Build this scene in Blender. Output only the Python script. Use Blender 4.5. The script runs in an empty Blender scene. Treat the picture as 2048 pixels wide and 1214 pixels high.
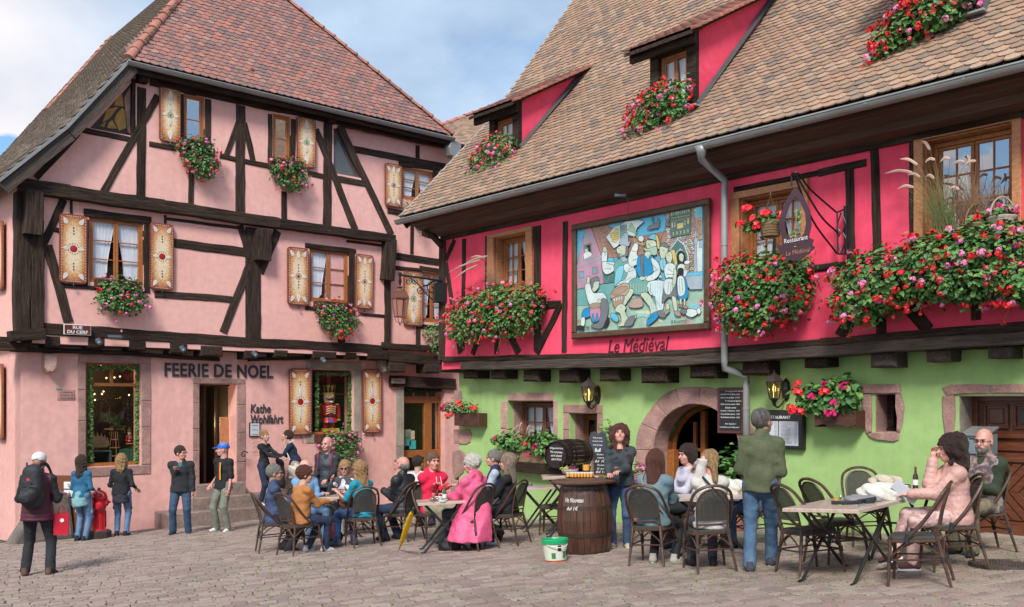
import bpy,math,random
import numpy as np
from mathutils import Vector,Matrix,noise
from mathutils.geometry import tessellate_polygon
random.seed(7);np.random.seed(7)
SC=bpy.context.scene
COL=SC.collection
F=1893.0;HX=1024.0;HY=805.0;EYE=1.6
cd=bpy.data.cameras.new('camera');cam=bpy.data.objects.new('camera',cd);COL.objects.link(cam)
cam.location=(0,0,EYE);cam.rotation_euler=(math.pi/2,0,0)
cd.sensor_width=36;cd.lens=F/2048*36;cd.shift_y=(HY-607)/2048;cd.clip_start=.1;cd.clip_end=2000
SC.camera=cam
SUN_DIR=Vector((-.14,-.74,.70)).normalized()
w=bpy.data.worlds.new('World');SC.world=w;w.use_nodes=True
nt=w.node_tree;nt.nodes.clear();N=nt.nodes.new;L=nt.links.new
out=N('ShaderNodeOutputWorld');mixs=N('ShaderNodeMixShader')
sky=N('ShaderNodeTexSky');sky.sky_type='NISHITA';sky.sun_disc=False
sky.sun_elevation=math.asin(SUN_DIR.z);sky.sun_rotation=math.atan2(SUN_DIR.x,SUN_DIR.y)
b1=N('ShaderNodeBackground');b1.inputs[1].default_value=.1
hs=N('ShaderNodeHueSaturation');hs.inputs['Saturation'].default_value=1.25
L(sky.outputs[0],hs.inputs['Color']);L(hs.outputs[0],b1.inputs[0])
tc=N('ShaderNodeTexCoord');sx=N('ShaderNodeSeparateXYZ');L(tc.outputs['Generated'],sx.inputs[0])
def mth(op,a,b=None):
 m=N('ShaderNodeMath');m.operation=op
 for i,v in enumerate((a,b)):
  if v is None: continue
  if isinstance(v,(int,float)): m.inputs[i].default_value=v
  else: L(v,m.inputs[i])
 return m.outputs[0]
zz=mth('ADD',mth('MAXIMUM',sx.outputs[2],0.0),.35)
cx=N('ShaderNodeCombineXYZ');L(mth('DIVIDE',sx.outputs[0],zz),cx.inputs[0]);L(mth('DIVIDE',sx.outputs[1],zz),cx.inputs[1])
mp=N('ShaderNodeMapping');mp.inputs['Location'].default_value=(3.1,1.7,0);L(cx.outputs[0],mp.inputs[0])
n1=N('ShaderNodeTexNoise');n1.inputs['Scale'].default_value=1.5;n1.inputs['Detail'].default_value=7;n1.inputs['Roughness'].default_value=.52;n1.inputs['Distortion'].default_value=.25
L(mp.outputs[0],n1.inputs['Vector'])
n2=N('ShaderNodeTexNoise');n2.inputs['Scale'].default_value=2.6;n2.inputs['Detail'].default_value=6;n2.inputs['Roughness'].default_value=.55
L(mp.outputs[0],n2.inputs['Vector'])
edge=mth('MULTIPLY',mth('SUBTRACT',mth('MULTIPLY',sx.outputs[0],-1.0),.33),2.2)
edge=mth('MAXIMUM',mth('MINIMUM',edge,.34),0.0);low=mth('MAXIMUM',mth('MINIMUM',mth('MULTIPLY',mth('SUBTRACT',.34,sx.outputs[2]),3.0),.5),0.0)
cov=N('ShaderNodeMapRange');cov.inputs[1].default_value=.30;cov.inputs[2].default_value=.40
zn_=mth('ADD',sx.outputs[2],mth('MULTIPLY',mth('SUBTRACT',n1.outputs[0],.5),.10));cl=lambda v: mth('MAXIMUM',mth('MINIMUM',v,1.0),0.0)
band=mth('MULTIPLY',mth('MULTIPLY',cl(mth('MULTIPLY',mth('SUBTRACT',zn_,.205),50.0)),cl(mth('MULTIPLY',mth('SUBTRACT',.262,zn_),60.0))),cl(mth('MULTIPLY',mth('SUBTRACT',mth('MULTIPLY',sx.outputs[0],-1.0),.385),22.0)))
L(mth('SUBTRACT',n1.outputs[0],mth('MULTIPLY',band,.45)),cov.inputs[0])
cr=N('ShaderNodeValToRGB');e=cr.color_ramp.elements
e[0].position=.34;e[0].color=(.185,.262,.375,1);e[1].position=.66;e[1].color=(.345,.43,.54,1)
L(n2.outputs[0],cr.inputs[0])
lit=N('ShaderNodeMix');lit.data_type='RGBA';L(mth('MULTIPLY',mth('MINIMUM',mth('MULTIPLY',edge,4.0),1.0),mth('MINIMUM',mth('MULTIPLY',n2.outputs[0],1.3),1.0)),lit.inputs[0])
L(cr.outputs[0],lit.inputs[6]);lit.inputs[7].default_value=(.60,.55,.535,1)
b2=N('ShaderNodeBackground');b2.inputs[1].default_value=1.0;L(lit.outputs[2],b2.inputs[0])
L(cov.outputs[0],mixs.inputs[0]);L(b1.outputs[0],mixs.inputs[1]);L(b2.outputs[0],mixs.inputs[2]);L(mixs.outputs[0],out.inputs[0])
sl=bpy.data.lights.new('sun','SUN');sl.energy=2.1;sl.angle=math.radians(15);sl.color=(1,.96,.9)
so=bpy.data.objects.new('sun',sl);COL.objects.link(so);so.rotation_euler=(-SUN_DIR).to_track_quat('-Z','Y').to_euler()
SC.view_settings.view_transform='Standard';SC.view_settings.look='None';SC.view_settings.gamma=1
SC.view_settings.exposure=0.93
SC.render.engine='CYCLES';SC.cycles.max_bounces=6;SC.cycles.transparent_max_bounces=12
WM={}
I4=Matrix.Identity(4)
def _put(o,Mw,parent):
 if parent is not None:
  o.parent=parent;o.matrix_basis=WM[parent.name].inverted() @ Mw
 else: o.matrix_basis=Mw
 WM[o.name]=Mw.copy()
def thing(name,label,cat,Mw,group=None):
 if not isinstance(Mw,Matrix): Mw=Matrix.Translation(Vector(Mw))
 o=bpy.data.objects.new(name,None);o.empty_display_size=.1;COL.objects.link(o);_put(o,Mw,None)
 return tag(o,label,cat,group)
def tag(o,label=None,cat=None,group=None,kind=None):
 if label: o['label']=label
 if cat: o['category']=cat
 if group: o['group']=group
 if kind: o['kind']=kind
 return o
def mesh_of(name,V,Fc,mats,fm=None,rnd=None,smooth=False):
 me=bpy.data.meshes.new(name);me.from_pydata([tuple(v) for v in V],[],Fc)
 for m in (mats if isinstance(mats,(list,tuple)) else [mats]): me.materials.append(m)
 if fm is not None: me.polygons.foreach_set('material_index',np.asarray(fm,dtype=np.int32))
 if smooth: me.polygons.foreach_set('use_smooth',np.ones(len(me.polygons),dtype=bool))
 if rnd is not None:
  a=me.attributes.new('rnd','FLOAT','FACE');a.data.foreach_set('value',np.asarray(rnd,dtype=np.float32))
 me.update();return me
def mk(name,V,Fc,mats,parent=None,Mw=None,fm=None,rnd=None,smooth=False):
 V=np.asarray([tuple(v) for v in V],dtype=float).reshape(-1,3)
 if Mw is None:
  c=(V.min(0)+V.max(0))/2;V=V-c;Mw=Matrix.Translation(Vector(c))
 o=bpy.data.objects.new(name,mesh_of(name,V,Fc,mats,fm,rnd,smooth));COL.objects.link(o);_put(o,Mw,parent)
 return o
def inst(name,me,Mw,parent=None):
 o=bpy.data.objects.new(name,me);COL.objects.link(o);_put(o,Mw,parent);return o
def copy_tree(o,Mw,parent=None,label=None,top=True):
 c=o.copy();COL.objects.link(c);_put(c,Mw,parent)
 if label: c['label']=label
 for ch in list(o.children):
  copy_tree(ch,Mw @ WM[o.name].inverted() @ WM[ch.name],c,None,False)
 return c
class MB:
 def __init__(s): s.V=[];s.F=[];s.m=[];s.r=[];s.mi=0;s.rv=.5;s.T=None
 def add(s,V,Fc):
  b=len(s.V)
  if s.T is not None: V=[s.T @ Vector(v) for v in V]
  s.V +=[tuple(v) for v in V];s.F +=[tuple(i+b for i in f) for f in Fc]
  s.m +=[s.mi]*len(Fc);s.r +=[s.rv]*len(Fc);return s
 def box(s,x0,x1,y0,y1,z0,z1,c=0):
  if c > 0:
   V=[]
   for (z,i) in ((z0,0),(z1-c,0),(z1,c)):
    V +=[(x0+i,y0+i,z),(x1-i,y0+i,z),(x1-i,y1-i,z),(x0+i,y1-i,z)]
   Fc=[(3,2,1,0),(8,9,10,11)]
   for k in (0,4):
    for j in range(4): Fc.append((k+j,k+(j+1) % 4,k+4+(j+1) % 4,k+4+j))
   return s.add(V,Fc)
  V=[(x,y,z) for z in (z0,z1) for (x,y) in ((x0,y0),(x1,y0),(x1,y1),(x0,y1))]
  return s.add(V,[(3,2,1,0),(4,5,6,7),(0,1,5,4),(1,2,6,5),(2,3,7,6),(3,0,4,7)])
 def prism(s,poly,z0,z1,inset=0,back=True):
  n=len(poly);c=Vector((sum(p[0] for p in poly)/n,sum(p[1] for p in poly)/n))
  area=sum(poly[i][0]*poly[(i+1) % n][1]-poly[(i+1) % n][0]*poly[i][1] for i in range(n))
  if area < 0: poly=poly[::-1]
  V=[(p[0],p[1],z0) for p in poly]+[(p[0],p[1],z1-inset) for p in poly]
  Fc=[(i,(i+1) % n,n+(i+1) % n,n+i) for i in range(n)]
  if back: Fc.append(tuple(range(n))[::-1])
  if inset:
   V +=[(c[0]+(p[0]-c[0])*(1-inset/max(.001,(Vector(p)-c).length)),c[1]+(p[1]-c[1])*(1-inset/max(.001,(Vector(p)-c).length)),z1) for p in poly]
   Fc +=[(n+i,n+(i+1) % n,2*n+(i+1) % n,2*n+i) for i in range(n)];Fc.append(tuple(range(2*n,3*n)))
  else: Fc.append(tuple(range(n,2*n)))
  return s.add(V,Fc)
 def tube(s,P,r,n=8,close=False,caps=True,flat=1.0,up=None):
  P=[Vector(p) for p in P];m=len(P);R=r if isinstance(r,(list,tuple)) else [r]*m
  V=[];prev=None
  for i,p in enumerate(P):
   if close: t=P[(i+1) % m]-P[i-1]
   else: t=P[min(i+1,m-1)]-P[max(i-1,0)]
   t.normalize()
   if prev is None:
    a=Vector(up) if up else (Vector((0,0,1)) if abs(t.z) < .9 else Vector((1,0,0)))
   else: a=prev
   b=(a-t*a.dot(t)).normalized();prev=b;c=t.cross(b)
   for k in range(n):
    q=2*math.pi*k/n;V.append(p+b*math.cos(q)*R[i]+c*math.sin(q)*R[i]*flat)
  Fc=[]
  for i in range(m if close else m-1):
   j=(i+1) % m
   for k in range(n): Fc.append((i*n+k,i*n+(k+1) % n,j*n+(k+1) % n,j*n+k))
  if caps and not close: Fc.append(tuple(range(n))[::-1]);Fc.append(tuple(range((m-1)*n,m*n)))
  return s.add(V,Fc)
 def lathe(s,prof,n=20,c=(0,0,0),axis='z',caps=True,a0=0,squash=1):
  V=[]
  for (r,h) in prof:
   for k in range(n):
    q=2*math.pi*k/n+a0;x,y=r*math.cos(q),r*math.sin(q)*squash
    V.append((c[0]+x,c[1]+y,c[2]+h) if axis =='z' else (c[0]+h,c[1]+x,c[2]+y) if axis =='x' else (c[0]+y,c[1]+h,c[2]+x))
  m=len(prof);Fc=[(i*n+k,i*n+(k+1) % n,(i+1)*n+(k+1) % n,(i+1)*n+k) for i in range(m-1) for k in range(n)]
  if caps: Fc.append(tuple(range(n))[::-1]);Fc.append(tuple(range((m-1)*n,m*n)))
  return s.add(V,Fc)
 def obj(s,name,mats,parent=None,Mw=None,smooth=False):
  return mk(name,s.V,s.F,mats,parent,Mw,s.m,s.r,smooth)
 def mesh(s,name,mats,smooth=False): return mesh_of(name,s.V,s.F,mats,s.m,s.r,smooth)
def bez(P,n=12):
 """Catmull-Rom through the points"""
 P=[Vector(p) for p in P];out=[]
 Q=[P[0]*2-P[1]]+P+[P[-1]*2-P[-2]]
 for i in range(1,len(Q)-2):
  for k in range(n):
   t=k/n;a,b,c,d=Q[i-1],Q[i],Q[i+1],Q[i+2]
   out.append(.5*((2*b)+(c-a)*t+(2*a-5*b+4*c-d)*t*t+(3*b-a-3*c+d)*t**3))
 out.append(P[-1]);return out
def gz(x,y): return .057*x-.036*y
GN=Vector((-.057,.036,1)).normalized()
def G(px,py,h=0.0):
 """point of the sloping square (raised by h) that a sight line meets"""
 a=(px-HX)/F;t=-(py-HY)/F;Y=(h-EYE)/(t-(.057*a-.036));return Vector((a*Y,Y,gz(a*Y,Y)+h))
class Wall:
 def __init__(s,O,u):
  s.O=Vector((O[0],O[1],0));s.u=Vector((u[0],u[1],0)).normalized();s.n=Vector((s.u.y,-s.u.x,0))
  s.R=Matrix(((s.u.x,0,s.n.x),(s.u.y,0,s.n.y),(0,1,0))).to_4x4()
 def at(s,px,py,d=0.0):
  r=Vector(((px-HX)/F,1,(HY-py)/F));O=s.O+s.n*d
  t=O.dot(s.n)/r.dot(s.n);p=r*t
  return ((p-s.O).dot(s.u),EYE+p.z)
 def W(s,a,z,d=0.0): return s.O+s.u*a+s.n*d+Vector((0,0,z))
 def M(s,a,z,d=0.0,ang=0.0): return Matrix.Translation(s.W(a,z,d)) @ s.R @ Matrix.Rotation(ang,4,'Z')
 def depth(s,a,d=0.0): return s.W(a,0,d).y
 def rect(s,x0,y0,x1,y1,d=0.0):
  """rectangle from the left edge, right edge and the heights at its middle column"""
  xm=(x0+x1)/2;a0=s.at(x0,y0,d)[0];a1=s.at(x1,y0,d)[0]
  z1=s.at(xm,y0,d)[1];z0=s.at(xm,y1,d)[1];return (a0,z0,a1,z1)
 def hit_s(s,px,py,a):
  """sight line with the cross plane at distance a along the wall -> (d, z)"""
  r=Vector(((px-HX)/F,1,(HY-py)/F));p0=s.O+s.u*a;t=p0.dot(s.u)/r.dot(s.u);p=r*t
  return ((p-s.O).dot(s.n),EYE+p.z)
def xy(px,Y): return (px-HX)/F*Y
PW=Wall((xy(430,22),22),(.749,.662))
RW=Wall((5.77-.884*(13.6-11.8),13.6),(.662,-.749))
MATS={}
def nd(nt,t,**k):
 n=nt.nodes.new(t)
 for a,b in k.items(): setattr(n,a,b)
 return n
def mat(name,col,rough=.7,col2=None,scale=3.0,stretch=(1,1,1),lo=.35,hi=.65,bump=0.0,bscale=25.0,bstretch=None,rnd=None,orand=0.0,metal=0.0,spec=.5,det=5,fine=0.0,bdist=.01,sheen=0,emit=None,es=1.0,streak=0.0,coat=0.0,sss=0.0):
 if name in MATS: return MATS[name]
 m=bpy.data.materials.new(name);m.use_nodes=True;t=m.node_tree;l=t.links.new
 p=t.nodes['Principled BSDF'];p.inputs['Roughness'].default_value=rough;p.inputs['Metallic'].default_value=metal
 p.inputs['Specular IOR Level'].default_value=spec;p.inputs['Coat Weight'].default_value=coat
 if sheen: p.inputs['Sheen Weight'].default_value=sheen
 if sss: p.inputs['Subsurface Weight'].default_value=sss;p.inputs['Subsurface Radius'].default_value=(.02,.008,.004)
 c4=lambda c: (c[0],c[1],c[2],1)
 tcn=nd(t,'ShaderNodeTexCoord');mpn=nd(t,'ShaderNodeMapping');mpn.inputs['Scale'].default_value=stretch
 l(tcn.outputs['Object'],mpn.inputs[0])
 oi=nd(t,'ShaderNodeObjectInfo');vm=nd(t,'ShaderNodeVectorMath',operation='MULTIPLY_ADD')
 cmb=nd(t,'ShaderNodeCombineXYZ')
 for i in range(3): l(oi.outputs['Random'],cmb.inputs[i])
 l(cmb.outputs[0],vm.inputs[0]);vm.inputs[1].default_value=(37,17,23);l(mpn.outputs[0],vm.inputs[2]);vec=vm.outputs[0]
 src=None
 if col2 is None: col2=tuple(c*.8 for c in col)
 nz=nd(t,'ShaderNodeTexNoise');nz.inputs['Scale'].default_value=scale;nz.inputs['Detail'].default_value=det;nz.inputs['Roughness'].default_value=.6
 l(vec,nz.inputs['Vector'])
 mr=nd(t,'ShaderNodeMapRange');mr.inputs[1].default_value=lo;mr.inputs[2].default_value=hi;l(nz.outputs[0],mr.inputs[0])
 mx=nd(t,'ShaderNodeMix',data_type='RGBA');l(mr.outputs[0],mx.inputs[0]);mx.inputs[6].default_value=c4(col);mx.inputs[7].default_value=c4(col2)
 cur=mx.outputs[2]
 if rnd:
  at=nd(t,'ShaderNodeAttribute',attribute_name='rnd');rp=nd(t,'ShaderNodeValToRGB');es_=rp.color_ramp.elements
  rp.color_ramp.interpolation='CONSTANT'
  k=len(rnd)
  for i,c in enumerate(rnd):
   q=es_[i] if i < 2 else es_.new(i/k)
   q.position=i/k;q.color=c4(c)
  l(at.outputs['Fac'],rp.inputs[0])
  m2=nd(t,'ShaderNodeMix',data_type='RGBA');m2.inputs[0].default_value=.72;l(cur,m2.inputs[6]);l(rp.outputs[0],m2.inputs[7]);cur=m2.outputs[2]
 if orand:
  hv=nd(t,'ShaderNodeHueSaturation');mr3=nd(t,'ShaderNodeMapRange');mr3.inputs[3].default_value=1-orand;mr3.inputs[4].default_value=1+orand
  l(oi.outputs['Random'],mr3.inputs[0]);l(mr3.outputs[0],hv.inputs['Value']);l(cur,hv.inputs['Color']);cur=hv.outputs[0]
 if fine:
  n3=nd(t,'ShaderNodeTexNoise');n3.inputs['Scale'].default_value=scale*9;n3.inputs['Detail'].default_value=4;l(vec,n3.inputs['Vector'])
  mr4=nd(t,'ShaderNodeMapRange');mr4.inputs[1].default_value=.3;mr4.inputs[2].default_value=.7;mr4.inputs[3].default_value=1-fine;mr4.inputs[4].default_value=1+fine
  l(n3.outputs[0],mr4.inputs[0]);hv=nd(t,'ShaderNodeHueSaturation');l(mr4.outputs[0],hv.inputs['Value']);l(cur,hv.inputs['Color']);cur=hv.outputs[0]
 if streak:
  ms_=nd(t,'ShaderNodeMapping');ms_.inputs['Scale'].default_value=(5,.45,5);n4=nd(t,'ShaderNodeTexNoise');n4.inputs['Scale'].default_value=1.6;n4.inputs['Detail'].default_value=8;n4.inputs['Roughness'].default_value=.7
  l(tcn.outputs['Object'],ms_.inputs[0]);l(ms_.outputs[0],n4.inputs['Vector']);m5=nd(t,'ShaderNodeMapRange');m5.inputs[1].default_value=.3;m5.inputs[2].default_value=.7;m5.inputs[3].default_value=1-streak;m5.inputs[4].default_value=1+streak
  l(n4.outputs[0],m5.inputs[0]);hv=nd(t,'ShaderNodeHueSaturation');l(m5.outputs[0],hv.inputs['Value']);l(cur,hv.inputs['Color']);cur=hv.outputs[0]
 l(cur,p.inputs['Base Color'])
 if bump:
  mb=nd(t,'ShaderNodeMapping');mb.inputs['Scale'].default_value=bstretch or stretch;l(tcn.outputs['Object'],mb.inputs[0])
  nb=nd(t,'ShaderNodeTexNoise');nb.inputs['Scale'].default_value=bscale;nb.inputs['Detail'].default_value=6;nb.inputs['Roughness'].default_value=.65
  va=nd(t,'ShaderNodeVectorMath',operation='ADD');l(mb.outputs[0],va.inputs[0]);l(cmb.outputs[0],va.inputs[1]);l(va.outputs[0],nb.inputs['Vector'])
  bp=nd(t,'ShaderNodeBump');bp.inputs['Strength'].default_value=bump;bp.inputs['Distance'].default_value=bdist
  l(nb.outputs[0],bp.inputs['Height']);l(bp.outputs[0],p.inputs['Normal'])
 if emit: p.inputs['Emission Color'].default_value=c4(emit);p.inputs['Emission Strength'].default_value=es
 MATS[name]=m;return m
def glass(name='window_glass',tint=(.95,.96,.97),rough=.03,base=.05):
 if name in MATS: return MATS[name]
 m=bpy.data.materials.new(name);m.use_nodes=True;t=m.node_tree;t.nodes.clear();l=t.links.new
 o=nd(t,'ShaderNodeOutputMaterial');mx=nd(t,'ShaderNodeMixShader');tr=nd(t,'ShaderNodeBsdfTransparent');gl=nd(t,'ShaderNodeBsdfGlossy')
 tr.inputs[0].default_value=(tint[0],tint[1],tint[2],1);gl.inputs['Roughness'].default_value=rough
 lw0=nd(t,'ShaderNodeLayerWeight');lw0.inputs[0].default_value=.5;lw=nd(t,'ShaderNodeMath',operation='POWER');l(lw0.outputs['Facing'],lw.inputs[0]);lw.inputs[1].default_value=3.5
 tcn=nd(t,'ShaderNodeTexCoord');nz=nd(t,'ShaderNodeTexNoise');nz.inputs['Scale'].default_value=2.2;bp=nd(t,'ShaderNodeBump');bp.inputs['Strength'].default_value=.06;bp.inputs['Distance'].default_value=.05
 l(tcn.outputs['Object'],nz.inputs['Vector']);l(nz.outputs[0],bp.inputs['Height']);l(bp.outputs[0],gl.inputs['Normal'])
 ad=nd(t,'ShaderNodeMath',operation='MULTIPLY_ADD');l(lw.outputs[0],ad.inputs[0]);ad.inputs[1].default_value=.8;ad.inputs[2].default_value=base
 ad.use_clamp=True
 l(ad.outputs[0],mx.inputs[0]);l(tr.outputs[0],mx.inputs[1]);l(gl.outputs[0],mx.inputs[2]);l(mx.outputs[0],o.inputs[0])
 MATS[name]=m;return m
WOODG=dict(stretch=(1.2,16,16),scale=1.6,bump=1.0,bscale=2.2,bstretch=(1.5,26,26),bdist=.035)
m_timber=mat('dark_timber',(.080,.052,.038),.8,(.014,.009,.007),orand=.25,fine=.5,spec=.2,lo=.3,hi=.7,**WOODG)
m_timber2=mat('grey_weathered_timber',(.115,.085,.068),.8,(.05,.036,.03),orand=.15,fine=.25,**WOODG)
m_soffit=mat('brown_boards',(.15,.075,.05),.6,(.08,.04,.028),orand=.1,**WOODG)
m_orange=mat('orange_stained_wood',(.43,.155,.036),.45,(.29,.095,.025),orand=.12,stretch=(6,6,1),scale=4,bump=.25,bscale=12,fine=.1)
m_orange2=mat('light_stained_wood',(.58,.27,.12),.5,(.42,.17,.07),orand=.1,stretch=(6,6,1),scale=4,bump=.3,bscale=12,fine=.15)
m_pink=mat('pink_plaster',(.87,.49,.43),.9,(.81,.425,.37),streak=.05,scale=.9,bump=.6,bscale=5,fine=.06,lo=.3,hi=.75,bdist=.012)
m_pinkg=mat('pink_plaster_worn',(.84,.465,.41),.9,(.71,.37,.325),streak=.07,scale=.7,bump=.6,bscale=5,fine=.08,lo=.3,hi=.8,bdist=.012)
m_red=mat('raspberry_plaster',(.91,.085,.165),.8,(.80,.055,.12),streak=.08,scale=.9,bump=.6,bscale=5,fine=.06,bdist=.012)
m_green=mat('green_plaster',(.375,.57,.21),.9,(.30,.465,.16),streak=.06,scale=.8,bump=.55,bscale=4,fine=.05,lo=.3,hi=.8,bdist=.012)
m_stone=mat('red_sandstone',(.43,.255,.215),.9,(.285,.165,.145),scale=4,bump=.8,bscale=18,fine=.22,orand=.12)
m_stone2=mat('buff_sandstone',(.40,.345,.27),.9,(.27,.225,.175),scale=3,bump=.6,bscale=18,fine=.15,orand=.08)
m_pinkstone=mat('pale_pink_sandstone',(.56,.36,.30),.9,(.40,.23,.19),scale=4,bump=.8,bscale=18,fine=.2,orand=.1)
m_step=mat('worn_step_stone',(.30,.215,.185),.9,(.19,.14,.12),scale=4,bump=.8,bscale=18,fine=.25,orand=.12)
m_zinc=mat('zinc',(.34,.35,.34),.45,(.26,.27,.265),scale=2,metal=.25,bump=.1,bscale=8,orand=.06)
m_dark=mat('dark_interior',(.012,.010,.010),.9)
m_iron=mat('black_iron',(.012,.012,.013),.4,spec=.4,orand=.1)
m_glass=glass()
m_glass_d=glass('shop_glass',(.8,.82,.82),.02,.06)
m_curt=mat('white_curtain',(.86,.87,.9),.9,(.66,.70,.78),scale=2.5,stretch=(9,.6,9),bump=.4,bscale=6,bstretch=(9,.6,9))
m_white=mat('white_paint',(.78,.78,.76),.6)
m_gold=mat('gold_paint',(.55,.35,.06),.4,metal=.5)
RT=[(0.388,0.24,0.154),(0.32,0.218,0.149),(0.252,0.18,0.134),(0.427,0.289,0.196),(0.349,0.223,0.144),(0.184,0.158,0.134),(0.407,0.262,0.175),(0.301,0.229,0.165),(0.446,0.316,0.216)]
m_tile_r=mat('buff_clay_tile',(.38,.23,.16),.9,(.25,.16,.125),scale=5,bump=.5,bscale=30,rnd=RT,fine=.18,orand=.06)
PT=[(.40,.165,.125),(.30,.15,.125),(.22,.135,.125),(.46,.18,.13),(.34,.17,.14),(.19,.14,.135),(.42,.22,.18),(.27,.165,.15)]
m_tile_p=mat('pink_clay_tile',(.36,.17,.135),.9,(.21,.13,.115),scale=5,bump=.5,bscale=30,rnd=PT,fine=.2,orand=.06)
GT=[(.25,.205,.17),(.31,.235,.19),(.20,.17,.145),(.26,.225,.17),(.35,.25,.20)]
m_tile_g=mat('mossy_grey_tile',(.28,.235,.19),.95,(.19,.165,.125),scale=4,bump=.5,bscale=30,rnd=GT,fine=.2)
m_ridge=mat('ridge_clay',(.44,.17,.115),.85,(.31,.135,.105),scale=6,bump=.4,bscale=20,orand=.22,fine=.15)
def poly_wall(name,W,d,outer,holes,thick,m,parent,rough=True,part_kind=None):
 """flat wall from an outline with openings, all in (s, z); reveals go back by thick"""
 loops=[[Vector((p[0],p[1],0)) for p in outer]]+[[Vector((p[0],p[1],0)) for p in h] for h in holes]
 tri=tessellate_polygon(loops);P=[v for lp in loops for v in lp]
 V=[(v.x,v.y,0) for v in P];n=len(V);V +=[(v.x,v.y,-thick) for v in P]
 Fc=[]
 for t in tri:
  a,b,c=(P[i] for i in t)
  Fc.append(tuple(t) if (b-a).cross(c-a).z > 0 else tuple(t)[::-1])
 k=0
 for li,lp in enumerate(loops):
  m_=len(lp);ar=sum(lp[i].x*lp[(i+1) % m_].y-lp[(i+1) % m_].x*lp[i].y for i in range(m_))
  for i in range(m_):
   a,b=k+i,k+(i+1) % m_
   f=(a,n+a,n+b,b) if (ar > 0) ==(li ==0) else (b,n+b,n+a,a)
   if li: f=(a,b,n+b,n+a) if ar > 0 else (b,a,n+a,n+b)
   Fc.append(f)
  k +=m_
 return mk(name,V,Fc,m,parent,W.M(0,0,d))
def R4(r): return [(r[0],r[1]),(r[2],r[1]),(r[2],r[3]),(r[0],r[3])]
def beam(W,p0,p1,wpx,d,thick=.10,parent=None,m=None,name='timber_beam',wob=.014):
 """a hewn timber on a wall between two image points of its centre line; d is its back"""
 df=d+thick
 A=Vector(W.at(*p0,df));B=Vector(W.at(*p1,df));v=Vector((p1[0]-p0[0],p1[1]-p0[1])).normalized();q=Vector((-v.y,v.x))*wpx/2
 pm=((p0[0]+p1[0])/2,(p0[1]+p1[1])/2)
 a=Vector(W.at(pm[0]+q.x,pm[1]+q.y,df));b=Vector(W.at(pm[0]-q.x,pm[1]-q.y,df))
 t=(B-A).normalized();nn=Vector((-t.y,t.x));wd=abs((a-b).dot(nn))
 Ln=(B-A).length;ns=max(1,int(Ln/.16));V=[];c=min(.014,wd*.15)
 sd=random.random()*50
 for i in range(ns+1):
  x=Ln*i/ns;o=noise.noise(Vector((x*1.3,sd,0)))*wob;w2=wd/2*(1+noise.noise(Vector((x*3,sd+9,0)))*.16);tz=noise.noise(Vector((x*2,sd,5)))*.004
  w3=wd/2*(1+noise.noise(Vector((x*3,sd+19,0)))*.16)
  V +=[(x,o-w3,0),(x,o-w3,thick-c),(x,o-w3+c,thick+tz),(x,o+w2-c,thick+tz),(x,o+w2,thick-c),(x,o+w2,0)]
 Fc=[]
 for i in range(ns):
  for k in range(5): Fc.append((i*6+k,(i+1)*6+k,(i+1)*6+k+1,i*6+k+1))
 Fc +=[(0,1,2,3,4,5),tuple(range(ns*6,ns*6+6))[::-1]]
 Fc=[f[::-1] for f in Fc]
 ang=math.atan2(t.y,t.x)
 return mk(name,V,Fc,m or m_timber,parent,W.M(A.x,A.y,d,ang))
def joist(W,x0,y0,x1,y1,d,out_,parent,m=None):
 """square timber end sticking out of the wall"""
 r=W.rect(x0,y0,x1,y1,d+out_);b=MB();c=.03
 b.box(r[0],r[2],r[1],r[3],0,out_,c)
 V=[(x+noise.noise(Vector((x*7,y*7,z*7)))*.012,y+noise.noise(Vector((y*7,x*7,3)))*.012,z) for x,y,z in b.V];b.V=V
 cx_,cy_=(r[0]+r[2])/2,(r[1]+r[3])/2
 b.V=[(z,x-cx_,y-cy_) for x,y,z in b.V]
 Mw=Matrix.Translation(W.W(cx_,cy_,d)) @ Matrix((( W.n.x,W.u.x,0),(W.n.y,W.u.y,0),(0,0,1))).to_4x4()
 return b.obj('joist_end',m or m_timber,parent,Mw)
def curtain(W,r,d,parent,style=0):
 s0,z0,s1,z1=r;b=MB();n=14;m_=8;h=z1-z0
 V=[]
 for i in range(m_+1):
  v=i/m_
  for k in range(n+1):
   u=k/n
   if style ==1: ww=(s1-s0)*(1-.30*math.sin(v*math.pi*.5)**1.5);x=s0+u*ww
   elif style ==2: ww=(s1-s0)*(1-.30*math.sin(v*math.pi*.5)**1.5);x=s1-(1-u)*ww
   else: x=s0+u*(s1-s0)
   bot=z0+h*(.12 if style else .0)+(.10*h*math.sin(u*math.pi) if style else .015*math.sin(u*25))*(-1 if style else 1)
   V.append((x,z1+(bot-z1)*v,.012*math.sin(u*38+v*2)+.006*math.sin(u*90)))
 Fc=[(i*(n+1)+k,(i+1)*(n+1)+k,(i+1)*(n+1)+k+1,i*(n+1)+k+1) for i in range(m_) for k in range(n)]
 return mk('curtain',V,Fc,m_curt,parent,W.M(0,0,d),smooth=True)
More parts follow.
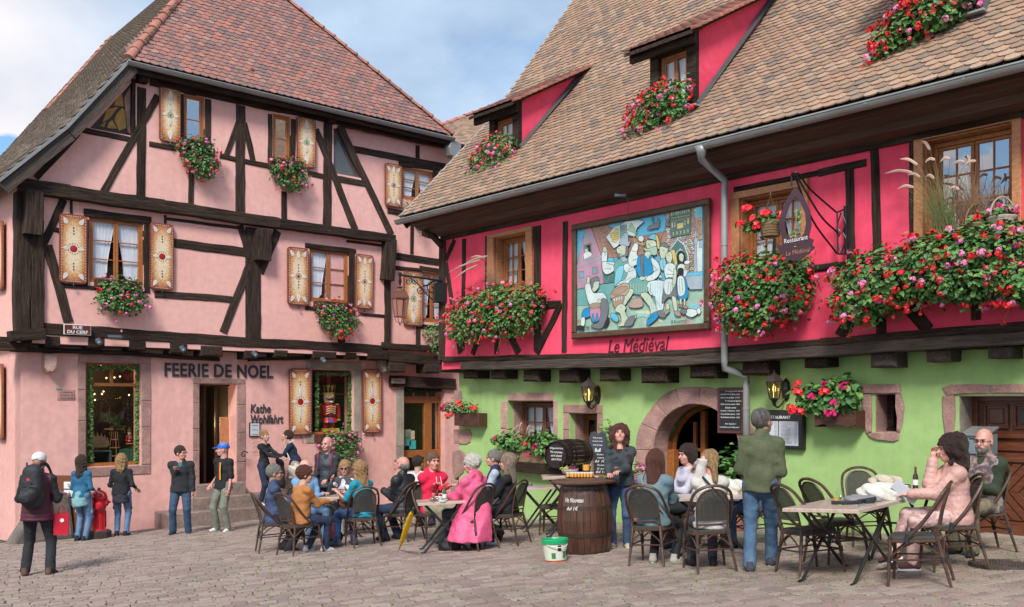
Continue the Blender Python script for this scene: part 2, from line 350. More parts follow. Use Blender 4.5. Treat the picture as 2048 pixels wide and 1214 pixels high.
def window(W,r,d,parent,m=None,sashes=2,rows=3,cols=1,fw=.05,curt=True,g=None,room=.6,recess=.0,sill=False):
 """frame, opening sashes with glazing bars, panes, curtains and the dark room behind"""
 m=m or m_orange;g=g or m_glass;s0,z0,s1,z1=r;b=MB()
 b.box(s0,s1,z1-fw,z1,-.07,.0,.006);b.box(s0,s1,z0,z0+fw*1.2,-.07,.012,.006)
 b.box(s0,s0+fw,z0+fw*1.2,z1-fw,-.07,0,.006);b.box(s1-fw,s1,z0+fw*1.2,z1-fw,-.07,0,.006)
 Mw=W.M((s0+s1)/2,(z0+z1)/2,d-recess);O=(-(s0+s1)/2,-(z0+z1)/2)
 def loc(b): b.V=[(x+O[0],y+O[1],z) for x,y,z in b.V];return b
 win=loc(b).obj('window',m,parent,Mw)
 ia,ib,ja,jb=s0+fw,s1-fw,z0+fw*1.2,z1-fw;sw=(ib-ia)/sashes;st=min(.045,sw*.14)
 for k in range(sashes):
  a0,a1=ia+k*sw+.003,ia+(k+1)*sw-.003;b=MB()
  b.box(a0,a1,jb-st,jb-.002,-.05,-.012,.006);b.box(a0,a1,ja+.002,ja+st*1.2,-.05,-.012,.006)
  b.box(a0,a0+st,ja+st*1.2,jb-st,-.05,-.012,.006);b.box(a1-st,a1,ja+st*1.2,jb-st,-.05,-.012,.006)
  pa,pb,qa,qb=a0+st,a1-st,ja+st*1.2,jb-st
  for i in range(1,rows): y=qa+(qb-qa)*i/rows;b.box(pa,pb,y-.011,y+.011,-.045,-.018,.004)
  for j in range(1,cols): x=pa+(pb-pa)*j/cols;b.box(x-.010,x+.010,qa,qb,-.046,-.016,.004)
  loc(b).obj('sash',m,win,Mw)
  for i in range(rows):
   for j in range(cols):
    x0,x1=pa+(pb-pa)*j/cols,pa+(pb-pa)*(j+1)/cols;y0,y1=qa+(qb-qa)*i/rows,qa+(qb-qa)*(i+1)/rows
    tl=random.uniform(-.004,.004);tk=random.uniform(-.003,.003)
    V=[(x0+O[0],y0+O[1],-.032-tl),(x1+O[0],y0+O[1],-.032+tk),(x1+O[0],y1+O[1],-.032+tl),(x0+O[0],y1+O[1],-.032-tk)]
    mk('pane',V,[(0,1,2,3)],g,win,Mw)
 if curt:
  if sashes ==2: curtain(W,(ia,ja,(ia+ib)/2-.02,jb),d-recess-.085,win,1);curtain(W,((ia+ib)/2+.02,ja,ib,jb),d-recess-.085,win,2)
  else: curtain(W,(ia,ja,ib,jb),d-recess-.085,win,0)
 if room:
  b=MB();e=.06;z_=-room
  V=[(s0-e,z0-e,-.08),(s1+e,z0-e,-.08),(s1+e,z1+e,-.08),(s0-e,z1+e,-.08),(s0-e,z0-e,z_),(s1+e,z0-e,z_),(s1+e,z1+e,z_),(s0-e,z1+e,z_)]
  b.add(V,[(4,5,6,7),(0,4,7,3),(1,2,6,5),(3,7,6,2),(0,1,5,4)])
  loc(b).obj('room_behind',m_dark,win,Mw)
 return win
def tile_mesh(w,ln,th,rv,mt,n=6):
 """tongue shaped flat tile, lower end rounded; origin at the lower end"""
 pts=[(-w/2,ln),(-w/2,w*.30)]
 for k in range(1,n): a=math.pi*k/n;pts.append((-w/2*math.cos(a),w*.30*(1-math.sin(a))))
 pts +=[(w/2,w*.30),(w/2,ln)]
 m_=len(pts);lift=lambda y: .006+th*2.0*max(0,1-y/ln)
 V=[(x,y,lift(y)+th) for x,y in pts]+[(x,y,lift(y)) for x,y in pts]
 Fc=[tuple(range(m_))]+[(i,m_+i,m_+i+1,i+1) for i in range(m_-1)]
 return V,Fc
def inpoly(x,y,P):
 c=False;j=len(P)-1
 for i in range(len(P)):
  if (P[i][1] > y) !=(P[j][1] > y) and x < (P[j][0]-P[i][0])*(y-P[i][1])/(P[j][1]-P[i][1])+P[i][0]: c=not c
  j=i
 return c
def to_px(p):
 return (HX+F*p.x/p.y,HY-F*(p.z-EYE)/p.y) if p.y > .1 else (-9e3,-9e3)
def roof_tiles(frames,w,ex,mt,roof,nmax=300,var=9):
 """frames: list of (Matrix with X along the eaves, Y up the slope, Z out; outline; skip outlines)"""
 th=.018;ln=ex*2.1;cand=[]
 for Mf,poly,skips in frames:
  xs=[p[0] for p in poly];ys=[p[1] for p in poly]
  for r in range(int(min(ys)/ex)-1,int(max(ys)/ex)+2):
   for c in range(int(min(xs)/w)-1,int(max(xs)/w)+2):
    x=(c+.5*(r % 2))*w;y=r*ex
    if not inpoly(x,y+.05,poly) or any(inpoly(x,y+ex*.6,s_) for s_ in skips): continue
    Mt=Mf @ Matrix.Translation((x+random.uniform(-.004,.004),y+random.uniform(-.007,.007),0)) @ Matrix.Rotation(random.gauss(0,.012),4,'Z') @ Matrix.Rotation(random.gauss(0,.010),4,'X') @ Matrix.Rotation(random.gauss(0,.012),4,'Y')
    p=Mt.translation;q=to_px(p)
    vis=-60 < q[0] < 2110 and -60 < q[1] < 1300
    if not vis and not (-500 < q[0] < 2600 and -600 < q[1]): continue
    cand.append((p.y if vis else p.y+1000,Mt))
 cand.sort(key=lambda t: t[0])
 vs=[mesh_of('roof_tile',*tile_mesh(w*.965,ln,th,0,mt),mt,None,None) for _ in range(var)]
 for i,me in enumerate(vs):
  a=me.attributes.new('rnd','FLOAT','FACE');a.data.foreach_set('value',np.full(len(me.polygons),(i+.5)/var,dtype=np.float32))
 for _,Mt in cand[:nmax]: inst('roof_tile',random.choice(vs),Mt,roof)
 rest=cand[nmax:]
 if rest:
  V0,F0=tile_mesh(w*.965,ln,th,0,mt);A=np.array([(*v,1) for v in V0]).T
  V=np.concatenate([(np.array(Mt) @ A)[:3].T for _,Mt in rest])
  Fc=[tuple(i+k*len(V0) for i in f) for k in range(len(rest)) for f in F0]
  rn=np.repeat(np.random.rand(len(rest)),len(F0))
  tag(mk('roof_tiles_far',V,Fc,mt,roof,None,None,rn),kind='stuff')
def frame3(O,ex,ey):
 X=ex.normalized();Z=X.cross(ey).normalized();Y=Z.cross(X)
 return Matrix(((X.x,Y.x,Z.x,O.x),(X.y,Y.y,Z.y,O.y),(X.z,Y.z,Z.z,O.z),(0,0,0,1)))
def local2(Mf,P):
 Mi=Mf.inverted();return [((Mi @ p).x,(Mi @ p).y) for p in P]
def ridge_run(P0,P1,parent,r=.11,seg=.36,up=Vector((0,0,1)),name='ridge_tile'):
 d=P1-P0;Ln=d.length;n=max(1,int(Ln/seg));d.normalize()
 b=MB();prof=[]
 k_=7
 V=[]
 for i,(x,rr) in enumerate(((0,r*1.18),(.05,r*1.18),(.07,r),(seg+.03,r*.9))):
  for k in range(k_):
   a=math.pi*k/(k_-1);V.append((x,rr*math.cos(a),rr*math.sin(a)*.85))
 Fc=[(i*k_+k,i*k_+k+1,(i+1)*k_+k+1,(i+1)*k_+k) for i in range(3) for k in range(k_-1)]
 Fc.append(tuple(range(k_)))
 me=mesh_of(name,V,Fc,m_ridge)
 sd=up.cross(d).normalized();u2=d.cross(sd)
 for i in range(n):
  o=P0+d*(Ln*i/n);Mw=Matrix(((d.x,sd.x,u2.x,o.x),(d.y,sd.y,u2.y,o.y),(d.z,sd.z,u2.z,o.z),(0,0,0,1)))
  inst(name,me,Mw @ Matrix.Rotation(random.gauss(0,.03),4,'Z') @ Matrix.Rotation(random.gauss(0,.02),4,'Y'),parent)
def gutter(P0,P1,r,parent,joint=1.3,nout=None):
 d=P1-P0;Ln=d.length;d.normalize();sd=Vector((0,0,1)).cross(d).normalized();b=MB();k_=9
 def ring(x,rr): return [tuple(P0+d*x+sd*rr*math.cos(a)+Vector((0,0,1))*rr*math.sin(a)) for a in [math.pi+math.pi*k/(k_-1) for k in range(k_)]]
 V=ring(0,r)+ring(Ln,r)+ring(0,r*.93)+ring(Ln,r*.93)
 Fc=[(k,k+1,k_+k+1,k_+k) for k in range(k_-1)]+[(2*k_+k,3*k_+k,3*k_+k+1,2*k_+k+1) for k in range(k_-1)]
 Fc +=[tuple(range(k_)),tuple(range(k_,2*k_))[::-1]]
 b.add(V,Fc)
 for sgn in (1,-1): b.tube([P0+sd*r*sgn,P1+sd*r*sgn],.014,6)
 g=b.obj('gutter',m_zinc,parent)
 n=int(Ln/joint)
 for i in range(1,n+1):
  x=Ln*(i-.4)/n;bb=MB();V=ring(x-.02,r*1.08)+ring(x+.02,r*1.08)
  bb.add(V,[(k,k+1,k_+k+1,k_+k) for k in range(k_-1)]);bb.obj('gutter_joint',m_zinc,g)
 return g
PH=thing('half_timbered_house','pink plastered half-timbered shop house with decorated shutters and hipped pinkish tile roof','house',PW.W(0,gz(-7,22),0))
D0,D1,D2,D3=0.0,.38,.46,.30
def pr(d,*a): return PW.rect(*a,d)
zjet=PW.at(430,700,D1)[1]
zmid=PW.at(430,425,D2)[1]
sL0=PW.at(42,900,D0)[0];sL1=PW.at(34,600,D1)[0];sR=PW.at(905,900,D0)[0]+4
shopw=pr(D0,172,726,282,932);doorp=pr(D0,399,768,473,985);win2=pr(D0,624,740,707,868);door2=pr(D0,808,770,890,1012)
poly_wall('ground_floor_wall',PW,D0,[(sL0,-4),(sR,-4),(sR,zjet+.1),(sL0,zjet+.1)],[R4(shopw),R4(doorp),R4(win2),R4(door2)],.45,m_pinkg,PH)
side=Wall(PW.W(sL0,0,0).xy,(-PW.n.x,-PW.n.y));side=Wall((PW.W(sL0,0,0)-PW.n*9*-1-PW.n*9).xy,PW.n.xy)
def side_wall(name,s,d,z0,z1,m,ln=9):
 p=PW.W(s,0,d);q=p-PW.n*ln
 V=[(p.x,p.y,z0),(q.x,q.y,z0),(q.x,q.y,z1),(p.x,p.y,z1)]
 V +=[(v[0]+PW.u.x*.3,v[1]+PW.u.y*.3,v[2]) for v in V]
 return mk(name,V,[(0,3,2,1),(4,5,6,7),(0,1,5,4),(3,7,6,2),(0,4,7,3),(1,2,6,5)],m,PH)
side_wall('side_wall',sL0,D0-.003,-4,zjet+.1,m_pinkg)
side_wall('side_wall',sL1,D1-.003,zjet,zmid+.35,m_pink)
W1=pr(D1,178,438,287,568);W2=pr(D1,619,499,697,606);W3=pr(D3,842,545,888,645)
s785=PW.at(776,580,D1)[0]
poly_wall('first_floor_wall',PW,D1,[(sL1,zjet),(s785,zjet),(s785,zmid),(sL1,zmid)],[R4(W1),R4(W2)],.3,m_pink,PH)
b=MB();b.box(sL1,s785,zjet-.02,zjet-.004,-.4,D1,0);b.obj('jetty_underside',m_timber,PH,PW.M(0,0,0))
UR=pr(D3,804,338,868,403)
ztop=PW.at(560,205,D2)[1]
s905=sR
poly_wall('upper_floor_wall',PW,D3,[(PW.at(655,400,D3)[0],zjet),(s905,zjet),(s905,ztop+.1),(PW.at(655,400,D3)[0],ztop+.1)],[R4(W3),R4(UR)],.3,m_pink,PH)
q=lambda x,y,d=D2: PW.at(x,y,d)
U1=pr(D2,367,190,409,290);U2=pr(D2,546,230,581,325)
TRI=[q(667,256),q(676,256),q(722,356),q(667,346)]
TRL=[q(180,256),q(266,162),q(266,272)]
PW0=[q(28,368),q(783,470),q(680,240),q(258,140)]
poly_wall('gable_wall',PW,D2,PW0,[R4(U1),R4(U2),TRI,TRL],.3,m_pink,PH)
for r,kw in ((W1,{}),(W2,{})): window(PW,r,D1-.03,PH,**kw)
window(PW,W3,D3-.03,PH);window(PW,UR,D3-.03,PH,rows=3)
window(PW,U1,D2-.03,PH,sashes=1,rows=2,curt=False,g=glass('sky_glass',(.45,.5,.55),.03,.75));window(PW,U2,D2-.03,PH,sashes=1,rows=2,curt=False,g=MATS['sky_glass'])
def flat_poly(name,W,P,d,m,parent,d1=None):
 b=MB();b.prism(P,0,d1 or .01);return b.obj(name,m,parent,W.M(0,0,d))
flat_poly('attic_glass',PW,TRI,D2-.10,mat('dim_glass',(.10,.10,.095),.06,spec=.8),PH)
flat_poly('attic_panel',PW,TRL,D2-.12,mat('dark_attic',(.035,.022,.018),.5),PH)
my=mat('yellow_ochre_panel',(.50,.31,.09),.8,(.36,.21,.05),scale=6)
for P in ([(234,188),(243,186),(248,213),(228,211)],[(214,218),(236,214),(220,236),(204,246)],[(203,249),(212,243),(208,254),(200,252)],[(244,216),(250,222),(252,256),(238,262),(228,240),(234,226)],[(217,246),(224,240),(234,258),(214,256)]):
 flat_poly('ochre_panel',PW,[q(*p_,D2-.10) for p_ in P],D2-.11,my,PH,.02)
flat_poly('attic_stone',PW,[q(250,195),q(266,165),q(267,270),q(258,262)],D2-.11,m_stone,PH,.05)
T1=[((87,657),(500,685),22),((500,685),(776,699),18),((50,382),(92,664) ,0),((128,399),(72,525),16),((95,490),(138,645),20),((103,457),(118,460),10),
 ((168,425),(303,441),15),((173,438),(172,572),10),((295,448),(294,585),12),((127,571),(300,583),8),((143,398),(143,428),5),((331,430),(331,448),5),
 ((333,437),(480,456),6),((347,485),(494,505),18),((310,588),(465,599),14),((507,455),(507,678),31),((500,530),(447,665),16),((481,450),(500,515),13),((556,462),(520,545),17),
 ((776,478),(776,690),13),((611,490),(712,503),10),((704,503),(703,612),12),((614,500),(614,612),6),((611,616),(712,624),8),((694,482),(768,491),5),((718,627),(770,632),6),((684,676),(684,692),14)]
for a,b_,w_ in T1:
 if w_: beam(PW,a,b_,w_,D1-.06,.085,PH)
T3=[((789,512),(900,527),14),((785,535),(845,540),8),((826,425),(825,508),7),((837,652),(837,694),9),((707,298),(913,338),13),((836,291),(836,316),8),((798,327),(880,337),10),((872,338),(871,392),11),((776,421),(820,430),11),((840,535),(900,545),9),((840,652),(900,658),9),((800,335),(800,405),5)]
for a,b_,w_ in T3: beam(PW,a,b_,w_,D3-.06,.085,PH)
beam(PW,(48,384),(46,668),30,D1-.2,.26,PH);beam(PW,(76,440),(76,662),26,D1-.2,.275,PH)
beam(PW,(70,380),(68,468),36,D1-.1,.36,PH);beam(PW,(531,458),(530,520),28,D1-.05,.32,PH);beam(PW,(784,478),(779,560),22,D1-.1,.30,PH)
beam(PW,(22,672),(92,668),22,D1-.14,.30,PH);beam(PW,(25,698),(205,704),9,D0-.04,.2,PH);beam(PW,(205,704),(440,719),8,D0-.04,.19,PH);beam(PW,(500,719),(620,716),7,D0-.04,.16,PH)
beam(PW,(779,714),(900,722),20,D3-.2,.30,PH);beam(PW,(765,690),(905,700),12,D3-.12,.26,PH)
beam(PW,(782,762),(912,768),22,D0-.1,.20,PH,name='door_lintel')
for J in ((38,666,67,692),(89,671,122,694),(175,673,211,696),(258,679,293,701),(341,684,375,707),(402,692,446,713),(489,700,517,718),(549,700,577,715),(626,703,674,718),(689,703,715,718),(736,703,779,720),(779,725,812,744),(850,728,880,746)):
 joist(PW,*J,D0-.02,D1+.02+random.uniform(0,.04),PH)
b=MB();r=PW.rect(18,674,40,700,D1);b.box(r[0]-.25,r[0]+.35,r[1],r[3],-.15,D1-.04);b.obj('joist_end',m_timber,PH,PW.M(0,0,0))
T2=[((300,158),(560,214),24),((560,214),(900,289),20),((284,175),(282,395),18),((316,191),(208,383),15),((364,188),(364,290),8),((417,198),(416,280),13),((299,287),(352,297),10),((440,311),(472,319),10),((490,322),(540,332),10),((617,346),(650,353),10),
 ((383,335),(382,412),11),((482,210),(481,432),19),((478,242),(452,312),11),((489,245),(507,322),11),((541,228),(541,330),9),((587,238),(586,325),10),((569,383),(569,447),11),((657,246),(655,455),17),((632,258),(711,459),13),((680,250),(784,470),13),((673,357),(731,367),12),
 ((157,266),(73,356),13),((160,258),(265,279),11),((268,158),(268,278),8)]
for a,b_,w_ in T2: beam(PW,a,b_,w_,D2-.06,.085,PH)
for a,b_,w_ in (((40,368),(142,384),28),((142,384),(330,412),26),((330,412),(560,446),22),((560,446),(792,478),18)): beam(PW,a,b_,w_,D1-.02,D2-D1+.14,PH)
joist(PW,279,146,298,163,D2,.22,PH);joist(PW,660,231,675,244,D2,.2,PH)
def stone_blocks(W,rects,d,th,parent,m,name='stone_block',jit=.006):
 for r in rects:
  b=MB();s0,z0,s1,z1=r;g=.004
  b.box(s0+g,s1-g,z0+g,z1-g,0,th,.012)
  b.V=[(x+noise.noise(Vector((x*5,y*5,1)))*jit*2,y+noise.noise(Vector((x*5,y*5,7)))*jit*2,z) for x,y,z in b.V]
  cx_,cy_=(s0+s1)/2,(z0+z1)/2;b.V=[(x-cx_,y-cy_,z) for x,y,z in b.V]
  b.obj(name,m,parent,W.M(cx_,cy_,d))
def stone_frame(W,op,out_,d,parent,m,nleft=3,nright=3,sill=True,th=.12,proud=.02,lint=1):
 s0,z0,s1,z1=op;a0,b0,a1,b1=out_;R=[]
 for k in range(lint): R.append((a0+(a1-a0)*k/lint,z1,a0+(a1-a0)*(k+1)/lint,b1))
 zb=z0 if sill else b0
 for (x0,x1,nn) in ((a0,s0,nleft),(s1,a1,nright)):
  cuts=sorted(random.uniform(.8,1.2) for _ in range(nn));acc=[0]
  for c in [random.uniform(.7,1.3) for _ in range(nn)]: acc.append(acc[-1]+c)
  for k in range(nn): R.append((x0,zb+(z1-zb)*acc[k]/acc[-1],x1,zb+(z1-zb)*acc[k+1]/acc[-1]))
 if sill: R.append((a0,b0,a1,z0))
 stone_blocks(W,R,d-th+proud,th,parent,m)
stone_frame(PW,shopw,pr(D0,155,709,302,952),D0,PH,m_stone,3,3)
stone_frame(PW,doorp,pr(D0,385,757,491,985),D0,PH,m_stone,5,4,sill=False)
stone_frame(PW,win2,pr(D0,611,722,723,885),D0,PH,m_stone2,1,1)
rj=pr(D0,791,775,808,1010);stone_blocks(PW,[(rj[0],rj[1],rj[2],(rj[1]+rj[3])/2),(rj[0],(rj[1]+rj[3])/2,rj[2],rj[3])],D0-.1,.12,PH,m_stone2)
def rock(name,W,px,m,parent,d=0.0,th=.2,n=2):
 """irregular stone: outline in image points, domed outwards"""
 P=[W.at(x,y,d) for x,y in px];c=(sum(p_[0] for p_ in P)/len(P),sum(p_[1] for p_ in P)/len(P));V=[];k_=len(P)
 for (f,z) in ((1,-.05),(1,th*.8),(.955,th*.93),(.84,th)):
  V +=[((p_[0]-c[0])*f,(p_[1]-c[1])*f,z+noise.noise(Vector((p_[0]*4,p_[1]*4,z*9)))*th*.12) for p_ in P]
 Fc=[(i*k_+k,i*k_+(k+1) % k_,(i+1)*k_+(k+1) % k_,(i+1)*k_+k) for i in range(3) for k in range(k_)]+[tuple(range(3*k_,4*k_))]
 if sum(P[i][0]*P[(i+1) % k_][1]-P[(i+1) % k_][0]*P[i][1] for i in range(k_)) < 0: Fc=[f[::-1] for f in Fc]
 return mk(name,V,Fc,m,parent,W.M(c[0],c[1],d),smooth=False)
rock('corner_stone',PW,[(8,1092),(30,1058),(52,1028),(78,1000),(108,978),(128,985),(132,1030),(136,1068),(134,1094)],mat('grey_rock',(.20,.16,.14),.95,(.11,.09,.08),scale=3,bump=1,bscale=9,fine=.2),PH,.0,.45)
rock('corbel',PW,[(84,709),(108,709),(109,722),(107,738),(98,746),(90,745),(84,736),(83,722)],m_pinkstone,PH,0,.25)
rock('corbel',PW,[(751,720),(772,720),(772,732),(766,744),(758,745),(752,733)],m_stone2,PH,0,.25)
def shop_display():
 s0,z0,s1,z1=shopw;b=MB();w_=s1-s0;h=z1-z0
 b.box(s0,s1,z0,z0+.07,-.30,-.12,.006);b.box(s0,s1,z1-.05,z1,-.2,-.12,.006);b.box(s0,s0+.05,z0+.07,z1-.05,-.2,-.12,.006);b.box(s1-.05,s1,z0+.07,z1-.05,-.2,-.12,.006)
 zt=z0+h*.79;b.box(s0+.05,s1-.05,zt-.035,zt+.035,-.2,-.12,.006);b.box((s0+s1)/2-.03,(s0+s1)/2+.03,zt+.035,z1-.05,-.2,-.12,.006)
 fr=b.obj('shop_window',m_orange,PH,PW.M(0,0,0))
 for (a,c,e_,f_) in ((s0+.05,s1-.05,z0+.07,zt-.035),(s0+.05,(s0+s1)/2-.03,zt+.035,z1-.05),((s0+s1)/2+.03,s1-.05,zt+.035,z1-.05)):
  mk('pane',[(a,e_,-.165),(c,e_,-.165),(c,f_,-.165),(a,f_,-.165)],[(0,1,2,3)],m_glass_d,fr,PW.M(0,0,0))
 b=MB();V=[(s0-.3,z0,-.3),(s1+.3,z0,-.3),(s1+.3,z1,-.3),(s0-.3,z1,-.3),(s0-.3,z0,-1.6),(s1+.3,z0,-1.6),(s1+.3,z1,-1.6),(s0-.3,z1,-1.6)]
 b.add(V,[(4,5,6,7),(0,4,7,3),(1,2,6,5),(3,7,6,2),(0,1,5,4)]);b.obj('shop_interior',mat('shop_room',(.05,.035,.025),.8),fr,PW.M(0,0,0))
 return fr
shop=shop_display()
s0,z0,s1,z1=doorp
b=MB();V=[(s0,z0-.5,-.45),(s1,z0-.5,-.45),(s1,z1,-.45),(s0,z1,-.45),(s0-.6,z0-.5,-3),(s1+.6,z0-.5,-3),(s1+.6,z1,-3),(s0-.6,z1,-3)]
b.add(V,[(4,5,6,7),(0,4,7,3),(1,2,6,5),(3,7,6,2),(0,1,5,4)]);b.obj('shop_interior',mat('shop_room2',(.03,.02,.015),.8),PH,PW.M(0,0,0))
b=MB();sm=s0+(s1-s0)*.30;b.box(s0+.02,s0+.10,z0,z1-.03,-.5,-.4,.006);b.box(sm,sm+.06,z0+.2,z1-.03,-1.1,-.4,.006);b.box(s0+(s1-s0)*.62,s0+(s1-s0)*.68,z0,z1-.03,-.46,-.4,.006);b.box(s0,s1,z1-.04,z1,-.5,-.38,.004)
dl=b.obj('shop_door',mat('brown_door_wood',(.075,.035,.02),.5,(.04,.02,.012),stretch=(6,6,1),scale=4),PH,PW.M(0,0,0))
random.seed(3)
mg=mat('warm_shop_light',(.9,.6,.25),.5,emit=(1,.62,.28),es=2.2)
b=MB()
for k in range(60):
 a=random.uniform(s0+.14,s0+(s1-s0)*.6);z=random.uniform(z0+.75,z1-.15);r_=random.uniform(.012,.04);b.box(a-r_,a+r_,z-r_*.5,z+r_*1.2,-1.5,-1.48)
b.obj('shop_lights',mg,dl,PW.M(0,0,0))
b=MB()
for k in range(6): z=z0+.6+k*.3;b.box(s0+.1,s0+(s1-s0)*.62,z,z+.02,-1.7,-1.5)
b.obj('shelf',m_orange,dl,PW.M(0,0,0))
b=MB();b.box(s1-.24,s1-.03,z0+1.05,z0+1.75,-.40,-.37,.01);b.obj('framed_notice',m_orange2,dl,PW.M(0,0,0))
for (q_,en) in ((PW.W(s0+.4,z0+1.6,-1.2),14),(PW.W((shopw[0]+shopw[2])/2,shopw[3]-.3,-.8),9),(PW.W((door2[0]+door2[2])/2,door2[1]+2,-1.2),5)):
 pl=bpy.data.lights.new('shop_lamp_light','POINT');pl.energy=en;pl.color=(1,.68,.36);pl.shadow_soft_size=.08;po=bpy.data.objects.new('shop_lamp_light',pl);COL.objects.link(po);_put(po,Matrix.Translation(q_),PH)
zs=[gz(-7,21.5)+.02];stp=[]
def step(x0,y0,x1,y1,dout,zt,zb):
 a0=PW.at(x0,y0,dout)[0];a1=PW.at(x1,y0,dout)[0];b=MB();n=max(1,int((a1-a0)/1.0))
 for k in range(n):
  c0,c1=a0+(a1-a0)*k/n,a0+(a1-a0)*(k+1)/n;b=MB();b.box(c0+.004,c1-.004,0,dout,zb,zt,.015)
  b.V=[(x,z,y) if False else (x,z,y) for x,y,z in b.V]
  b.V=[(x+noise.noise(Vector((x*3,y*3,z*3)))*.01,y+noise.noise(Vector((x*4,y*3,z*3)))*.012,z) for x,y,z in b.V]
  b.F=[f[::-1] for f in b.F];b.obj('door_step',m_step,PH,PW.M(0,0,0))
z_d=PW.at(430,968,.25)[1];z_2=PW.at(430,995,.55)[1];z_3=PW.at(430,1022,.85)[1]
step(392,970,492,970,.22,z_d,-4);step(385,980,610,1000,.52,z_2,-4);step(338,1000,640,1000,.84,z_3,-4)
s0,z0,s1,z1=win2
b=MB();b.box(s0,s1,z0,z0+.06,-.35,-.08,.006);b.box(s0,s0+.03,z0+.06,z1,-.25,-.16);b.box(s1-.05,s1,z0+.06,z1,-.25,-.16);b.box(s0+(s1-s0)*.58,s0+(s1-s0)*.65,z0+.06,z1,-.5,-.42);b.box(s0+(s1-s0)*.1,s1,z0+1.0,z0+1.03,-.5,-.43)
wf2=b.obj('display_window',m_orange,PH,PW.M(0,0,0))
mk('pane',[(s0,z0+.06,-.2),(s1,z0+.06,-.2),(s1,z1,-.2),(s0,z1,-.2)],[(0,1,2,3)],m_glass_d,wf2,PW.M(0,0,0))
b=MB();V=[(s0-.2,z0,-.36),(s1+.2,z0,-.36),(s1+.2,z1+.1,-.36),(s0-.2,z1+.1,-.36),(s0-.2,z0,-1.2),(s1+.2,z0,-1.2),(s1+.2,z1+.1,-1.2),(s0-.2,z1+.1,-1.2)]
b.add(V,[(4,5,6,7),(0,4,7,3),(1,2,6,5),(3,7,6,2),(0,1,5,4)]);b.obj('shop_interior',mat('shop_room3',(.10,.06,.045),.8),wf2,PW.M(0,0,0))
s0,z0,s1,z1=door2
b=MB();fz=z0+(z1-z0)*.86
for (a,c) in ((s0,s0+.10),(s0+(s1-s0)*.60,s0+(s1-s0)*.78),(s1-.06,s1)): b.box(a,c,z0,fz,-.3,-.2,.008)
for (e_,f_) in ((z0,z0+.35),(z0+(z1-z0)*.40,z0+(z1-z0)*.46),(fz-.03,fz+.16),(z1-.05,z1)): b.box(s0,s1,e_,f_,-.305,-.195,.008)
for k in (1,2): b.box(s0+(s1-s0)*k/3-.03,s0+(s1-s0)*k/3+.03,fz+.16,z1-.05,-.3,-.2)
gd=b.obj('glazed_door',m_orange,PH,PW.M(0,0,0))
mk('pane',[(s0,z0,-.25),(s1,z0,-.25),(s1,z1,-.25),(s0,z1,-.25)],[(0,1,2,3)],m_glass_d,gd,PW.M(0,0,0))
b=MB();V=[(s0-.2,z0,-.36),(s1+.2,z0,-.36),(s1+.2,z1+.1,-.36),(s0-.2,z1+.1,-.36),(s0-.2,z0,-2.2),(s1+.2,z0,-2.2),(s1+.2,z1+.1,-2.2),(s0-.2,z1+.1,-2.2)]
b.add(V,[(4,5,6,7),(0,4,7,3),(1,2,6,5),(3,7,6,2),(0,1,5,4)]);b.obj('shop_interior',mat('shop_room4',(.05,.05,.035),.8,(.02,.03,.015),scale=8),gd,PW.M(0,0,0))
for (a,z,cc) in ((.05,.50,(.10,.45,.38)),(.05,.56,(.35,.45,.30)),(.14,.55,(.6,.5,.3)),(.17,.47,(.05,.40,.38)),(.12,.22,(.5,.52,.45)),(.10,.08,(.08,.09,.3))):
 b=MB();x=s0+(s1-s0)*(a+.08);y=z0+(z1-z0)*z;b.box(x,x+.22,y,y+.24,-.244,-.24);b.obj('door_notice',mat('notice_%d' % int(cc[0]*1000+cc[2]*10),cc,.5),gd,PW.M(0,0,0))
EV=.80
def Wp(W,px,py,d): a,z=W.at(px,py,d);return W.W(a,z,d)
A=Wp(PW,256,122,EV);B=Wp(PW,905,272,EV);B.z=A.z=(A.z+B.z)/2
K=Wp(PW,130,255,EV);E0=Wp(PW,-6,362,EV)
def ray_plane(px,py,P,n):
 r=Vector(((px-HX)/F,1,(HY-py)/F));o=Vector((0,0,EYE));t=(P-o).dot(n)/r.dot(n);return o+r*t
nup=(A-K).cross(-PW.n).normalized()
H1=ray_plane(372,-20,A,nup);nf=(B-A).cross(H1-A).normalized();H2=ray_plane(545,-20,A,nf)
Mf=frame3(A,B-A,H1-A);loc=local2(Mf,[A,B,H1,H2])
(ax,ay),(bx,by),(cx1,cy1),(dx1,dy1)=loc
t_=lambda: None
den=(cx1-ax)*(dy1-by)-(cy1-ay)*(dx1-bx);tt=((bx-ax)*(dy1-by)-(by-ay)*(dx1-bx))/den
AP=A+(H1-A)*tt
apl=local2(Mf,[AP])[0]
proof=MB();back=-PW.n*9
V=[A,B,AP,A+back,AP+back,K,K+back,E0,E0+back,B+back]
off=Vector((0,0,-.05));V=[v+off for v in V]
proof.add(V,[(0,1,2),(0,2,4,3),(5,0,3,6),(7,5,6,8),(1,9,4,2)])
roofP=proof.obj('roof',mat('roof_boarding',(.06,.04,.035),.9),PH)
ML1=frame3(K+back,-back,A-K);ML0=frame3(E0+back,-back,K-E0)
roof_tiles([(Mf,[(ax-.05,ay-.03),(bx+.05,by-.03),(apl[0],apl[1])],[])],.185,.135,m_tile_p,roofP)
V_=[]
def plain_tiles(Mf,poly,w_,ex,mt,parent,nmax=0):
 roof_tiles([(Mf,poly,[])],w_,ex,mt,parent,nmax)
rL=MB();dummy=mk('side_roof',[v+off*.5 for v in (K,A,A+back,K+back)],[(0,1,2,3)],MATS['roof_boarding'],PH)
plain_tiles(ML1,local2(ML1,[K+back,K,A,AP,AP+back]),.19,.14,m_tile_g,dummy)
plain_tiles(ML0,local2(ML0,[E0+back,E0,K,K+back]),.19,.14,m_tile_g,dummy)
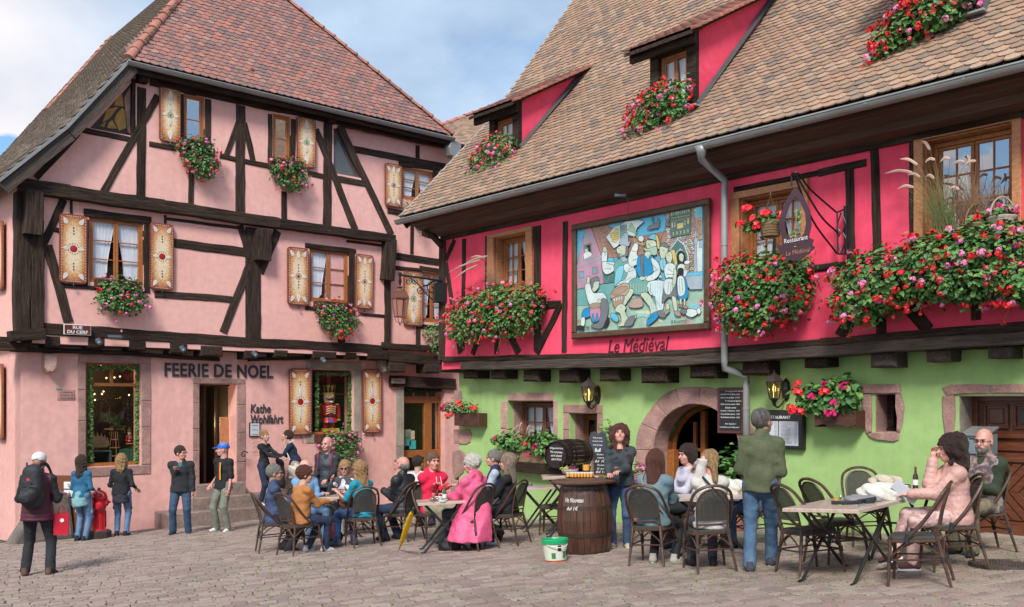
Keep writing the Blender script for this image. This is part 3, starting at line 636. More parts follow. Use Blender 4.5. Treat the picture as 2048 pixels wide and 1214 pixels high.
ridge_run(A+Vector((0,0,.03)),AP+Vector((0,0,.03)),roofP);ridge_run(B+Vector((0,0,.03)),AP+Vector((0,0,.03)),roofP);ridge_run(A+back*.9+(AP-A)*.25,AP+back*.9,roofP)
def plank(P0,P1,wdt,th,parent,m,name='barge_board',updir=Vector((0,0,1))):
 d=(P1-P0);Ln=d.length;d.normalize();u2=(updir-d*updir.dot(d)).normalized();n_=d.cross(u2)
 b=MB();b.box(0,Ln,-wdt,0,-th/2,th/2)
 Mw=Matrix(((d.x,u2.x,n_.x,P0.x),(d.y,u2.y,n_.y,P0.y),(d.z,u2.z,n_.z,P0.z),(0,0,0,1)));return b.obj(name,m,parent,Mw)
for (p_,q_) in ((E0,K),(K,A)):
 plank(p_+Vector((0,0,-.03)),q_+Vector((0,0,-.03)),.26,.05,PH,m_timber2);plank(p_+PW.n*.05+Vector((0,0,.02)),q_+PW.n*.05+Vector((0,0,.02)),.06,.06,PH,m_zinc,'roof_edge_flashing')
 v=[p_-PW.n*(EV-D2+.1)+Vector((0,0,-.2)),p_+Vector((0,0,-.2)),q_+Vector((0,0,-.2)),q_-PW.n*(EV-D2+.1)+Vector((0,0,-.2))]
 mk('verge_soffit',v+[x+Vector((0,0,.1)) for x in v],[(0,1,2,3),(7,6,5,4),(0,3,7,4),(1,5,6,2),(0,4,5,1),(3,2,6,7)],m_timber,PH)
gutter(A+PW.n*.06+Vector((0,0,-.05))-PW.u*.05,B+PW.n*.06+Vector((0,0,-.07)),.075,PH)
sa,za=PW.at(262,140,EV);sb=(B-PW.O).dot(PW.u)
b=MB();b.box(sa,sb,A.z-.22,A.z-.07,EV-.1,EV-.04,0);b.box(sa+.1,sb+2,A.z-.16,A.z-.10,D3-.1,EV-.1,0);b.obj('eaves_board',m_timber,PH,PW.M(0,0,0))
b=MB();b.box(sa+.25,sb,ztop-.15,A.z-.16,D2-.3,D2-.02,0);b.obj('wall_plate',m_timber,PH,PW.M(0,0,0))
hb=MB();hs0=(B-PW.O).dot(PW.u);hb.T=None
hp=[(.0,.30),(.30,.28),(.30,.0),(.10,-.16),(-.06,-.10),(-.12,.10)]
hb.prism([(x,y) for x,y in hp],-.12,.12,.01);hb.tube([(.24,-.05,0),(.24,-.3,0),(.30,-.42,0)],.045,10)
hb.obj('rain_hopper',m_zinc,PH,PW.M(hs0-.05,A.z-.42,EV-.05))
vp=ray_plane(500,142,A,nf);b=MB();b.lathe([(.09,0),(.085,.05),(.05,.11),(.0,.13)],10);b.obj('roof_vent',m_ridge,roofP,Mf.to_3x3().to_4x4().copy() if False else Matrix.Translation(vp) @ Mf.to_3x3().to_4x4())
def shutter(W,x0,y0,x1,y1,d,style,parent):
 s0,z0,s1,z1=W.rect(x0,y0,x1,y1,d);w_,h=s1-s0,z1-z0
 n=5;r_=w_*.14;P=[]
 for (cx_,cy_,a0) in ((w_/2-r_,h/2-r_,0),(-w_/2+r_,h/2-r_,90),(-w_/2+r_,-h/2+r_,180),(w_/2-r_,-h/2+r_,270)):
  for k in range(n): a=math.radians(a0+90*k/(n-1));P.append((cx_+r_*math.cos(a),cy_+r_*math.sin(a)))
 b=MB();b.prism(P,0,.03,.008);Mw=W.M((s0+s1)/2,(z0+z1)/2,d,random.gauss(0,.006))
 sh=b.obj('shutter',m_shut_rim,parent,Mw)
 b=MB();b.prism([(x*.90,y*(1-.07*w_/h*1.5)) for x,y in P],.0305,.034);b.obj('shutter_panel',shutter_mat(w_,h),sh,Mw)
 def drop(x,y,a,ln,wd):
  b=MB();Q=[]
  for k in range(12): t=2*math.pi*k/12;Q.append((ln/2*math.cos(t),wd/2*math.sin(t)*(1-.55*math.cos(t)) ))
  ca,sa_=math.cos(a),math.sin(a);b.prism([(x+u*ca-v*sa_,y+u*sa_+v*ca) for u,v in Q],.034,.042,.003);b.obj('icing_drop',m_icing,sh,Mw)
 def dot(x,y,r,m):
  b=MB();b.lathe([(r,.034),(r*.8,.040),(0.001,.043)],10,(x,y,0),caps=False);b.obj('icing_dot',m,sh,Mw)
 ex,ey=w_*.31,h/2-w_*.26
 if style in (0,1):
  for sx_ in (-1,1):
   for sy in (-1,1): drop(sx_*ex*.95,sy*ey,math.atan2(sy,sx_*.55),w_*.28,w_*.15)
 if style ==1:
  for sy in (-1,1): drop(0,sy*ey*.96,sy*math.pi/2,w_*.34,w_*.15)
 if style ==2:
  for sy in (-1,1): drop(0,sy*ey*.94,sy*math.pi/2,w_*.42,w_*.2);drop(0,sy*w_*.33,sy*math.pi/2,w_*.30,w_*.15)
  for sx_ in (-1,1):
   for sy in (-1,1): dot(sx_*ex,sy*(ey+w_*.08),w_*.06,m_icing_g)
 if style ==3:
  for sx_ in (-1,1):
   for sy in (-1,1): drop(sx_*ex*.95,sy*ey,math.atan2(sy,sx_*.55),w_*.25,w_*.14)
  for sy in (-1,1): drop(0,sy*w_*.42,sy*math.pi/2,w_*.4,w_*.10)
 for sx_ in (-1,1): drop(sx_*w_*.28,0,math.pi if sx_ < 0 else 0,w_*.22,w_*.13)
 dot(0,0,w_*(.14 if style in (0,3) else .075),m_icing_g if style ==2 else m_icing_r)
 b=MB();k_=14
 for k in range(k_): a=2*math.pi*k/k_;r_=w_*.2 if style in (0,3) else w_*.12;b.box(r_*math.cos(a)-w_*.014,r_*math.cos(a)+w_*.014,r_*math.sin(a)-w_*.014,r_*math.sin(a)+w_*.014,.034,.04)
 nn=int(h/w_*9);b.mi=1
 for k in range(nn):
  y=-h/2*.9+h*.9*k/(nn-1)
  for sx_ in (-1,1): b.box(sx_*w_*.425-w_*.012,sx_*w_*.425+w_*.012,y-w_*.018,y+w_*.018,.031,.037)
 for k in range(7):
  for sy in (-1,1): x=-w_*.24+w_*.48*k/6;b.box(x-w_*.018,x+w_*.018,sy*(h/2-w_*.075)-w_*.012,sy*(h/2-w_*.075)+w_*.012,.031,.037)
 b.mi=2
 for sy in (-1,1):
  for k in range(3): y=sy*(h*.30-k*w_*.11) if style in (0,3) else sy*(w_*.22+k*w_*.13);b.box(-w_*.022,w_*.022,y-w_*.025,y+w_*.025,.034,.04)
 tag(b.obj('icing_beads',[m_iron,m_icing,m_dot],sh,Mw),kind='stuff')
 b=MB();b.tube([(0,-h/2+.02,.03),(0,-h/2-.05,.045)],.010,6);b.box(-.03,.03,-h/2-.07,-h/2-.05,.03,.05);b.obj('shutter_catch',m_iron,sh,Mw)
 return sh
m_shut_rim=mat('gingerbread_rim',(.26,.072,.034),.55,(.17,.042,.022),scale=8)
m_icing=mat('icing_white',(.74,.70,.66),.5);m_icing_r=mat('icing_red',(.42,.012,.02),.25,coat=.6);m_icing_g=mat('icing_green',(.06,.30,.12),.4);m_dot=mat('icing_dark',(.05,.03,.02),.5)
def shutter_mat(w_,h):
 nm='gingerbread_%d_%d' % (int(w_*50),int(h*50))
 if nm in MATS: return MATS[nm]
 m=mat(nm,(.70,.50,.27),.6,bump=.1);t=m.node_tree;l=t.links.new;p=t.nodes['Principled BSDF']
 tcn=nd(t,'ShaderNodeTexCoord');sp=nd(t,'ShaderNodeSeparateXYZ');l(tcn.outputs['Object'],sp.inputs[0])
 def mm(op,a,b_=0.0):
  n_=nd(t,'ShaderNodeMath',operation=op)
  for i,v in enumerate((a,b_)):
   if isinstance(v,(int,float)): n_.inputs[i].default_value=v
   else: l(v,n_.inputs[i])
  return n_.outputs[0]
 ex=mm('POWER',mm('ABSOLUTE',mm('DIVIDE',sp.outputs[0],w_*.47)),2.6);ey=mm('POWER',mm('ABSOLUTE',mm('DIVIDE',sp.outputs[1],h*.50)),3.6)
 nz=nd(t,'ShaderNodeTexNoise');nz.inputs['Scale'].default_value=26;nz.inputs['Detail'].default_value=5;l(tcn.outputs['Object'],nz.inputs['Vector'])
 v=mm('ADD',mm('ADD',ex,ey),mm('MULTIPLY',mm('SUBTRACT',nz.outputs[0],.5),.9))
 rp=nd(t,'ShaderNodeValToRGB');e_=rp.color_ramp.elements;e_[0].position=.02;e_[0].color=(.80,.66,.46,1);e_[1].position=.85;e_[1].color=(.33,.085,.03,1)
 q_=e_.new(.38);q_.color=(.62,.32,.125,1);l(v,rp.inputs[0]);l(rp.outputs[0],p.inputs['Base Color']);return m
for (a,st,dd) in (((118,429,174,567),0,D1),((299,447,347,580),0,D1),((574,495,617,611),1,D1),((710,509,746,618),1,D1),((806,543,845,652),2,D3),
 ((318,177,361,285),2,D2),((593,236,631,335),2,D2),((769,328,803,414),1,D3),((879,345,903,425),1,D3),((577,737,622,870),3,D0),((724,738,763,866),3,D0)):
 shutter(PW,*a,dd+.05,st,PH)
SW=Wall((PW.W(sL0,0,0)).xy,PW.n.xy)
SW.R=Matrix(((PW.n.x,0,-PW.u.x),(PW.n.y,0,-PW.u.y),(0,1,0))).to_4x4()
for (y0,y1) in ((727,880),(440,578)):
 def at2(px,py):
  r=Vector(((px-HX)/F,1,(HY-py)/F));p0=PW.W(sL0 if y0 > 700 else sL1,0,0)-PW.u*.06;t=p0.dot(PW.u)/r.dot(PW.u);p=r*t;return p,EYE+p.z
 p1,zt=at2(8,y0);_,zb=at2(8,y1);wd=.55
 c=p1-PW.n*wd/2;b=MB();n=5;P=[];h=zt-zb
 for (cx_,cy_,a0) in ((wd/2-.08,h/2-.08,0),(-wd/2+.08,h/2-.08,90),(-wd/2+.08,-h/2+.08,180),(wd/2-.08,-h/2+.08,270)):
  for k in range(n): a=math.radians(a0+90*k/(n-1));P.append((cx_+.08*math.cos(a),cy_+.08*math.sin(a)))
 b.prism(P,0,.03,.008);Mw=Matrix.Translation(Vector((c.x,c.y,(zt+zb)/2))) @ SW.R
 sh=b.obj('shutter',m_shut_rim,PH,Mw)
 b=MB();b.prism([(x*.9,y*.95) for x,y in P],.0305,.034);b.obj('shutter_panel',shutter_mat(wd,h),sh,Mw)
random.seed(11)
RH=thing('half_timbered_restaurant','raspberry red and green half-timbered restaurant with steep buff tiled roof and dormers','house',RW.W(-3,gz(1,16),0))
G0,G1=0.0,.32
rr=lambda d,*a: RW.rect(*a,d)
gL=RW.at(918,850,G0)[0];gR=RW.at(2048,900,G0)[0]+5
zr=RW.at(1280,722,G1)[1]
REV=1.0
GA=Wp(RW,832,434,REV);GB=Wp(RW,2048,122,REV);print('gutter z',GA.z,GB.z)
zg=(GA.z+GB.z)/2
gw1=rr(G0,1016,802,1107,918);gw2=rr(G0,1139,827,1195,925);gw3=rr(G0,1751,787,1800,865);gdr=rr(G0,1918,790,2100,1078)
ac=RW.at(1392,905,G0);ra=RW.at(1392,806,G0)[1]-ac[1];al=RW.at(1306,905,G0)[0];ar_=RW.at(1484,905,G0)[0];rx=(ar_-al)/2;acx=(al+ar_)/2;zb_=RW.at(1392,1075,G0)[1]
def archpts(rx_,rz_,n=18,base=True):
 P=[(acx+rx_*math.cos(math.pi*k/n),ac[1]+rz_*math.sin(math.pi*k/n)) for k in range(n+1)]
 return ([(acx+rx_,zb_)] if base else [])+P+([(acx-rx_,zb_)] if base else [])
poly_wall('ground_floor_wall',RW,G0,[(gL,-4),(gR,-4),(gR,zr+.1),(gL,zr+.1)],[R4(gw1),R4(gw2),R4(gw3),R4(gdr),archpts(rx,ra)],.5,m_green,RH)
wa=rr(G1,990,470,1054,578);wb=rr(G1,1481,386,1604,520);wc=rr(G1,1849,262,2026,470)
rL=RW.at(884,600,G1)[0];ztr=zg-.12
poly_wall('upper_floor_wall',RW,G1,[(rL,zr),(gR,zr),(gR,ztr),(rL,ztr)],[R4(wa),R4(wb),R4(wc)],.35,m_red,RH)
b=MB();b.box(rL,gR,zr-.02,zr-.005,-.3,G1,0);b.obj('jetty_underside',m_timber,RH,RW.M(0,0,0))
for (s,d,z0,z1,m) in ((rL,G1,zr,ztr+.3,m_red),(gL,G0,-4,zr,m_green)):
 p=RW.W(s,0,d-.003);q_=p-RW.n*8
 V=[(p.x,p.y,z0),(q_.x,q_.y,z0),(q_.x,q_.y,z1),(p.x,p.y,z1)];V +=[(v[0]+RW.u.x*.3,v[1]+RW.u.y*.3,v[2]) for v in V]
 mk('end_wall',V,[(0,3,2,1),(4,5,6,7),(0,1,5,4),(3,7,6,2),(0,4,7,3),(1,2,6,5)],m,RH)
def surround(r,px_out,d,m,parent,dep=.25,proud=.05):
 s0,z0,s1,z1=r;o=rr(d,*px_out);b=MB()
 b.box(o[0],o[2],z1,o[3],-.02,proud,.008);b.box(o[0],s0,o[1],z1,-.02,proud,.008);b.box(s1,o[2],o[1],z1,-.02,proud,.008)
 b.box(s0,s1,z0-.05,z0,-dep,proud+.02,.006)
 b.box(s0-.01,s0+.015,z0,z1,-dep,-.021);b.box(s1-.015,s1+.01,z0,z1,-dep,-.021);b.box(s0+.015,s1-.015,z1-.015,z1+.01,-dep,-.021)
 c=((s0+s1)/2,(z0+z1)/2);b.V=[(x-c[0],y-c[1],z) for x,y,z in b.V]
 b.obj('window_surround',m,parent,RW.M(*c,d))
def inset(r,a,b_=None): b_=a if b_ is None else b_;return (r[0]+a,r[1],r[2]-a,r[3]-b_)
surround(wa,(977,470-9,1067,600),G1,m_orange2,RH);window(RW,inset(wa,.02),G1-.2,RH,m_orange,rows=3,cols=2,fw=.04)
surround(wb,(1464,386-14,1618,545),G1,m_orange2,RH);window(RW,inset(wb,.02),G1-.2,RH,m_orange,rows=3,cols=2,fw=.05)
surround(wc,(1830,262-17,2045,500),G1,m_orange2,RH);window(RW,inset(wc,.02),G1-.2,RH,m_orange,rows=3,cols=2,fw=.06,g=glass('bright_window_glass',(.5,.55,.6),.03,.5))
TR=[((884,482),(882,720),13),((926,478),(924,700),7),((908,480),(891,520),7),((890,526),(919,706),8),((1073,452),(1073,700),14),((1129,443),(1127,704),10),((972,472),(972,600),6),
 ((1078,612),(1120,609),16),((1120,605),(1072,706),12),((962,660),(944,708),9),((991,660),(991,708),8),((1014,660),(1036,706),13),
 ((1467,379),(1636,346),10),((1636,346),(1731,325),15),((1698,336),(1702,560),17),((1622,537),(1690,531),15),((1714,612),(1678,672),24),((1747,300),(1757,600),17),((1823,278),(1824,600),12),
 ((1760,620),(1760,668),20),((1812,610),(1856,660),26),((1950,560),(1950,640),20),((1455,600),(1500,668),16)]
for a,b_,w_ in TR: beam(RW,a,b_,w_,G1-.06,.085,RH,wob=.02)
beam(RW,(884,719),(1280,712),13,G1-.2,.28,RH);beam(RW,(1280,712),(1640,686),15,G1-.2,.282,RH);beam(RW,(1640,685),(2060,652),20,G1-.2,.28,RH)
beam(RW,(921,732),(1340,723),18,G1-.2,.33,RH,m_timber2);beam(RW,(1340,723),(2060,673),22,G1-.2,.33,RH,m_timber2)
beam(RW,(876,728),(930,728),34,-.3,G1+.25,RH)
for J in ((925,741,954,757),(980,740,1010,758),(1045,740,1076,763),(1116,739,1155,765),(1197,737,1236,762),(1281,736,1332,765),(1378,730,1430,756),(1483,722,1535,750),(1607,714,1653,734),(1740,704,1791,735),(1851,698,1900,723),(1975,690,2024,716)):
 joist(RW,*J,G0-.02,G1+.03,RH,m_timber2 if J[0] > 1700 else m_timber)
s0=rL-.35;s1=gR
zt_=zg
b=MB();b.box(rL,s1,zt_-.42,zt_-.12,G1-.05,G1+.05,0);b.obj('wall_plate',m_timber,RH,RW.M(0,0,0))
prof=[(G1+.05,zt_-.12),(G1+.06,zt_-.34),(G1+.26,zt_-.30),(G1+.27,zt_-.20),(REV-.26,zt_-.165),(REV-.25,zt_-.13),(REV-.13,zt_-.11),(REV-.12,zt_-.02),(REV-.02,zt_+.0),(REV-.02,zt_+.03),(G1+.05,zt_+.10)]
b=MB();V=[(s0,z,d) for d,z in prof]+[(s1,z,d) for d,z in prof];n=len(prof)
b.add(V,[(i,(i+1) % n,n+(i+1) % n,n+i) for i in range(n)]+[tuple(range(n)),tuple(range(n,2*n))]);b.obj('eaves_boards',m_soffit,RH,RW.M(0,0,0))
gA=RW.W(rL-.52,zg-.03,REV+.07);gB=RW.W(gR,zg-.03,REV+.07)
gutter(gA,gB,.082,RH,1.15)
beam(RW,(842,452),(880,492),9,G1+.2,.1,RH)
se=rL-.5
pf=[RW.hit_s(x,y,se) for x,y in ((818,437),(905,341),(985,241),(1035,172),(1155,-5))]
print('roof profile',[(round(a,2),round(z,2)) for a,z in pf])
e0=(REV,zg+.03);k0=pf[2];sl_up=(pf[4][1]-pf[2][1])/(pf[2][0]-pf[4][0]);
kd=k0[0];top=(kd-6.0,k0[1]+6.0*sl_up)
print('pitch',math.degrees(math.atan(sl_up)),math.degrees(math.atan((k0[1]-e0[1])/(e0[0]-k0[0]))))
P_=lambda s,dz: RW.W(s,dz[1],dz[0])
V=[]
for s in (se,gR): V +=[P_(s,e0),P_(s,k0),P_(s,top)]
V=[v+Vector((0,0,-.04)) for v in V]
roofR=mk('roof',V,[(0,3,4,1),(1,4,5,2)],MATS['roof_boarding'],RH)
MR0=frame3(P_(se,e0),RW.u,P_(se,k0)-P_(se,e0));MR1=frame3(P_(se,k0),RW.u,P_(se,top)-P_(se,k0))
L0=(P_(se,k0)-P_(se,e0)).length;L1=(P_(se,top)-P_(se,k0)).length
Wd=gR-se
def roof_hit(px,py):
 p=ray_plane(px,py,P_(se,k0),(Vector(MR1.col[2][:3])));
 if p.z < k0[1]: p=ray_plane(px,py,P_(se,e0),Vector(MR0.col[2][:3]))
 q_=p-RW.O;return q_.dot(RW.u),q_.dot(RW.n),p.z
def roof_z(d):
 return k0[1]+(k0[0]-d)*sl_up if d < k0[0] else e0[1]+(e0[0]-d)*(k0[1]-e0[1])/(e0[0]-k0[0])
DORM=[]
for (bx_,by_,tx,ty,lx,ox,oy) in ((1042,300,1044,196,984,1158,145),(1396,215,1400,52,1306,1513,-2),(1962,30,1966,-170,1800,2120,-250)):
 s_,d_,z_=roof_hit(bx_,by_)
 zt2=RW.at(tx,ty,d_)[1];sl_=RW.at(lx,by_,d_)[0]
 try: bd,bz=RW.hit_s(ox,oy,s_)
 except Exception: bd,bz=d_-1,zt2+.5
 m_=(bz-zt2)/(d_-bd);m_=min(max(m_,.25),.62)
 x=0
 for k in range(400):
  x=k*.01
  if zt2+m_*x < roof_z(d_-x): break
 x=k*.01
 print('dormer',round(s_,2),round(d_,2),round(z_,2),'w',round(s_-sl_,2),'h',round(zt2-z_,2),'m',round(m_,2),'x',x)
 DORM.append((s_,d_,z_,s_-sl_,zt2,m_,x))
skips=[]
for (s_,d_,z_,w_,zt2,m_,x) in DORM:
 q0=local2(MR1,[RW.W(s_-w_,roof_z(d_),d_),RW.W(s_,roof_z(d_),d_),RW.W(s_,roof_z(d_-x),d_-x),RW.W(s_-w_,roof_z(d_-x),d_-x)]);skips.append(q0)
roof_tiles([(MR0,[(0,-.06),(Wd,-.06),(Wd,L0-.02),(0,L0-.02)],[]),(MR1,[(0,-.02),(Wd,-.02),(Wd,L1),(0,L1)],skips)],.185,.125,m_tile_r,roofR,240)
b=MB();b.tube([P_(se-.02,e0)+Vector((0,0,.03)),P_(se-.02,k0)+Vector((0,0,.04)),P_(se-.02,top)+Vector((0,0,.04))],.035,4);b.obj('roof_edge_flashing',m_zinc,RH)
plank(P_(se+.02,e0)+Vector((0,0,-.05)),P_(se+.02,k0)+Vector((0,0,-.05)),.2,.05,RH,m_timber);plank(P_(se+.02,k0)+Vector((0,0,-.05)),P_(se+.02,top)+Vector((0,0,-.05)),.2,.05,RH,m_timber)
for i,(s_,d_,z_,w_,zt2,m_,x) in enumerate(DORM):
 sl_=s_-w_;h=zt2-z_
 dm=mk('dormer',[RW.W(s_,roof_z(d_)-.3,d_),RW.W(s_,zt2,d_),RW.W(s_,zt2+m_*x,d_-x),RW.W(s_-.08,roof_z(d_)-.3,d_),RW.W(s_-.08,zt2,d_),RW.W(s_-.08,zt2+m_*x,d_-x),
  RW.W(sl_,roof_z(d_)-.3,d_),RW.W(sl_,zt2,d_),RW.W(sl_,zt2+m_*x,d_-x),RW.W(sl_+.08,roof_z(d_)-.3,d_),RW.W(sl_+.08,zt2,d_),RW.W(sl_+.08,zt2+m_*x,d_-x)],
  [(0,1,2),(5,4,3),(0,3,4,1),(8,7,6),(9,10,11),(6,7,10,9)],m_red,RH)
 pw=.17;b=MB();wz0=z_+.02;wz1=zt2-.30;c=(0,0)
 b.box(s_-pw,s_+.004,z_-.25,zt2-.02,-.02,.08,.01);b.box(sl_-.004,sl_+pw,z_-.25,zt2-.02,-.02,.08,.01);b.box(sl_+pw,s_-pw,wz1,zt2-.02,-.02,.08,.01);b.box(sl_+pw,s_-pw,z_-.25,wz0,-.02,.08,.01)
 b.V=[(x_-s_,y_-z_,zz_) for x_,y_,zz_ in b.V];b.obj('dormer_frame',m_timber,dm,RW.M(s_,z_,d_))
 wn=window(RW,(sl_+pw,wz0,s_-pw,wz1),d_,RH,m_orange,sashes=1 if i ==0 else 2,rows=2,cols=2 if i ==0 else 1,fw=.05,curt=True,g=m_glass,room=.4)
 ov=.34;sd_=.32
 b=MB();b.box(sl_-sd_,s_+.10,zt2-.30,zt2-.03,.14,.22,.006);b.box(sl_-sd_,s_+.10,zt2-.06,zt2-.03,.0,.14,0);b.V=[(x_-s_,y_-z_,zz_) for x_,y_,zz_ in b.V];b.obj('dormer_eaves',m_timber,dm,RW.M(s_,z_,d_))
 Fo=RW.W(sl_-sd_,zt2-ov*m_+.02,d_+ov);Up=RW.W(sl_-sd_,zt2+m_*x+.02,d_-x)
 Wr=w_+sd_+.14;V=[Fo,Fo+RW.u*Wr,Up+RW.u*Wr,Up];V +=[v+Vector((0,0,-.06)) for v in V]
 dr=mk('dormer_roof',V,[(0,1,2,3),(7,6,5,4),(0,4,5,1),(1,5,6,2),(3,7,4,0),(2,6,7,3)],m_timber,RH)
 Md=frame3(Fo+Vector((0,0,.0)),RW.u,Up-Fo);LL=(Up-Fo).length
 roof_tiles([(Md,[(0,-.04),(Wr,-.04),(Wr,LL),(0,LL)],[])],.185,.125,m_tile_p,dr,20)
 n=int(LL/.16)
 for k in range(n):
  b=MB();b.box(0,.17,-.09,-.0,-.02,.02,.006);p=Md @ Matrix.Translation((Wr-.01,k*.16,.02)) @ Matrix.Rotation(math.pi/2,4,'Z') @ Matrix.Rotation(.06,4,'Y')
  if k ==0: me_=b.mesh('verge_tile',m_ridge)
  inst('verge_tile',me_,p,dr)
 b=MB();b.tube([RW.W(s_+.03,roof_z(d_)+.03,d_+.05),RW.W(s_+.03,zt2+m_*x,d_-x+.05)],.05,4);b.obj('cheek_flashing',mat('lead_flashing',(.07,.065,.065),.6),dm)
 if i: b=MB();b.box(sl_-.1,s_+.12,z_-.03,z_+.0,.06,.22,.004);b.V=[(x_-s_,y_-z_,zz_) for x_,y_,zz_ in b.V];b.obj('sill_flashing',m_zinc,dm,RW.M(s_,z_,d_))
pd=G1+.16
def pp(x,y,d): return Wp(RW,x,y,d)
c0=pp(1403,296,REV+.07);c1=pp(1403,318,REV+.05);c2=pp(1449,368,pd);c3=pp(1452,728,pd);c3.x,c3.y=c2.x,c2.y
p4=pp(1493,757,.14);c5=Vector((p4.x,p4.y,pp(1493,1050,.14).z))
b=MB();b.tube([c0+Vector((0,0,.02)),c0+Vector((0,0,-.06)),c1,c2+Vector((0,0,.06)),c2+Vector((0,0,-.06)),c3+Vector((0,0,.05)),c3+Vector((0,0,-.06)),p4+Vector((0,0,.05)),p4+Vector((0,0,-.05)),c5],[.10,.075]+[.052]*8,12)
dp=b.obj('downpipe',m_zinc,RH,smooth=True)
for z in (c2.z-.9,c3.z+.35): b=MB();b.lathe([(.058,-.015),(.058,.015)],12,(c2.x,c2.y,z));b.obj('pipe_clip',m_zinc,dp)
for z in (p4.z-.45,p4.z-1.6): b=MB();b.lathe([(.058,-.015),(.058,.015)],12,(p4.x,p4.y,z));b.obj('pipe_clip',m_zinc,dp)
stone_blocks(RW,[(lambda r: (r[0],r[3]-.001,r[2],r[3]+.16))(gw1)],-.15,.17,RH,m_pinkstone)
o=rr(G0,1002,789,1116,935)
stone_blocks(RW,[(o[0],(gw1[1]+gw1[3])/2,gw1[0],gw1[3]),(o[0],gw1[1],gw1[0],(gw1[1]+gw1[3])/2),(gw1[2],(gw1[1]+gw1[3])/2-.1,o[2],gw1[3]),(gw1[2],gw1[1],o[2],(gw1[1]+gw1[3])/2-.1)],-.15,.17,RH,m_pinkstone)
def reveal(r,dep,m,parent,fr=-.14):
 s0,z0,s1,z1=r;b=MB();b.box(s0-.01,s0+.012,z0,z1,-dep,fr);b.box(s1-.012,s1+.01,z0,z1,-dep,fr);b.box(s0+.012,s1-.012,z1-.012,z1+.01,-dep,fr);b.box(s0,s1,z0-.01,z0+.012,-dep,-.005)
 c=((s0+s1)/2,(z0+z1)/2);b.V=[(x-c[0],y-c[1],z) for x,y,z in b.V];b.obj('stone_reveal',m,parent,RW.M(*c,0))
reveal(gw1,.42,m_pinkstone,RH);reveal(gw2,.42,m_stone,RH);reveal(gw3,.40,m_stone,RH,-.004);reveal(gdr,.42,m_stone2,RH,-.004)
window(RW,inset(gw1,.03),-.35,RH,mat('reddish_window_wood',(.22,.075,.03),.5,(.14,.045,.02),stretch=(6,6,1),scale=4),rows=3,cols=2,g=m_glass_d)
window(RW,inset(gw2,.03),-.35,RH,MATS['reddish_window_wood'],rows=2,cols=1,g=m_glass_d,curt=False)
o2=rr(G0,1127,809,1206,925)
stone_blocks(RW,[(o2[0],gw2[3],o2[2],o2[3]),(o2[0],gw2[1],gw2[0],gw2[3]-.3),(o2[0],gw2[3]-.3,gw2[0],gw2[3]),(gw2[2],gw2[1],o2[2],gw2[3]-.4),(gw2[2],gw2[3]-.4,o2[2],gw2[3])],-.12,.145,RH,m_stone)
b=MB();r_=rr(.2,996,925,1115,945);b.box(r_[0]-.1,r_[2]+.1,r_[1],r_[3],0,.22,.01);b.obj('window_sill',m_timber,RH,RW.M(0,0,0))
s0,z0,s1,z1=gw3
b=MB();b.box(s0+(s1-s0)*.42,s0+(s1-s0)*.5,z0,z1,-.33,-.28,.005);b.box(s1-.05,s1,z0,z1,-.33,-.28);b.box(s0,s1,z0,z0+.05,-.33,-.28);b.box(s0,s0+.3*(s1-s0),z0,z1,-.36,-.3)
lw3=b.obj('cellar_window',m_timber,RH,RW.M(0,0,0))
mk('pane',[(s0,z0,-.35),(s1,z0,-.35),(s1,z1,-.35),(s0,z1,-.35)],[(0,1,2,3)],glass('dim_sky_glass',(.1,.1,.1),.05,.1),lw3,RW.M(0,0,0));mk('room_behind',[(s0-.1,z0-.1,-.55),(s1+.1,z0-.1,-.55),(s1+.1,z1+.1,-.55),(s0-.1,z1+.1,-.55)],[(0,1,2,3)],m_dark,lw3,RW.M(0,0,0))
for P in ([(1731,769),(1806,768),(1808,786),(1778,788),(1748,787),(1732,787)],[(1731,788),(1749,788),(1751,830),(1750,864),(1740,868),(1733,845)],[(1799,787),(1808,787),(1815,812),(1812,845),(1806,865),(1800,863),(1802,838),(1798,812)],[(1741,868),(1752,865),(1805,865),(1804,880),(1796,884),(1760,879),(1745,873)]):
 rock('stone_block',RW,P,m_stone,RH,-.08,.115)
for P in ([(912,781),(926,781),(927,801),(924,808),(913,806)],[(911,859),(942,859),(946,868),(944,884),(936,889),(912,887)],[(909,903),(922,899),(932,905),(936,920),(930,945),(912,960),(908,930)],[(906,955),(920,962),(915,985),(905,990)]):
 rock('corner_stone',RW,P,m_stone,RH,-.03,.06)
s0,z0,s1,z1=gdr;dx=.40;md_=mat('varnished_door_wood',(.18,.055,.022),.4,(.10,.03,.014),stretch=(3,16,3),scale=2,fine=.2,coat=.2,bump=.15)
b=MB();b.box(s0,s1+.6,z0,z1,-dx-.06,-dx);dr=b.obj('house_door',md_,RH,RW.M(0,0,0))
H_=z1-z0;w_=s1-s0
def dpan(a0,a1,b0,b1,t=.03,m=None,nm='door_panel'):
 b=MB();b.box(s0+a0,s0+a1,z0+b0*H_,z0+b1*H_,-dx,-dx+t,.012);b.obj(nm,m or md_,dr,RW.M(0,0,0))
W0=.08
dpan(0,W0,0,1,.05);dpan(W0,2.2,.955,1,.05);dpan(W0,2.2,0,.10,.045);dpan(W0,2.2,.52,.555,.05);dpan(W0,2.2,.60,.66,.03);dpan(W0,2.2,.69,.72,.045)
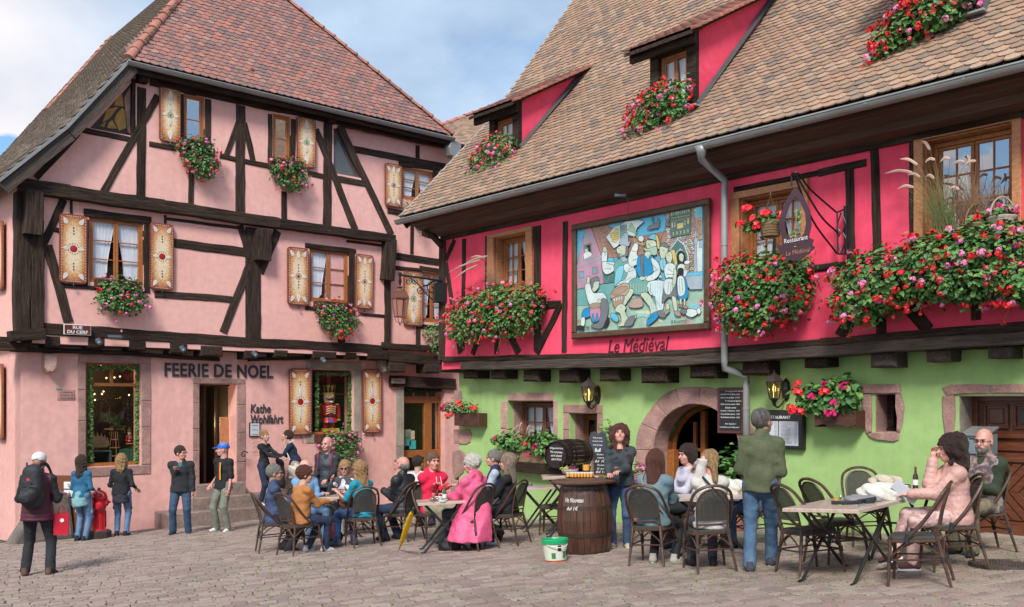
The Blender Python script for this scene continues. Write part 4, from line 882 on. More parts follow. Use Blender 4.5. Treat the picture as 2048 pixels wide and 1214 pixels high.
for k in range(4):
 a=W0+.07+k*.36
 b=MB();x0_,x1_,y0_,y1_=s0+a,s0+a+.30,z0+.76*H_,z0+.94*H_
 for (u0,u1,v0,v1) in ((x0_,x1_,y0_,y0_+.03),(x0_,x1_,y1_-.03,y1_),(x0_,x0_+.03,y0_+.03,y1_-.03),(x1_-.03,x1_,y0_+.03,y1_-.03)): b.box(u0,u1,v0,v1,-dx,-dx+.035,.008)
 b.obj('panel_moulding',md_,dr,RW.M(0,0,0))
 b=MB();b.box(x0_+.06,x1_-.06,y0_+.06,y1_-.06,-dx,-dx+.018,.01);b.obj('door_panel',md_ if k % 2 ==0 else mat('dim_glass',(.10,.10,.095),.06),dr,RW.M(0,0,0))
cx_,cy_=s0+W0+.62,z0+.31*H_
for q_ in range(4):
 sx_=1 if q_ in (0,3) else -1;sy=1 if q_ < 2 else -1
 for k in range(1,6):
  a=.13*k;b=MB();h_=.20*H_
  P=[(a,0),(a+.12,0),(0,(a+.12)*1.15),(0,a*1.15)]
  P=[(min(x,.6),min(y,h_*1.05)) for x,y in P]
  def clipseg():
   pts=[]
   for t in (0,.25,.5,.75,1): pts.append((a*(1-t),a*1.15*t))
   out_=[(x,y) for x,y in pts if y <=h_]
   pts2=[((a+.115)*(1-t),(a+.115)*1.15*t) for t in (0,.25,.5,.75,1)]
   out2=[(x,y) for x,y in pts2 if y <=h_]
   return out_,out2
  o1,o2_=clipseg()
  tm=min(1,h_/(a*1.15));tn=min(1,h_/((a+.115)*1.15))
  P=[(a+.006,0),(a+.115,0),((a+.115)*(1-tn),(a+.115)*1.15*tn),((a+.006)*(1-tm),(a+.006)*1.15*tm)]
  P=[(cx_+sx_*x,cy_+sy*y) for x,y in P]
  b.prism(P,-dx,-dx+.022+.004*(k % 2),.006);b.obj('chevron_board',md_,dr,RW.M(0,0,0))
for P in ([(1888,776),(1905,769),(1960,768),(1985,770),(1984,787),(1930,788),(1912,790),(1898,792)],[(1985,770),(2030,768),(2075,769),(2110,768),(2110,787),(1984,787)]):
 rock('stone_block',RW,P,m_stone,RH,-.06,.085)
for P in ([(1889,792),(1914,790),(1916,830),(1912,870),(1896,872),(1890,830)],[(1896,873),(1912,872),(1916,930),(1916,985),(1899,985),(1897,920)],[(1898,986),(1916,986),(1917,1080),(1898,1080)]):
 rock('stone_block',RW,P,m_stone,RH,-.06,.085)
b=MB();b.box(s0-.15,s1+.4,-3,z0+.0,-.5,.25,.02);b.obj('door_step',m_stone2,RH,RW.M(0,0,0))
ro_x,ro_z=rx+.30,ra+.27
jn=[0,.10,.22,.34,.47,.60,.73,.86,1.0]
for k in range(len(jn)-1):
 P=[]
 m_=4
 for j in range(m_+1): t=math.pi*(jn[k]+(jn[k+1]-jn[k])*j/m_);P.append((acx+rx*.975*math.cos(t),ac[1]+ra*.975*math.sin(t)))
 Q=[]
 for j in range(m_+1):
  t=math.pi*(jn[k+1]-(jn[k+1]-jn[k])*j/m_);wv=1+.05*math.sin(t*7);lf=1.18 if math.cos(t) < -.3 else 1.0
  Q.append((acx+(rx+(ro_x-rx)*wv*lf)*math.cos(t),ac[1]+(ra+(ro_z-ra)*wv)*math.sin(t)))
 b=MB();b.prism(P+Q,-.35,.03,.015);c=(sum(v[0] for v in b.V)/len(b.V),sum(v[1] for v in b.V)/len(b.V));b.V=[((x-c[0])*.995,(y-c[1])*.995,z) for x,y,z in b.V]
 b.obj('arch_stone',m_stone,RH,RW.M(c[0],c[1],0))
for (sg,n) in ((-1,3),(1,3)):
 for k in range(3,4): pass
for sg in (-1,1):
 zc=ac[1];hh=(ac[1]-zb_);cuts=[0,.3,.62,1.0]
 for k in range(3):
  x0=acx+sg*rx*.975;x1=acx+sg*(ro_x+(.08 if sg < 0 else 0));a,c=min(x0,x1),max(x0,x1)
  stone_blocks(RW,[(a,zb_+hh*cuts[k],c,zb_+hh*cuts[k+1])],-.35,.38,RH,m_stone)
V=[];n=18
for (f,d) in ((1.0,-.36),(1.0,-.50),(.90,-.50),(.90,-.40)):
 V +=[(acx+rx*f*math.cos(math.pi*k/n),ac[1]+ra*f*math.sin(math.pi*k/n),d) for k in range(n+1)]
mk('arch_lining',V,[(i*(n+1)+k,i*(n+1)+k+1,(i+1)*(n+1)+k+1,(i+1)*(n+1)+k) for i in range(3) for k in range(n)],m_orange,RH,RW.M(0,0,0))
b=MB();x0=acx-rx;b.box(x0,x0+.14,zb_,ac[1],-.5,-.36,.01);b.box(acx+rx-.10,acx+rx,zb_,ac[1],-.5,-.36,.01)
x1=acx-rx*.36;b.box(x1-.10,x1,zb_,ac[1]+ra*.84,-.75,-.66,.01);b.box(x0+.14,x1-.10,zb_+.15,zb_+.75,-.72,-.69,.01);b.box(x0+.14,x1-.10,ac[1]-.02,ac[1]+.03,-.73,-.68)
b.box(x0+.3,x0+.36,zb_+.75,ac[1]+ra*.6,-.73,-.68);b.box(acx-.02,acx+.04,zb_,ac[1]+ra*.9,-2.2,-2.1);b.box(acx+rx*.4,acx+rx*.46,zb_,ac[1]+ra*.9,-2.2,-2.1)
b.obj('folded_door',m_orange,RH,RW.M(0,0,0))
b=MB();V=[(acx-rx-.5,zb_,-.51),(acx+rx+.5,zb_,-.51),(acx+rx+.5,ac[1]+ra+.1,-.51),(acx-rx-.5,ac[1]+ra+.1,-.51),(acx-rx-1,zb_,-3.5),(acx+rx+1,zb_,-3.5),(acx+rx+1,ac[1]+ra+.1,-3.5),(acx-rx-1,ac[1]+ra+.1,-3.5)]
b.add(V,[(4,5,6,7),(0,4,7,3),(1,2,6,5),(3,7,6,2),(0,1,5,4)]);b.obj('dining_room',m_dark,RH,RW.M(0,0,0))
BH=thing('background_house','distant tiled roof showing in the gap between the pink and red houses','house',(-3.0,36,gz(-3,36)))
def PX(px,py,Y): return Vector((xy(px,Y),Y,EYE+(HY-py)/F*Y))
a_,b_,c_,d_=PX(850,262,34),PX(1000,215,33),PX(1015,330,28),PX(880,345,29)
Mq=frame3(PX(875,320,31),(PX(1010,330,29)-PX(875,320,31)),PX(862,258,35)-PX(875,320,31))
mk('wall',[PX(860,330,33)+Vector((0,0,z)) for z in (-8,0)]+[PX(1020,330,32)+Vector((0,0,z)) for z in (0,-8)],[(0,1,2,3)],m_pinkg,BH)
bp_=mk('roof',[Mq @ Vector(v) for v in ((-.6,-.5,0),(3.2,-.5,0),(3.2,3.4,0),(-.6,3.4,0))],[(0,1,2,3)],MATS['roof_boarding'],BH)
Pq=local2(Mq,[ray_plane(862,262,Mq.translation,Vector(Mq.col[2][:3])),ray_plane(1010,205,Mq.translation,Vector(Mq.col[2][:3])),ray_plane(1010,380,Mq.translation,Vector(Mq.col[2][:3])),ray_plane(905,360,Mq.translation,Vector(Mq.col[2][:3]))])
bp_.data.clear_geometry();bp_.data.from_pydata([Mq @ Vector((x,y,-.02))-bp_.matrix_basis.translation-BH.location for x,y in Pq],[],[(0,1,2,3)])
roof_tiles([(Mq,Pq,[])],.19,.14,m_tile_r,bp_,100)
ridge_run(Mq @ Vector((*Pq[0],.03)),Mq @ Vector((*Pq[1],.03)),bp_,.12,.4)
ridge_run(PX(903,320,27.5),PX(990,262,27),bp_,.15,.4)
random.seed(21)
n=60;V=[];
xs=np.linspace(-60,60,n);ys=np.linspace(-20,100,n)
V=[(x,y,gz(x,y)) for y in ys for x in xs]
ground=mk('ground',V,[(i*n+j,i*n+j+1,(i+1)*n+j+1,(i+1)*n+j) for i in range(n-1) for j in range(n-1)],mat('joint_earth',(.055,.042,.033),.95,(.06,.075,.022),scale=1.1,lo=.48,hi=.6,bump=.6,bscale=40,fine=.3),None,Matrix.Identity(4))
tag(ground,kind='structure')
ST=[(0.31,0.233,0.203),(0.267,0.198,0.176),(0.344,0.264,0.225),(0.224,0.167,0.153),(0.361,0.29,0.243),(0.292,0.207,0.18),(0.318,0.264,0.216),(0.284,0.229,0.198),(0.249,0.172,0.153)]
m_cob=mat('cobble_stone',(.29,.215,.18),.85,(.18,.135,.12),scale=5,bump=.35,bscale=30,rnd=ST,fine=.14,orand=.08,spec=.35)
th_=math.radians(24)
e1=Vector((math.cos(th_),math.sin(th_)));e2=Vector((-math.sin(th_),math.cos(th_)))
def wave(a,b): return b+.10*math.sin(a*.33+1)+.05*math.sin(a*.9+b*.4)+.035*noise.noise(Vector((a*.8,b*.8,0)))
stones=[]
rw=.128
for r in range(14,245):
 b0=r*rw;a=-16+random.random()*.3
 while a < 22:
  ln=random.uniform(.14,.26);am=a+ln/2;p=e1*am+e2*wave(am,b0)
  if p.y > 7.5 and p.y < 31:
   q_=to_px(Vector((p.x,p.y,gz(p.x,p.y))))
   in_r=(Vector((p.x,p.y,0))-RW.O).dot(RW.n) > -.02;in_p=(Vector((p.x,p.y,0))-PW.O).dot(PW.n) > -.02 or (Vector((p.x,p.y,0))-PW.O).dot(PW.u) < sL0-.3
   behind=(Vector((p.x,p.y,0))-RW.O).dot(RW.u) < gL
   if -60 < q_[0] < 2110 and (in_r or behind) and in_p and q_[1] < 1240: stones.append((p.y,am,b0,ln))
  a +=ln
stones.sort()
def stone_geo(am,b0,ln,rng):
 w2=rw/2-.006;l2=ln/2-.006;O=[];ca=.016
 for (x,y) in ((-l2+ca,-w2),(l2-ca,-w2),(l2,-w2+ca),(l2,w2-ca),(l2-ca,w2),(-l2+ca,w2),(-l2,w2-ca),(-l2,-w2+ca)):
  O.append((x+rng.uniform(-.006,.006),y+rng.uniform(-.006,.006)))
 hh=.018+rng.uniform(-.003,.004);tx,ty=rng.gauss(0,.012),rng.gauss(0,.014);V=[]
 for (f,z) in ((1,-.012),(1,hh-.006),(.93,hh)):
  for x,y in O:
   p=e1*(am+x*f)+e2*(wave(am+x*f,b0)+y*f);V.append((p.x,p.y,gz(p.x,p.y)+z+(x*tx+y*ty)*(1 if z > 0 else 0)))
 return V
SF=[(i*8+k,i*8+(k+1) % 8,(i+1)*8+(k+1) % 8,(i+1)*8+k) for i in range(2) for k in range(8)]+[tuple(range(16,24))]
rng=random.Random(5)
stones.sort(key=lambda t: (0 if t[0] < 10.2 else 1,abs(to_px(Vector((*(e1*t[1]+e2*t[2]),0)))[0]-1300) if t[0] < 10.2 else t[0]))
for t in stones[:300]:
 mk('cobblestone',stone_geo(*t[1:],rng),SF,m_cob,ground,rnd=[rng.random()]*len(SF))
V=[];Fc=[];rn=[]
for t in stones[300:]:
 k=len(V);V +=stone_geo(*t[1:],rng);Fc +=[tuple(i+k for i in f) for f in SF];rn +=[rng.random()]*len(SF)
tag(mk('cobblestones_far',V,Fc,m_cob,ground,rnd=rn),kind='stuff')
print('stones',len(stones))
m_gr=mat('joint_grass',(.10,.20,.03),.8,(.16,.20,.05),scale=3,orand=.1)
V=[];Fc=[]
for t in stones:
 y,am,b0,ln=t;p=e1*am+e2*wave(am,b0);dn=noise.noise(Vector((p.x*.45,p.y*.45,3)))+.5*noise.noise(Vector((p.x*1.6,p.y*1.6,8)))
 wgt=dn+ (.25 if p.x > 2.5 else .05 if p.x > -3 else -.22)+(.12 if y < 16 and p.x > 0 else 0)
 if wgt < -.05: continue
 for k in range(int(6+(40 if p.x > 0 else 22)*max(0,min(.8,wgt)))):
  if rng.random() < .75: a=am+rng.uniform(-ln/2,ln/2);bb=b0+rw/2+rng.uniform(-.012,.012)
  else: a=am+ln/2+rng.uniform(-.012,.012);bb=b0+rng.uniform(-rw/2,rw/2)
  g=e1*a+e2*wave(a,bb);z=gz(g.x,g.y);h=rng.uniform(.016,.027);an=rng.uniform(0,6.28);dx,dy=math.cos(an)*.018,math.sin(an)*.018;lx,ly=rng.uniform(-.02,.02),rng.uniform(-.02,.02)
  k_=len(V);V +=[(g.x-dx,g.y-dy,z),(g.x+dx,g.y+dy,z),(g.x+lx,g.y+ly,z+h)];Fc.append((k_,k_+1,k_+2))
tag(mk('joint_grass',V,Fc,m_gr,None),'short green grass and moss sprouting in the joints between the cobbles','grass',None,'stuff')
dc=G(2015,1133);b=MB();b.lathe([(.36,.0),(.36,.034),(.30,.036),(.29,.028)],28)
for k in range(9):
 for j in range(9):
  x,y=-.25+k*.0625,-.25+j*.0625
  if x*x+y*y < .07: b.box(x-.02,x+.02,y-.02,y+.02,.028,.036)
o=b.obj('drain_cover',mat('rusty_iron',(.10,.07,.055),.8,(.05,.04,.035),scale=9),None,Matrix.Translation(dc) @ Matrix.Rotation(-.036,4,'X'));tag(o,'round rusty iron drain cover set in the cobbles by the carved door','drain cover')
LG=[(0.066,0.198,0.042),(0.102,0.264,0.054),(0.048,0.138,0.038),(0.144,0.336,0.066),(0.084,0.216,0.06),(0.18,0.36,0.084)]
m_leaf=mat('geranium_leaf',(.06,.15,.035),.55,(.04,.10,.03),scale=6,rnd=LG,orand=.06)
m_leafd=mat('garland_leaf',(.035,.075,.025),.6,(.02,.05,.018),scale=6,rnd=[(.03,.07,.02),(.05,.10,.03),(.02,.05,.018),(.07,.12,.04)])
m_fr=mat('red_petals',(.88,.030,.045),.5,(.78,.02,.035),orand=.12);m_fp=mat('pink_petals',(.86,.28,.52),.5,(.80,.18,.44),orand=.12);m_fm=mat('magenta_petals',(.70,.02,.16),.5,orand=.1);m_fl=mat('coral_petals',(.90,.10,.14),.5,orand=.12)
def head_mesh(seed,m,r=.043):
 rg=random.Random(seed);V=[];Fc=[]
 for k in range(13):
  a=rg.uniform(0,6.28);e_=rg.uniform(-.35,1.2);c=Vector((math.cos(a)*math.cos(e_),math.sin(e_),math.sin(a)*math.cos(e_)))*r*rg.uniform(.55,1.0)
  n_=c.normalized();t=n_.cross(Vector((rg.uniform(-1,1),rg.uniform(-1,1),.4))).normalized();s_=n_.cross(t);q_=r*rg.uniform(.38,.55);k_=len(V)
  V +=[c+t*q_,c+s_*q_,c-t*q_,c-s_*q_];Fc +=[(k_,k_+1,k_+2),(k_,k_+2,k_+3)]
 return mesh_of('flower_head',V,Fc,m)
HEADS={c: [head_mesh(i*7+ord(c),m) for i in range(3)] for c,m in (('r',m_fr),('p',m_fp),('m',m_fm),('c',m_fl))}
def leaves(name,pts,size,m,parent,rg,hang=.5,n_=None):
 """pts: list of (position, outward normal); every leaf is a small cupped disc"""
 V=[];Fc=[];rn=[]
 for p,no in pts:
  no=(no+Vector((rg.uniform(-.6,.6),rg.uniform(-.6,.6),rg.uniform(-.4,.6)))+Vector((0,0,.5))).normalized()
  t=no.cross(Vector((rg.uniform(-1,1),rg.uniform(-1,1),rg.uniform(-1,1)))).normalized();s_=no.cross(t);r_=size*rg.uniform(.6,1.25);k_=len(V);a0=rg.uniform(0,6.28)
  V.append(p-no*r_*.25)
  for k in range(6):
   a=a0+k*1.047;rr_=r_*(1 if k % 2 else .86) if k else r_*.35;V.append(p+t*math.cos(a)*rr_+s_*math.sin(a)*rr_)
  Fc +=[(k_,k_+1+k,k_+1+(k+1) % 6) for k in range(6)];v=rg.random();rn +=[v]*6
 o=mk(name,V,Fc,m,parent,rnd=rn);return tag(o,kind='stuff')
def plant_mass(W,blobs,d,parent,nl,nf,mix='rrrpp',size=.034,depth=.24,seed=1,trail=0,fdown=0.0,m=None,spread=1.0):
 """foliage mound from image ellipses (cx, cy, rx, ry) on the wall plane at distance d"""
 rg=random.Random(seed);E=[]
 for (cx_,cy_,ax_,ay_) in blobs:
  a,z=W.at(cx_,cy_,d);a1,_=W.at(cx_+ax_,cy_,d);a0,_=W.at(cx_-ax_,cy_,d);z1=W.at(cx_,cy_-ay_,d)[1];E.append((a,z,(a1-a0)/2,z1-z,ax_*ay_))
 tot=sum(e_[4] for e_ in E);P=[];Q=[]
 def samp(e_,rad):
  while True:
   v=Vector((rg.gauss(0,1),rg.gauss(0,1),rg.gauss(0,1)))
   if v.length > .01: break
  v.normalize();k=rad*(1+.16*noise.noise(Vector((v.x*2+e_[0]*3,v.y*2,v.z*2+e_[1]*3)))+.1*noise.noise(Vector((v.x*6,v.y*6+e_[0],v.z*6))))
  p=W.W(e_[0]+v.x*e_[2]*k,e_[1]+v.y*e_[3]*k,d+v.z*depth*k);no=(W.u*(v.x/e_[2])+Vector((0,0,1))*(v.y/e_[3])+W.n*(v.z/depth)).normalized();return p,no,v
 for k in range(nl):
  e_=rg.choices(E,[x[4] for x in E])[0];p,no,v=samp(e_,1 if rg.random() < .62 else rg.uniform(.45,.95))
  if rg.random() < .16: p=p+no*rg.uniform(0,.14)*spread
  P.append((p,no))
 f_=leaves('foliage',P,size,m or m_leaf,parent,rg)
 tr=0;nfl=0
 while nfl < nf and tr < nf*20:
  tr +=1;e_=rg.choices(E,[x[4] for x in E])[0];p,no,v=samp(e_,1.0+rg.random()**2*.28*spread)
  if v.z < -.25 or rg.random() < fdown*(v.y+.5): continue
  nfl +=1;c=rg.choice(mix);s_=rg.uniform(.75,1.25)*size/.034
  M_=Matrix.Translation(p+no*.02) @ (no+Vector((0,0,.35))).to_track_quat('Y','Z').to_matrix().to_4x4() @ Matrix.Diagonal((s_,s_,s_,1))
  inst('flower_head',rg.choice(HEADS[c]),M_,parent)
 for k in range(trail):
  e_=rg.choice(E);p,no,v=samp(e_,1.0)
  if v.z < -.2: continue
  L_=rg.uniform(.08,.26)*spread;q_=p+no*L_*.8+Vector((rg.uniform(-.05,.05),0,-L_*rg.uniform(.1,.9)))
  b=MB();b.tube([p,(p+q_)/2+Vector((0,0,.03)),q_],.003,3);b.obj('flower_stem',m_leaf,parent)
  s_=rg.uniform(.6,.95);inst('flower_head',rg.choice(HEADS[rg.choice(mix)]),Matrix.Translation(q_) @ Matrix.Diagonal((s_,s_,s_,1)),parent)
 return f_
def planter(W,x0,y0,x1,y1,d0,d1,parent,m,wavy=False):
 r=W.rect(x0,y0,x1,y1,d1);b=MB()
 if wavy:
  n_=16;w_=r[2]-r[0];h=r[3]-r[1];low=[(r[0]+w_*k/n_,r[1]+h*.18*abs(math.sin(k/n_*math.pi*2.5))) for k in range(n_+1)]
  b.prism(low+[(r[2],r[3]),(r[0],r[3])],d1-.02,d1,.004);b.box(r[0],r[0]+.02,r[1],r[3],d0,d1-.02);b.box(r[2]-.02,r[2],r[1],r[3],d0,d1-.02);b.box(r[0]+.02,r[2]-.02,r[1]+.04,r[3]-.03,d0,d1-.02)
 else: b.box(r[0],r[2],r[1],r[3],d0,d1,.01)
 c=((r[0]+r[2])/2,(r[1]+r[3])/2);b.V=[(x-c[0],y-c[1],z) for x,y,z in b.V]
 return b.obj('planter_box',m,parent,W.M(*c,0))
def gthing(lab,W,px,py,d,grp='flower boxes on the house fronts',name='geranium_box'):
 a,z=W.at(px,py,d);return thing(name,lab,'flower box',W.W(a,z,d),grp)
m_box=mat('brown_planter',(.10,.038,.025),.6,(.06,.022,.015),stretch=(2,12,12),scale=3)
def fbox(lab,W,blobs,d,nl,nf,mix,box=None,seed=1,trail=10,size=.034,depth=.24,**k):
 t=gthing(lab,W,blobs[0][0],blobs[0][1],d)
 if box: planter(W,*box,d-depth*.7,d+depth*.25,t,m_box)
 plant_mass(W,blobs,d,t,nl,nf,mix,size,depth,seed,trail,**k);return t
fbox('flower box under the upper left window of the pink gable, red and pink geraniums',PW,[(394,296,38,22),(402,322,34,24),(410,338,22,20)],D2+.2,1100,32,'rrppc',(362,280,425,296),2)
fbox('flower box under the upper middle window of the pink gable, pink and red geraniums',PW,[(575,334,36,22),(580,352,34,24),(584,366,22,16)],D2+.2,1000,28,'rrppc',(545,318,606,334),3)
fbox('mostly pink geraniums under the lace-curtained window at the left',PW,[(240,575,44,24),(243,600,52,24),(246,612,36,14)],D1+.2,1300,34,'ppppr',(195,560,285,578),4)
fbox('small red geraniums under the middle first-floor window of the pink house',PW,[(672,620,38,20),(678,642,40,26),(682,660,22,18)],D1+.2,1200,44,'rrrcp',(636,604,706,620),5)
fbox('green trailing plant with few red flowers below the far right pink-house window',PW,[(824,412,22,12),(845,418,22,12),(838,448,12,14)],D3+.15,420,7,'rc',None,6,3)
fbox('leafy plant hanging beside the red house corner behind the street lantern',PW,[(868,665,20,18),(872,690,13,18)],D3+.15,420,5,'rc',None,7,2)
fbox('bushy green geranium with pink flowers below the nutcracker window',PW,[(680,880,38,24),(684,900,36,26),(690,915,20,14)],D0+.3,1400,22,'pp',(640,868,716,884),8,6,depth=.3)
fbox('geraniums spilling from the window of the small left dormer',RW,[(992,292,34,24),(982,318,42,26),(966,342,32,18)],DORM[0][1]+.25,1100,54,'rrcpp',None,9,14,size=.032,depth=.22)
fbox('geraniums spilling from the middle dormer, red and pink',RW,[(1335,192,46,28),(1318,222,56,34),(1290,258,34,22)],DORM[1][1]+.25,1700,80,'rrrcp',None,10,16,depth=.24)
fbox('large geranium mound at the top dormer by the picture edge',RW,[(1870,10,74,34),(1840,45,80,36),(1790,85,46,32),(1770,120,22,18)],DORM[2][1]+.25,2800,105,'rrrcp',None,11,18,depth=.28)
fbox('wide geranium box under the leftmost window of the red floor with feather grass',RW,[(1000,600,78,30),(960,625,66,36),(1010,640,66,34),(935,655,36,32),(1060,605,28,22)],G1+.3,4600,125,'rrrcp',(925,600,1070,618),12,34,depth=.3)
fbox('dense red geranium box beside the downpipe under the hanging shop sign',RW,[(1525,545,92,38),(1515,585,88,44),(1505,630,64,34),(1580,580,42,52)],G1+.3,4800,165,'rrrrcp',(1470,530,1605,550),13,30,depth=.32,fdown=.4)
fbox('very long geranium box under the largest red-floor window at the right edge',RW,[(1760,560,96,58),(1730,605,62,38),(1880,520,96,52),(1985,500,110,56),(1940,560,130,44),(2060,560,60,50)],G1+.38,9200,270,'rrrrcpp',(1760,520,2060,545),14,50,depth=.36,fdown=.5,size=.036)
t=gthing('small wall box of red geraniums beside the glazed shop door',RW,930,835,.2);planter(RW,908,826,957,852,.02,.24,t,m_box)
plant_mass(RW,[(905,815,20,10),(930,818,22,13)],.18,t,260,0,size=.04,depth=.16,seed=15)
for k,(x,y,c) in enumerate(((889,813,'m'),(895,832,'r'),(902,830,'r'),(920,812,'r'),(922,820,'r'),(917,805,'r'),(944,815,'r'),(949,818,'r'),(884,820,'m'))): inst('flower_head',HEADS[c][k % 3],RW.M(*RW.at(x,y,.3),.3) @ Matrix.Diagonal((1.5,1.5,1.5,1)),t)
t=gthing('scalloped brown wall box of large red geraniums right of the menu case',RW,1670,840,.25);planter(RW,1629,821,1711,855,.02,.3,t,m_box,True)
plant_mass(RW,[(1655,800,46,26),(1690,790,26,34),(1625,805,28,20),(1615,790,20,12),(1672,768,16,14)],.22,t,900,0,size=.055,depth=.2,seed=16)
for k,(x,y,c) in enumerate(((1596,768,'r'),(1592,783,'r'),(1597,786,'r'),(1582,816,'r'),(1590,822,'r'),(1600,824,'r'),(1586,824,'r'),(1644,786,'r'),(1650,784,'r'),(1623,795,'m'),(1692,772,'m'),(1688,774,'m'),(1668,808,'m'),(1663,824,'m'),(1658,828,'m'),(1666,828,'m'),(1652,770,'m'))): inst('flower_head',HEADS[c][k % 3],RW.M(*RW.at(x,y,.42),.42) @ Matrix.Diagonal((1.6,1.6,1.6,1)),t)
t=gthing('planter trough with geranium leaves and dried grass in the deep ground-floor window',RW,1060,900,.05);planter(RW,1012,900,1112,926,-.1,.14,t,mat('basket_wicker',(.33,.22,.12),.8,(.18,.11,.06),stretch=(14,14,40),scale=3,bump=.6))
plant_mass(RW,[(1030,885,32,20),(1005,880,20,12),(1085,885,30,24),(1095,900,18,16)],.12,t,900,0,size=.045,depth=.16,seed=17)
for k,(x,y) in enumerate(((990,877),(1073,893),(1069,895),(1055,912),(1050,889),(1092,905))): inst('flower_head',HEADS['m' if k < 4 else 'r'][k % 3],RW.M(*RW.at(x,y,.28),.28) @ Matrix.Diagonal((1.2,1.2,1.2,1)),t)
m_straw=mat('dry_grass',(.36,.22,.13),.8,(.22,.11,.07),orand=.2);m_plume=mat('grass_plume',(.62,.45,.36),.9,(.50,.33,.27),orand=.15);m_gblade=mat('grass_blade',(.13,.20,.06),.7,(.24,.20,.08),scale=2)
def grass_tuft(W,px,py,d,n,h,parent,plumes,seed,lean=-.3,m=None):
 rg=random.Random(seed);V=[];Fc=[]
 a,z=W.at(px,py,d)
 def curve(a0,hh,le,out_): return [W.W(a0+le*hh*t*t,z+hh*(t-.35*t*t*abs(le)),d+out_*t) for t in (0,.25,.5,.75,1)]
 for k in range(n):
  hh=h*rg.uniform(.5,1.1);C=curve(a+rg.uniform(-.14,.14),hh,rg.gauss(lean*.5,.45),rg.uniform(-.1,.25));w_=.006;k_=len(V)
  for i,p in enumerate(C): ww=w_*(1-i/4.3);V +=[p-W.u*ww,p+W.u*ww]
  Fc +=[(k_+2*i,k_+2*i+1,k_+2*i+3,k_+2*i+2) for i in range(4)]
 tag(mk('grass_blades',V,Fc,m or m_gblade,parent),kind='stuff')
 for (x,y,x2,y2) in plumes:
  A_=W.W(*W.at(x,y,d+.1),d+.1);B_=W.W(*W.at(x2,y2,d+.12),d+.12);base=W.W(a,z,d)
  b=MB();b.tube(bez([base,(base+A_)/2+Vector((0,0,.12)),A_],4),.004,3);b.mi=1
  P=bez([A_,(A_+B_)/2+Vector((0,0,.03)),B_],4);b.tube(P,[.010]+[.018]*(len(P)-4)+[.014,.009,.003],5);b.obj('grass_plume',[m_straw,m_plume],parent)
def gt(lab,W,px,py,d,*a,**k):
 t=thing('ornamental_grass',lab,'ornamental grass',W.W(*W.at(px,py,d),d));grass_tuft(W,px,py,d,*a[:2],t,*a[2:],**k)
gt('wispy reddish ornamental grass arching left over the first geranium box',RW,990,590,G1+.25,70,.75,[(960,520,897,545),(955,530,905,560),(975,512,925,530),(970,516,940,515)],1,m=m_straw)
gt('tall ornamental grass with pale plumes at the left sash of the big window',RW,1890,470,G1+.25,130,.95,[(1835,330,1800,318),(1825,345,1770,347),(1840,355,1815,350),(1860,300,1843,282),(1870,320,1850,325),(1828,375,1795,378),(1900,318,1880,324),(1868,358,1852,353),(1930,325,1905,330),(1918,380,1900,378)],2)
gt('second clump of brownish ornamental grass in the middle of the big window',RW,1945,460,G1+.25,130,.8,[(1940,330,1934,312),(1952,322,1925,335)],3,lean=.1,m=m_straw)
gt('dry feather grass in the planter of the deep ground-floor window',RW,1062,905,.1,60,.55,[(1040,862,1022,882),(1038,850,1020,872),(1060,850,1052,868),(1044,845,1038,860)],4,m=m_straw)
m_wick=mat('pale_wicker',(.62,.56,.46),.8,(.4,.34,.26),stretch=(20,20,60),scale=2,bump=.8);m_wick2=MATS['basket_wicker']
def basket(b,c,r,h,n=14,rows=6):
 for k in range(rows): z=h*k/rows;rr_=r*(.72+.28*math.sin(min(1,(k+1)/rows)*1.4));P=[(c[0]+rr_*(1+.03*(-1)**j)*math.cos(2*math.pi*j/n),c[1]+rr_*(1+.03*(-1)**j)*math.sin(2*math.pi*j/n),c[2]+z) for j in range(n)];b.tube(P,h/rows*.6,5,close=True)
 b.lathe([(r*.7,0),(r*.9,h*.9)],14,c)
t=thing('hanging_basket','wicker hanging basket of red geraniums in front of the window beside the pipe','hanging basket',RW.W(*RW.at(1541,460,G1+.25),G1+.25))
a,z=RW.at(1541,462,G1+.25);c=RW.W(a,z,G1+.25);b=MB();basket(b,(0,0,-.06),.14,.22);b.tube([(.12,0,.12),(0,0,.5),(-.12,0,.12)],.007,5);b.tube([(0,0,.5),(0,0,.58)],.006,5);b.obj('basket',m_wick2,t,Matrix.Translation(c))
plant_mass(RW,[(1525,445,24,14),(1508,455,16,10),(1540,438,18,10)],G1+.25,t,240,0,size=.045,depth=.14,seed=18)
for k,(x,y) in enumerate(((1494,416),(1499,418),(1488,419),(1529,426),(1535,428),(1525,430),(1483,447),(1480,449),(1511,451),(1514,455),(1505,439),(1562,430))): inst('flower_head',HEADS['r'][k % 3],RW.M(*RW.at(x,y,G1+.4),G1+.4) @ Matrix.Diagonal((1.6,1.6,1.6,1)),t)
for (x,y,m_,lab) in ((2005,448,m_wick,'white wicker basket of magenta flowers before the big window'),(1955,462,m_wick2,'low brown wicker basket among grass before the big window')):
 c=RW.W(*RW.at(x,y,G1+.3),G1+.3);t=thing('flower_basket',lab,'basket',c);b=MB();basket(b,(0,0,-.1),.15,.2);b.tube([(.14*math.cos(q_),0,.1+.22*math.sin(q_)) for q_ in [math.pi*k/8 for k in range(9)]],.01,5);b.obj('basket',m_,t,Matrix.Translation(c))
 plant_mass(RW,[(x,y-22,20,10)],G1+.3,t,120,12 if m_ is m_wick else 3,'mp' if m_ is m_wick else 'r',size=.035,depth=.12,seed=19)
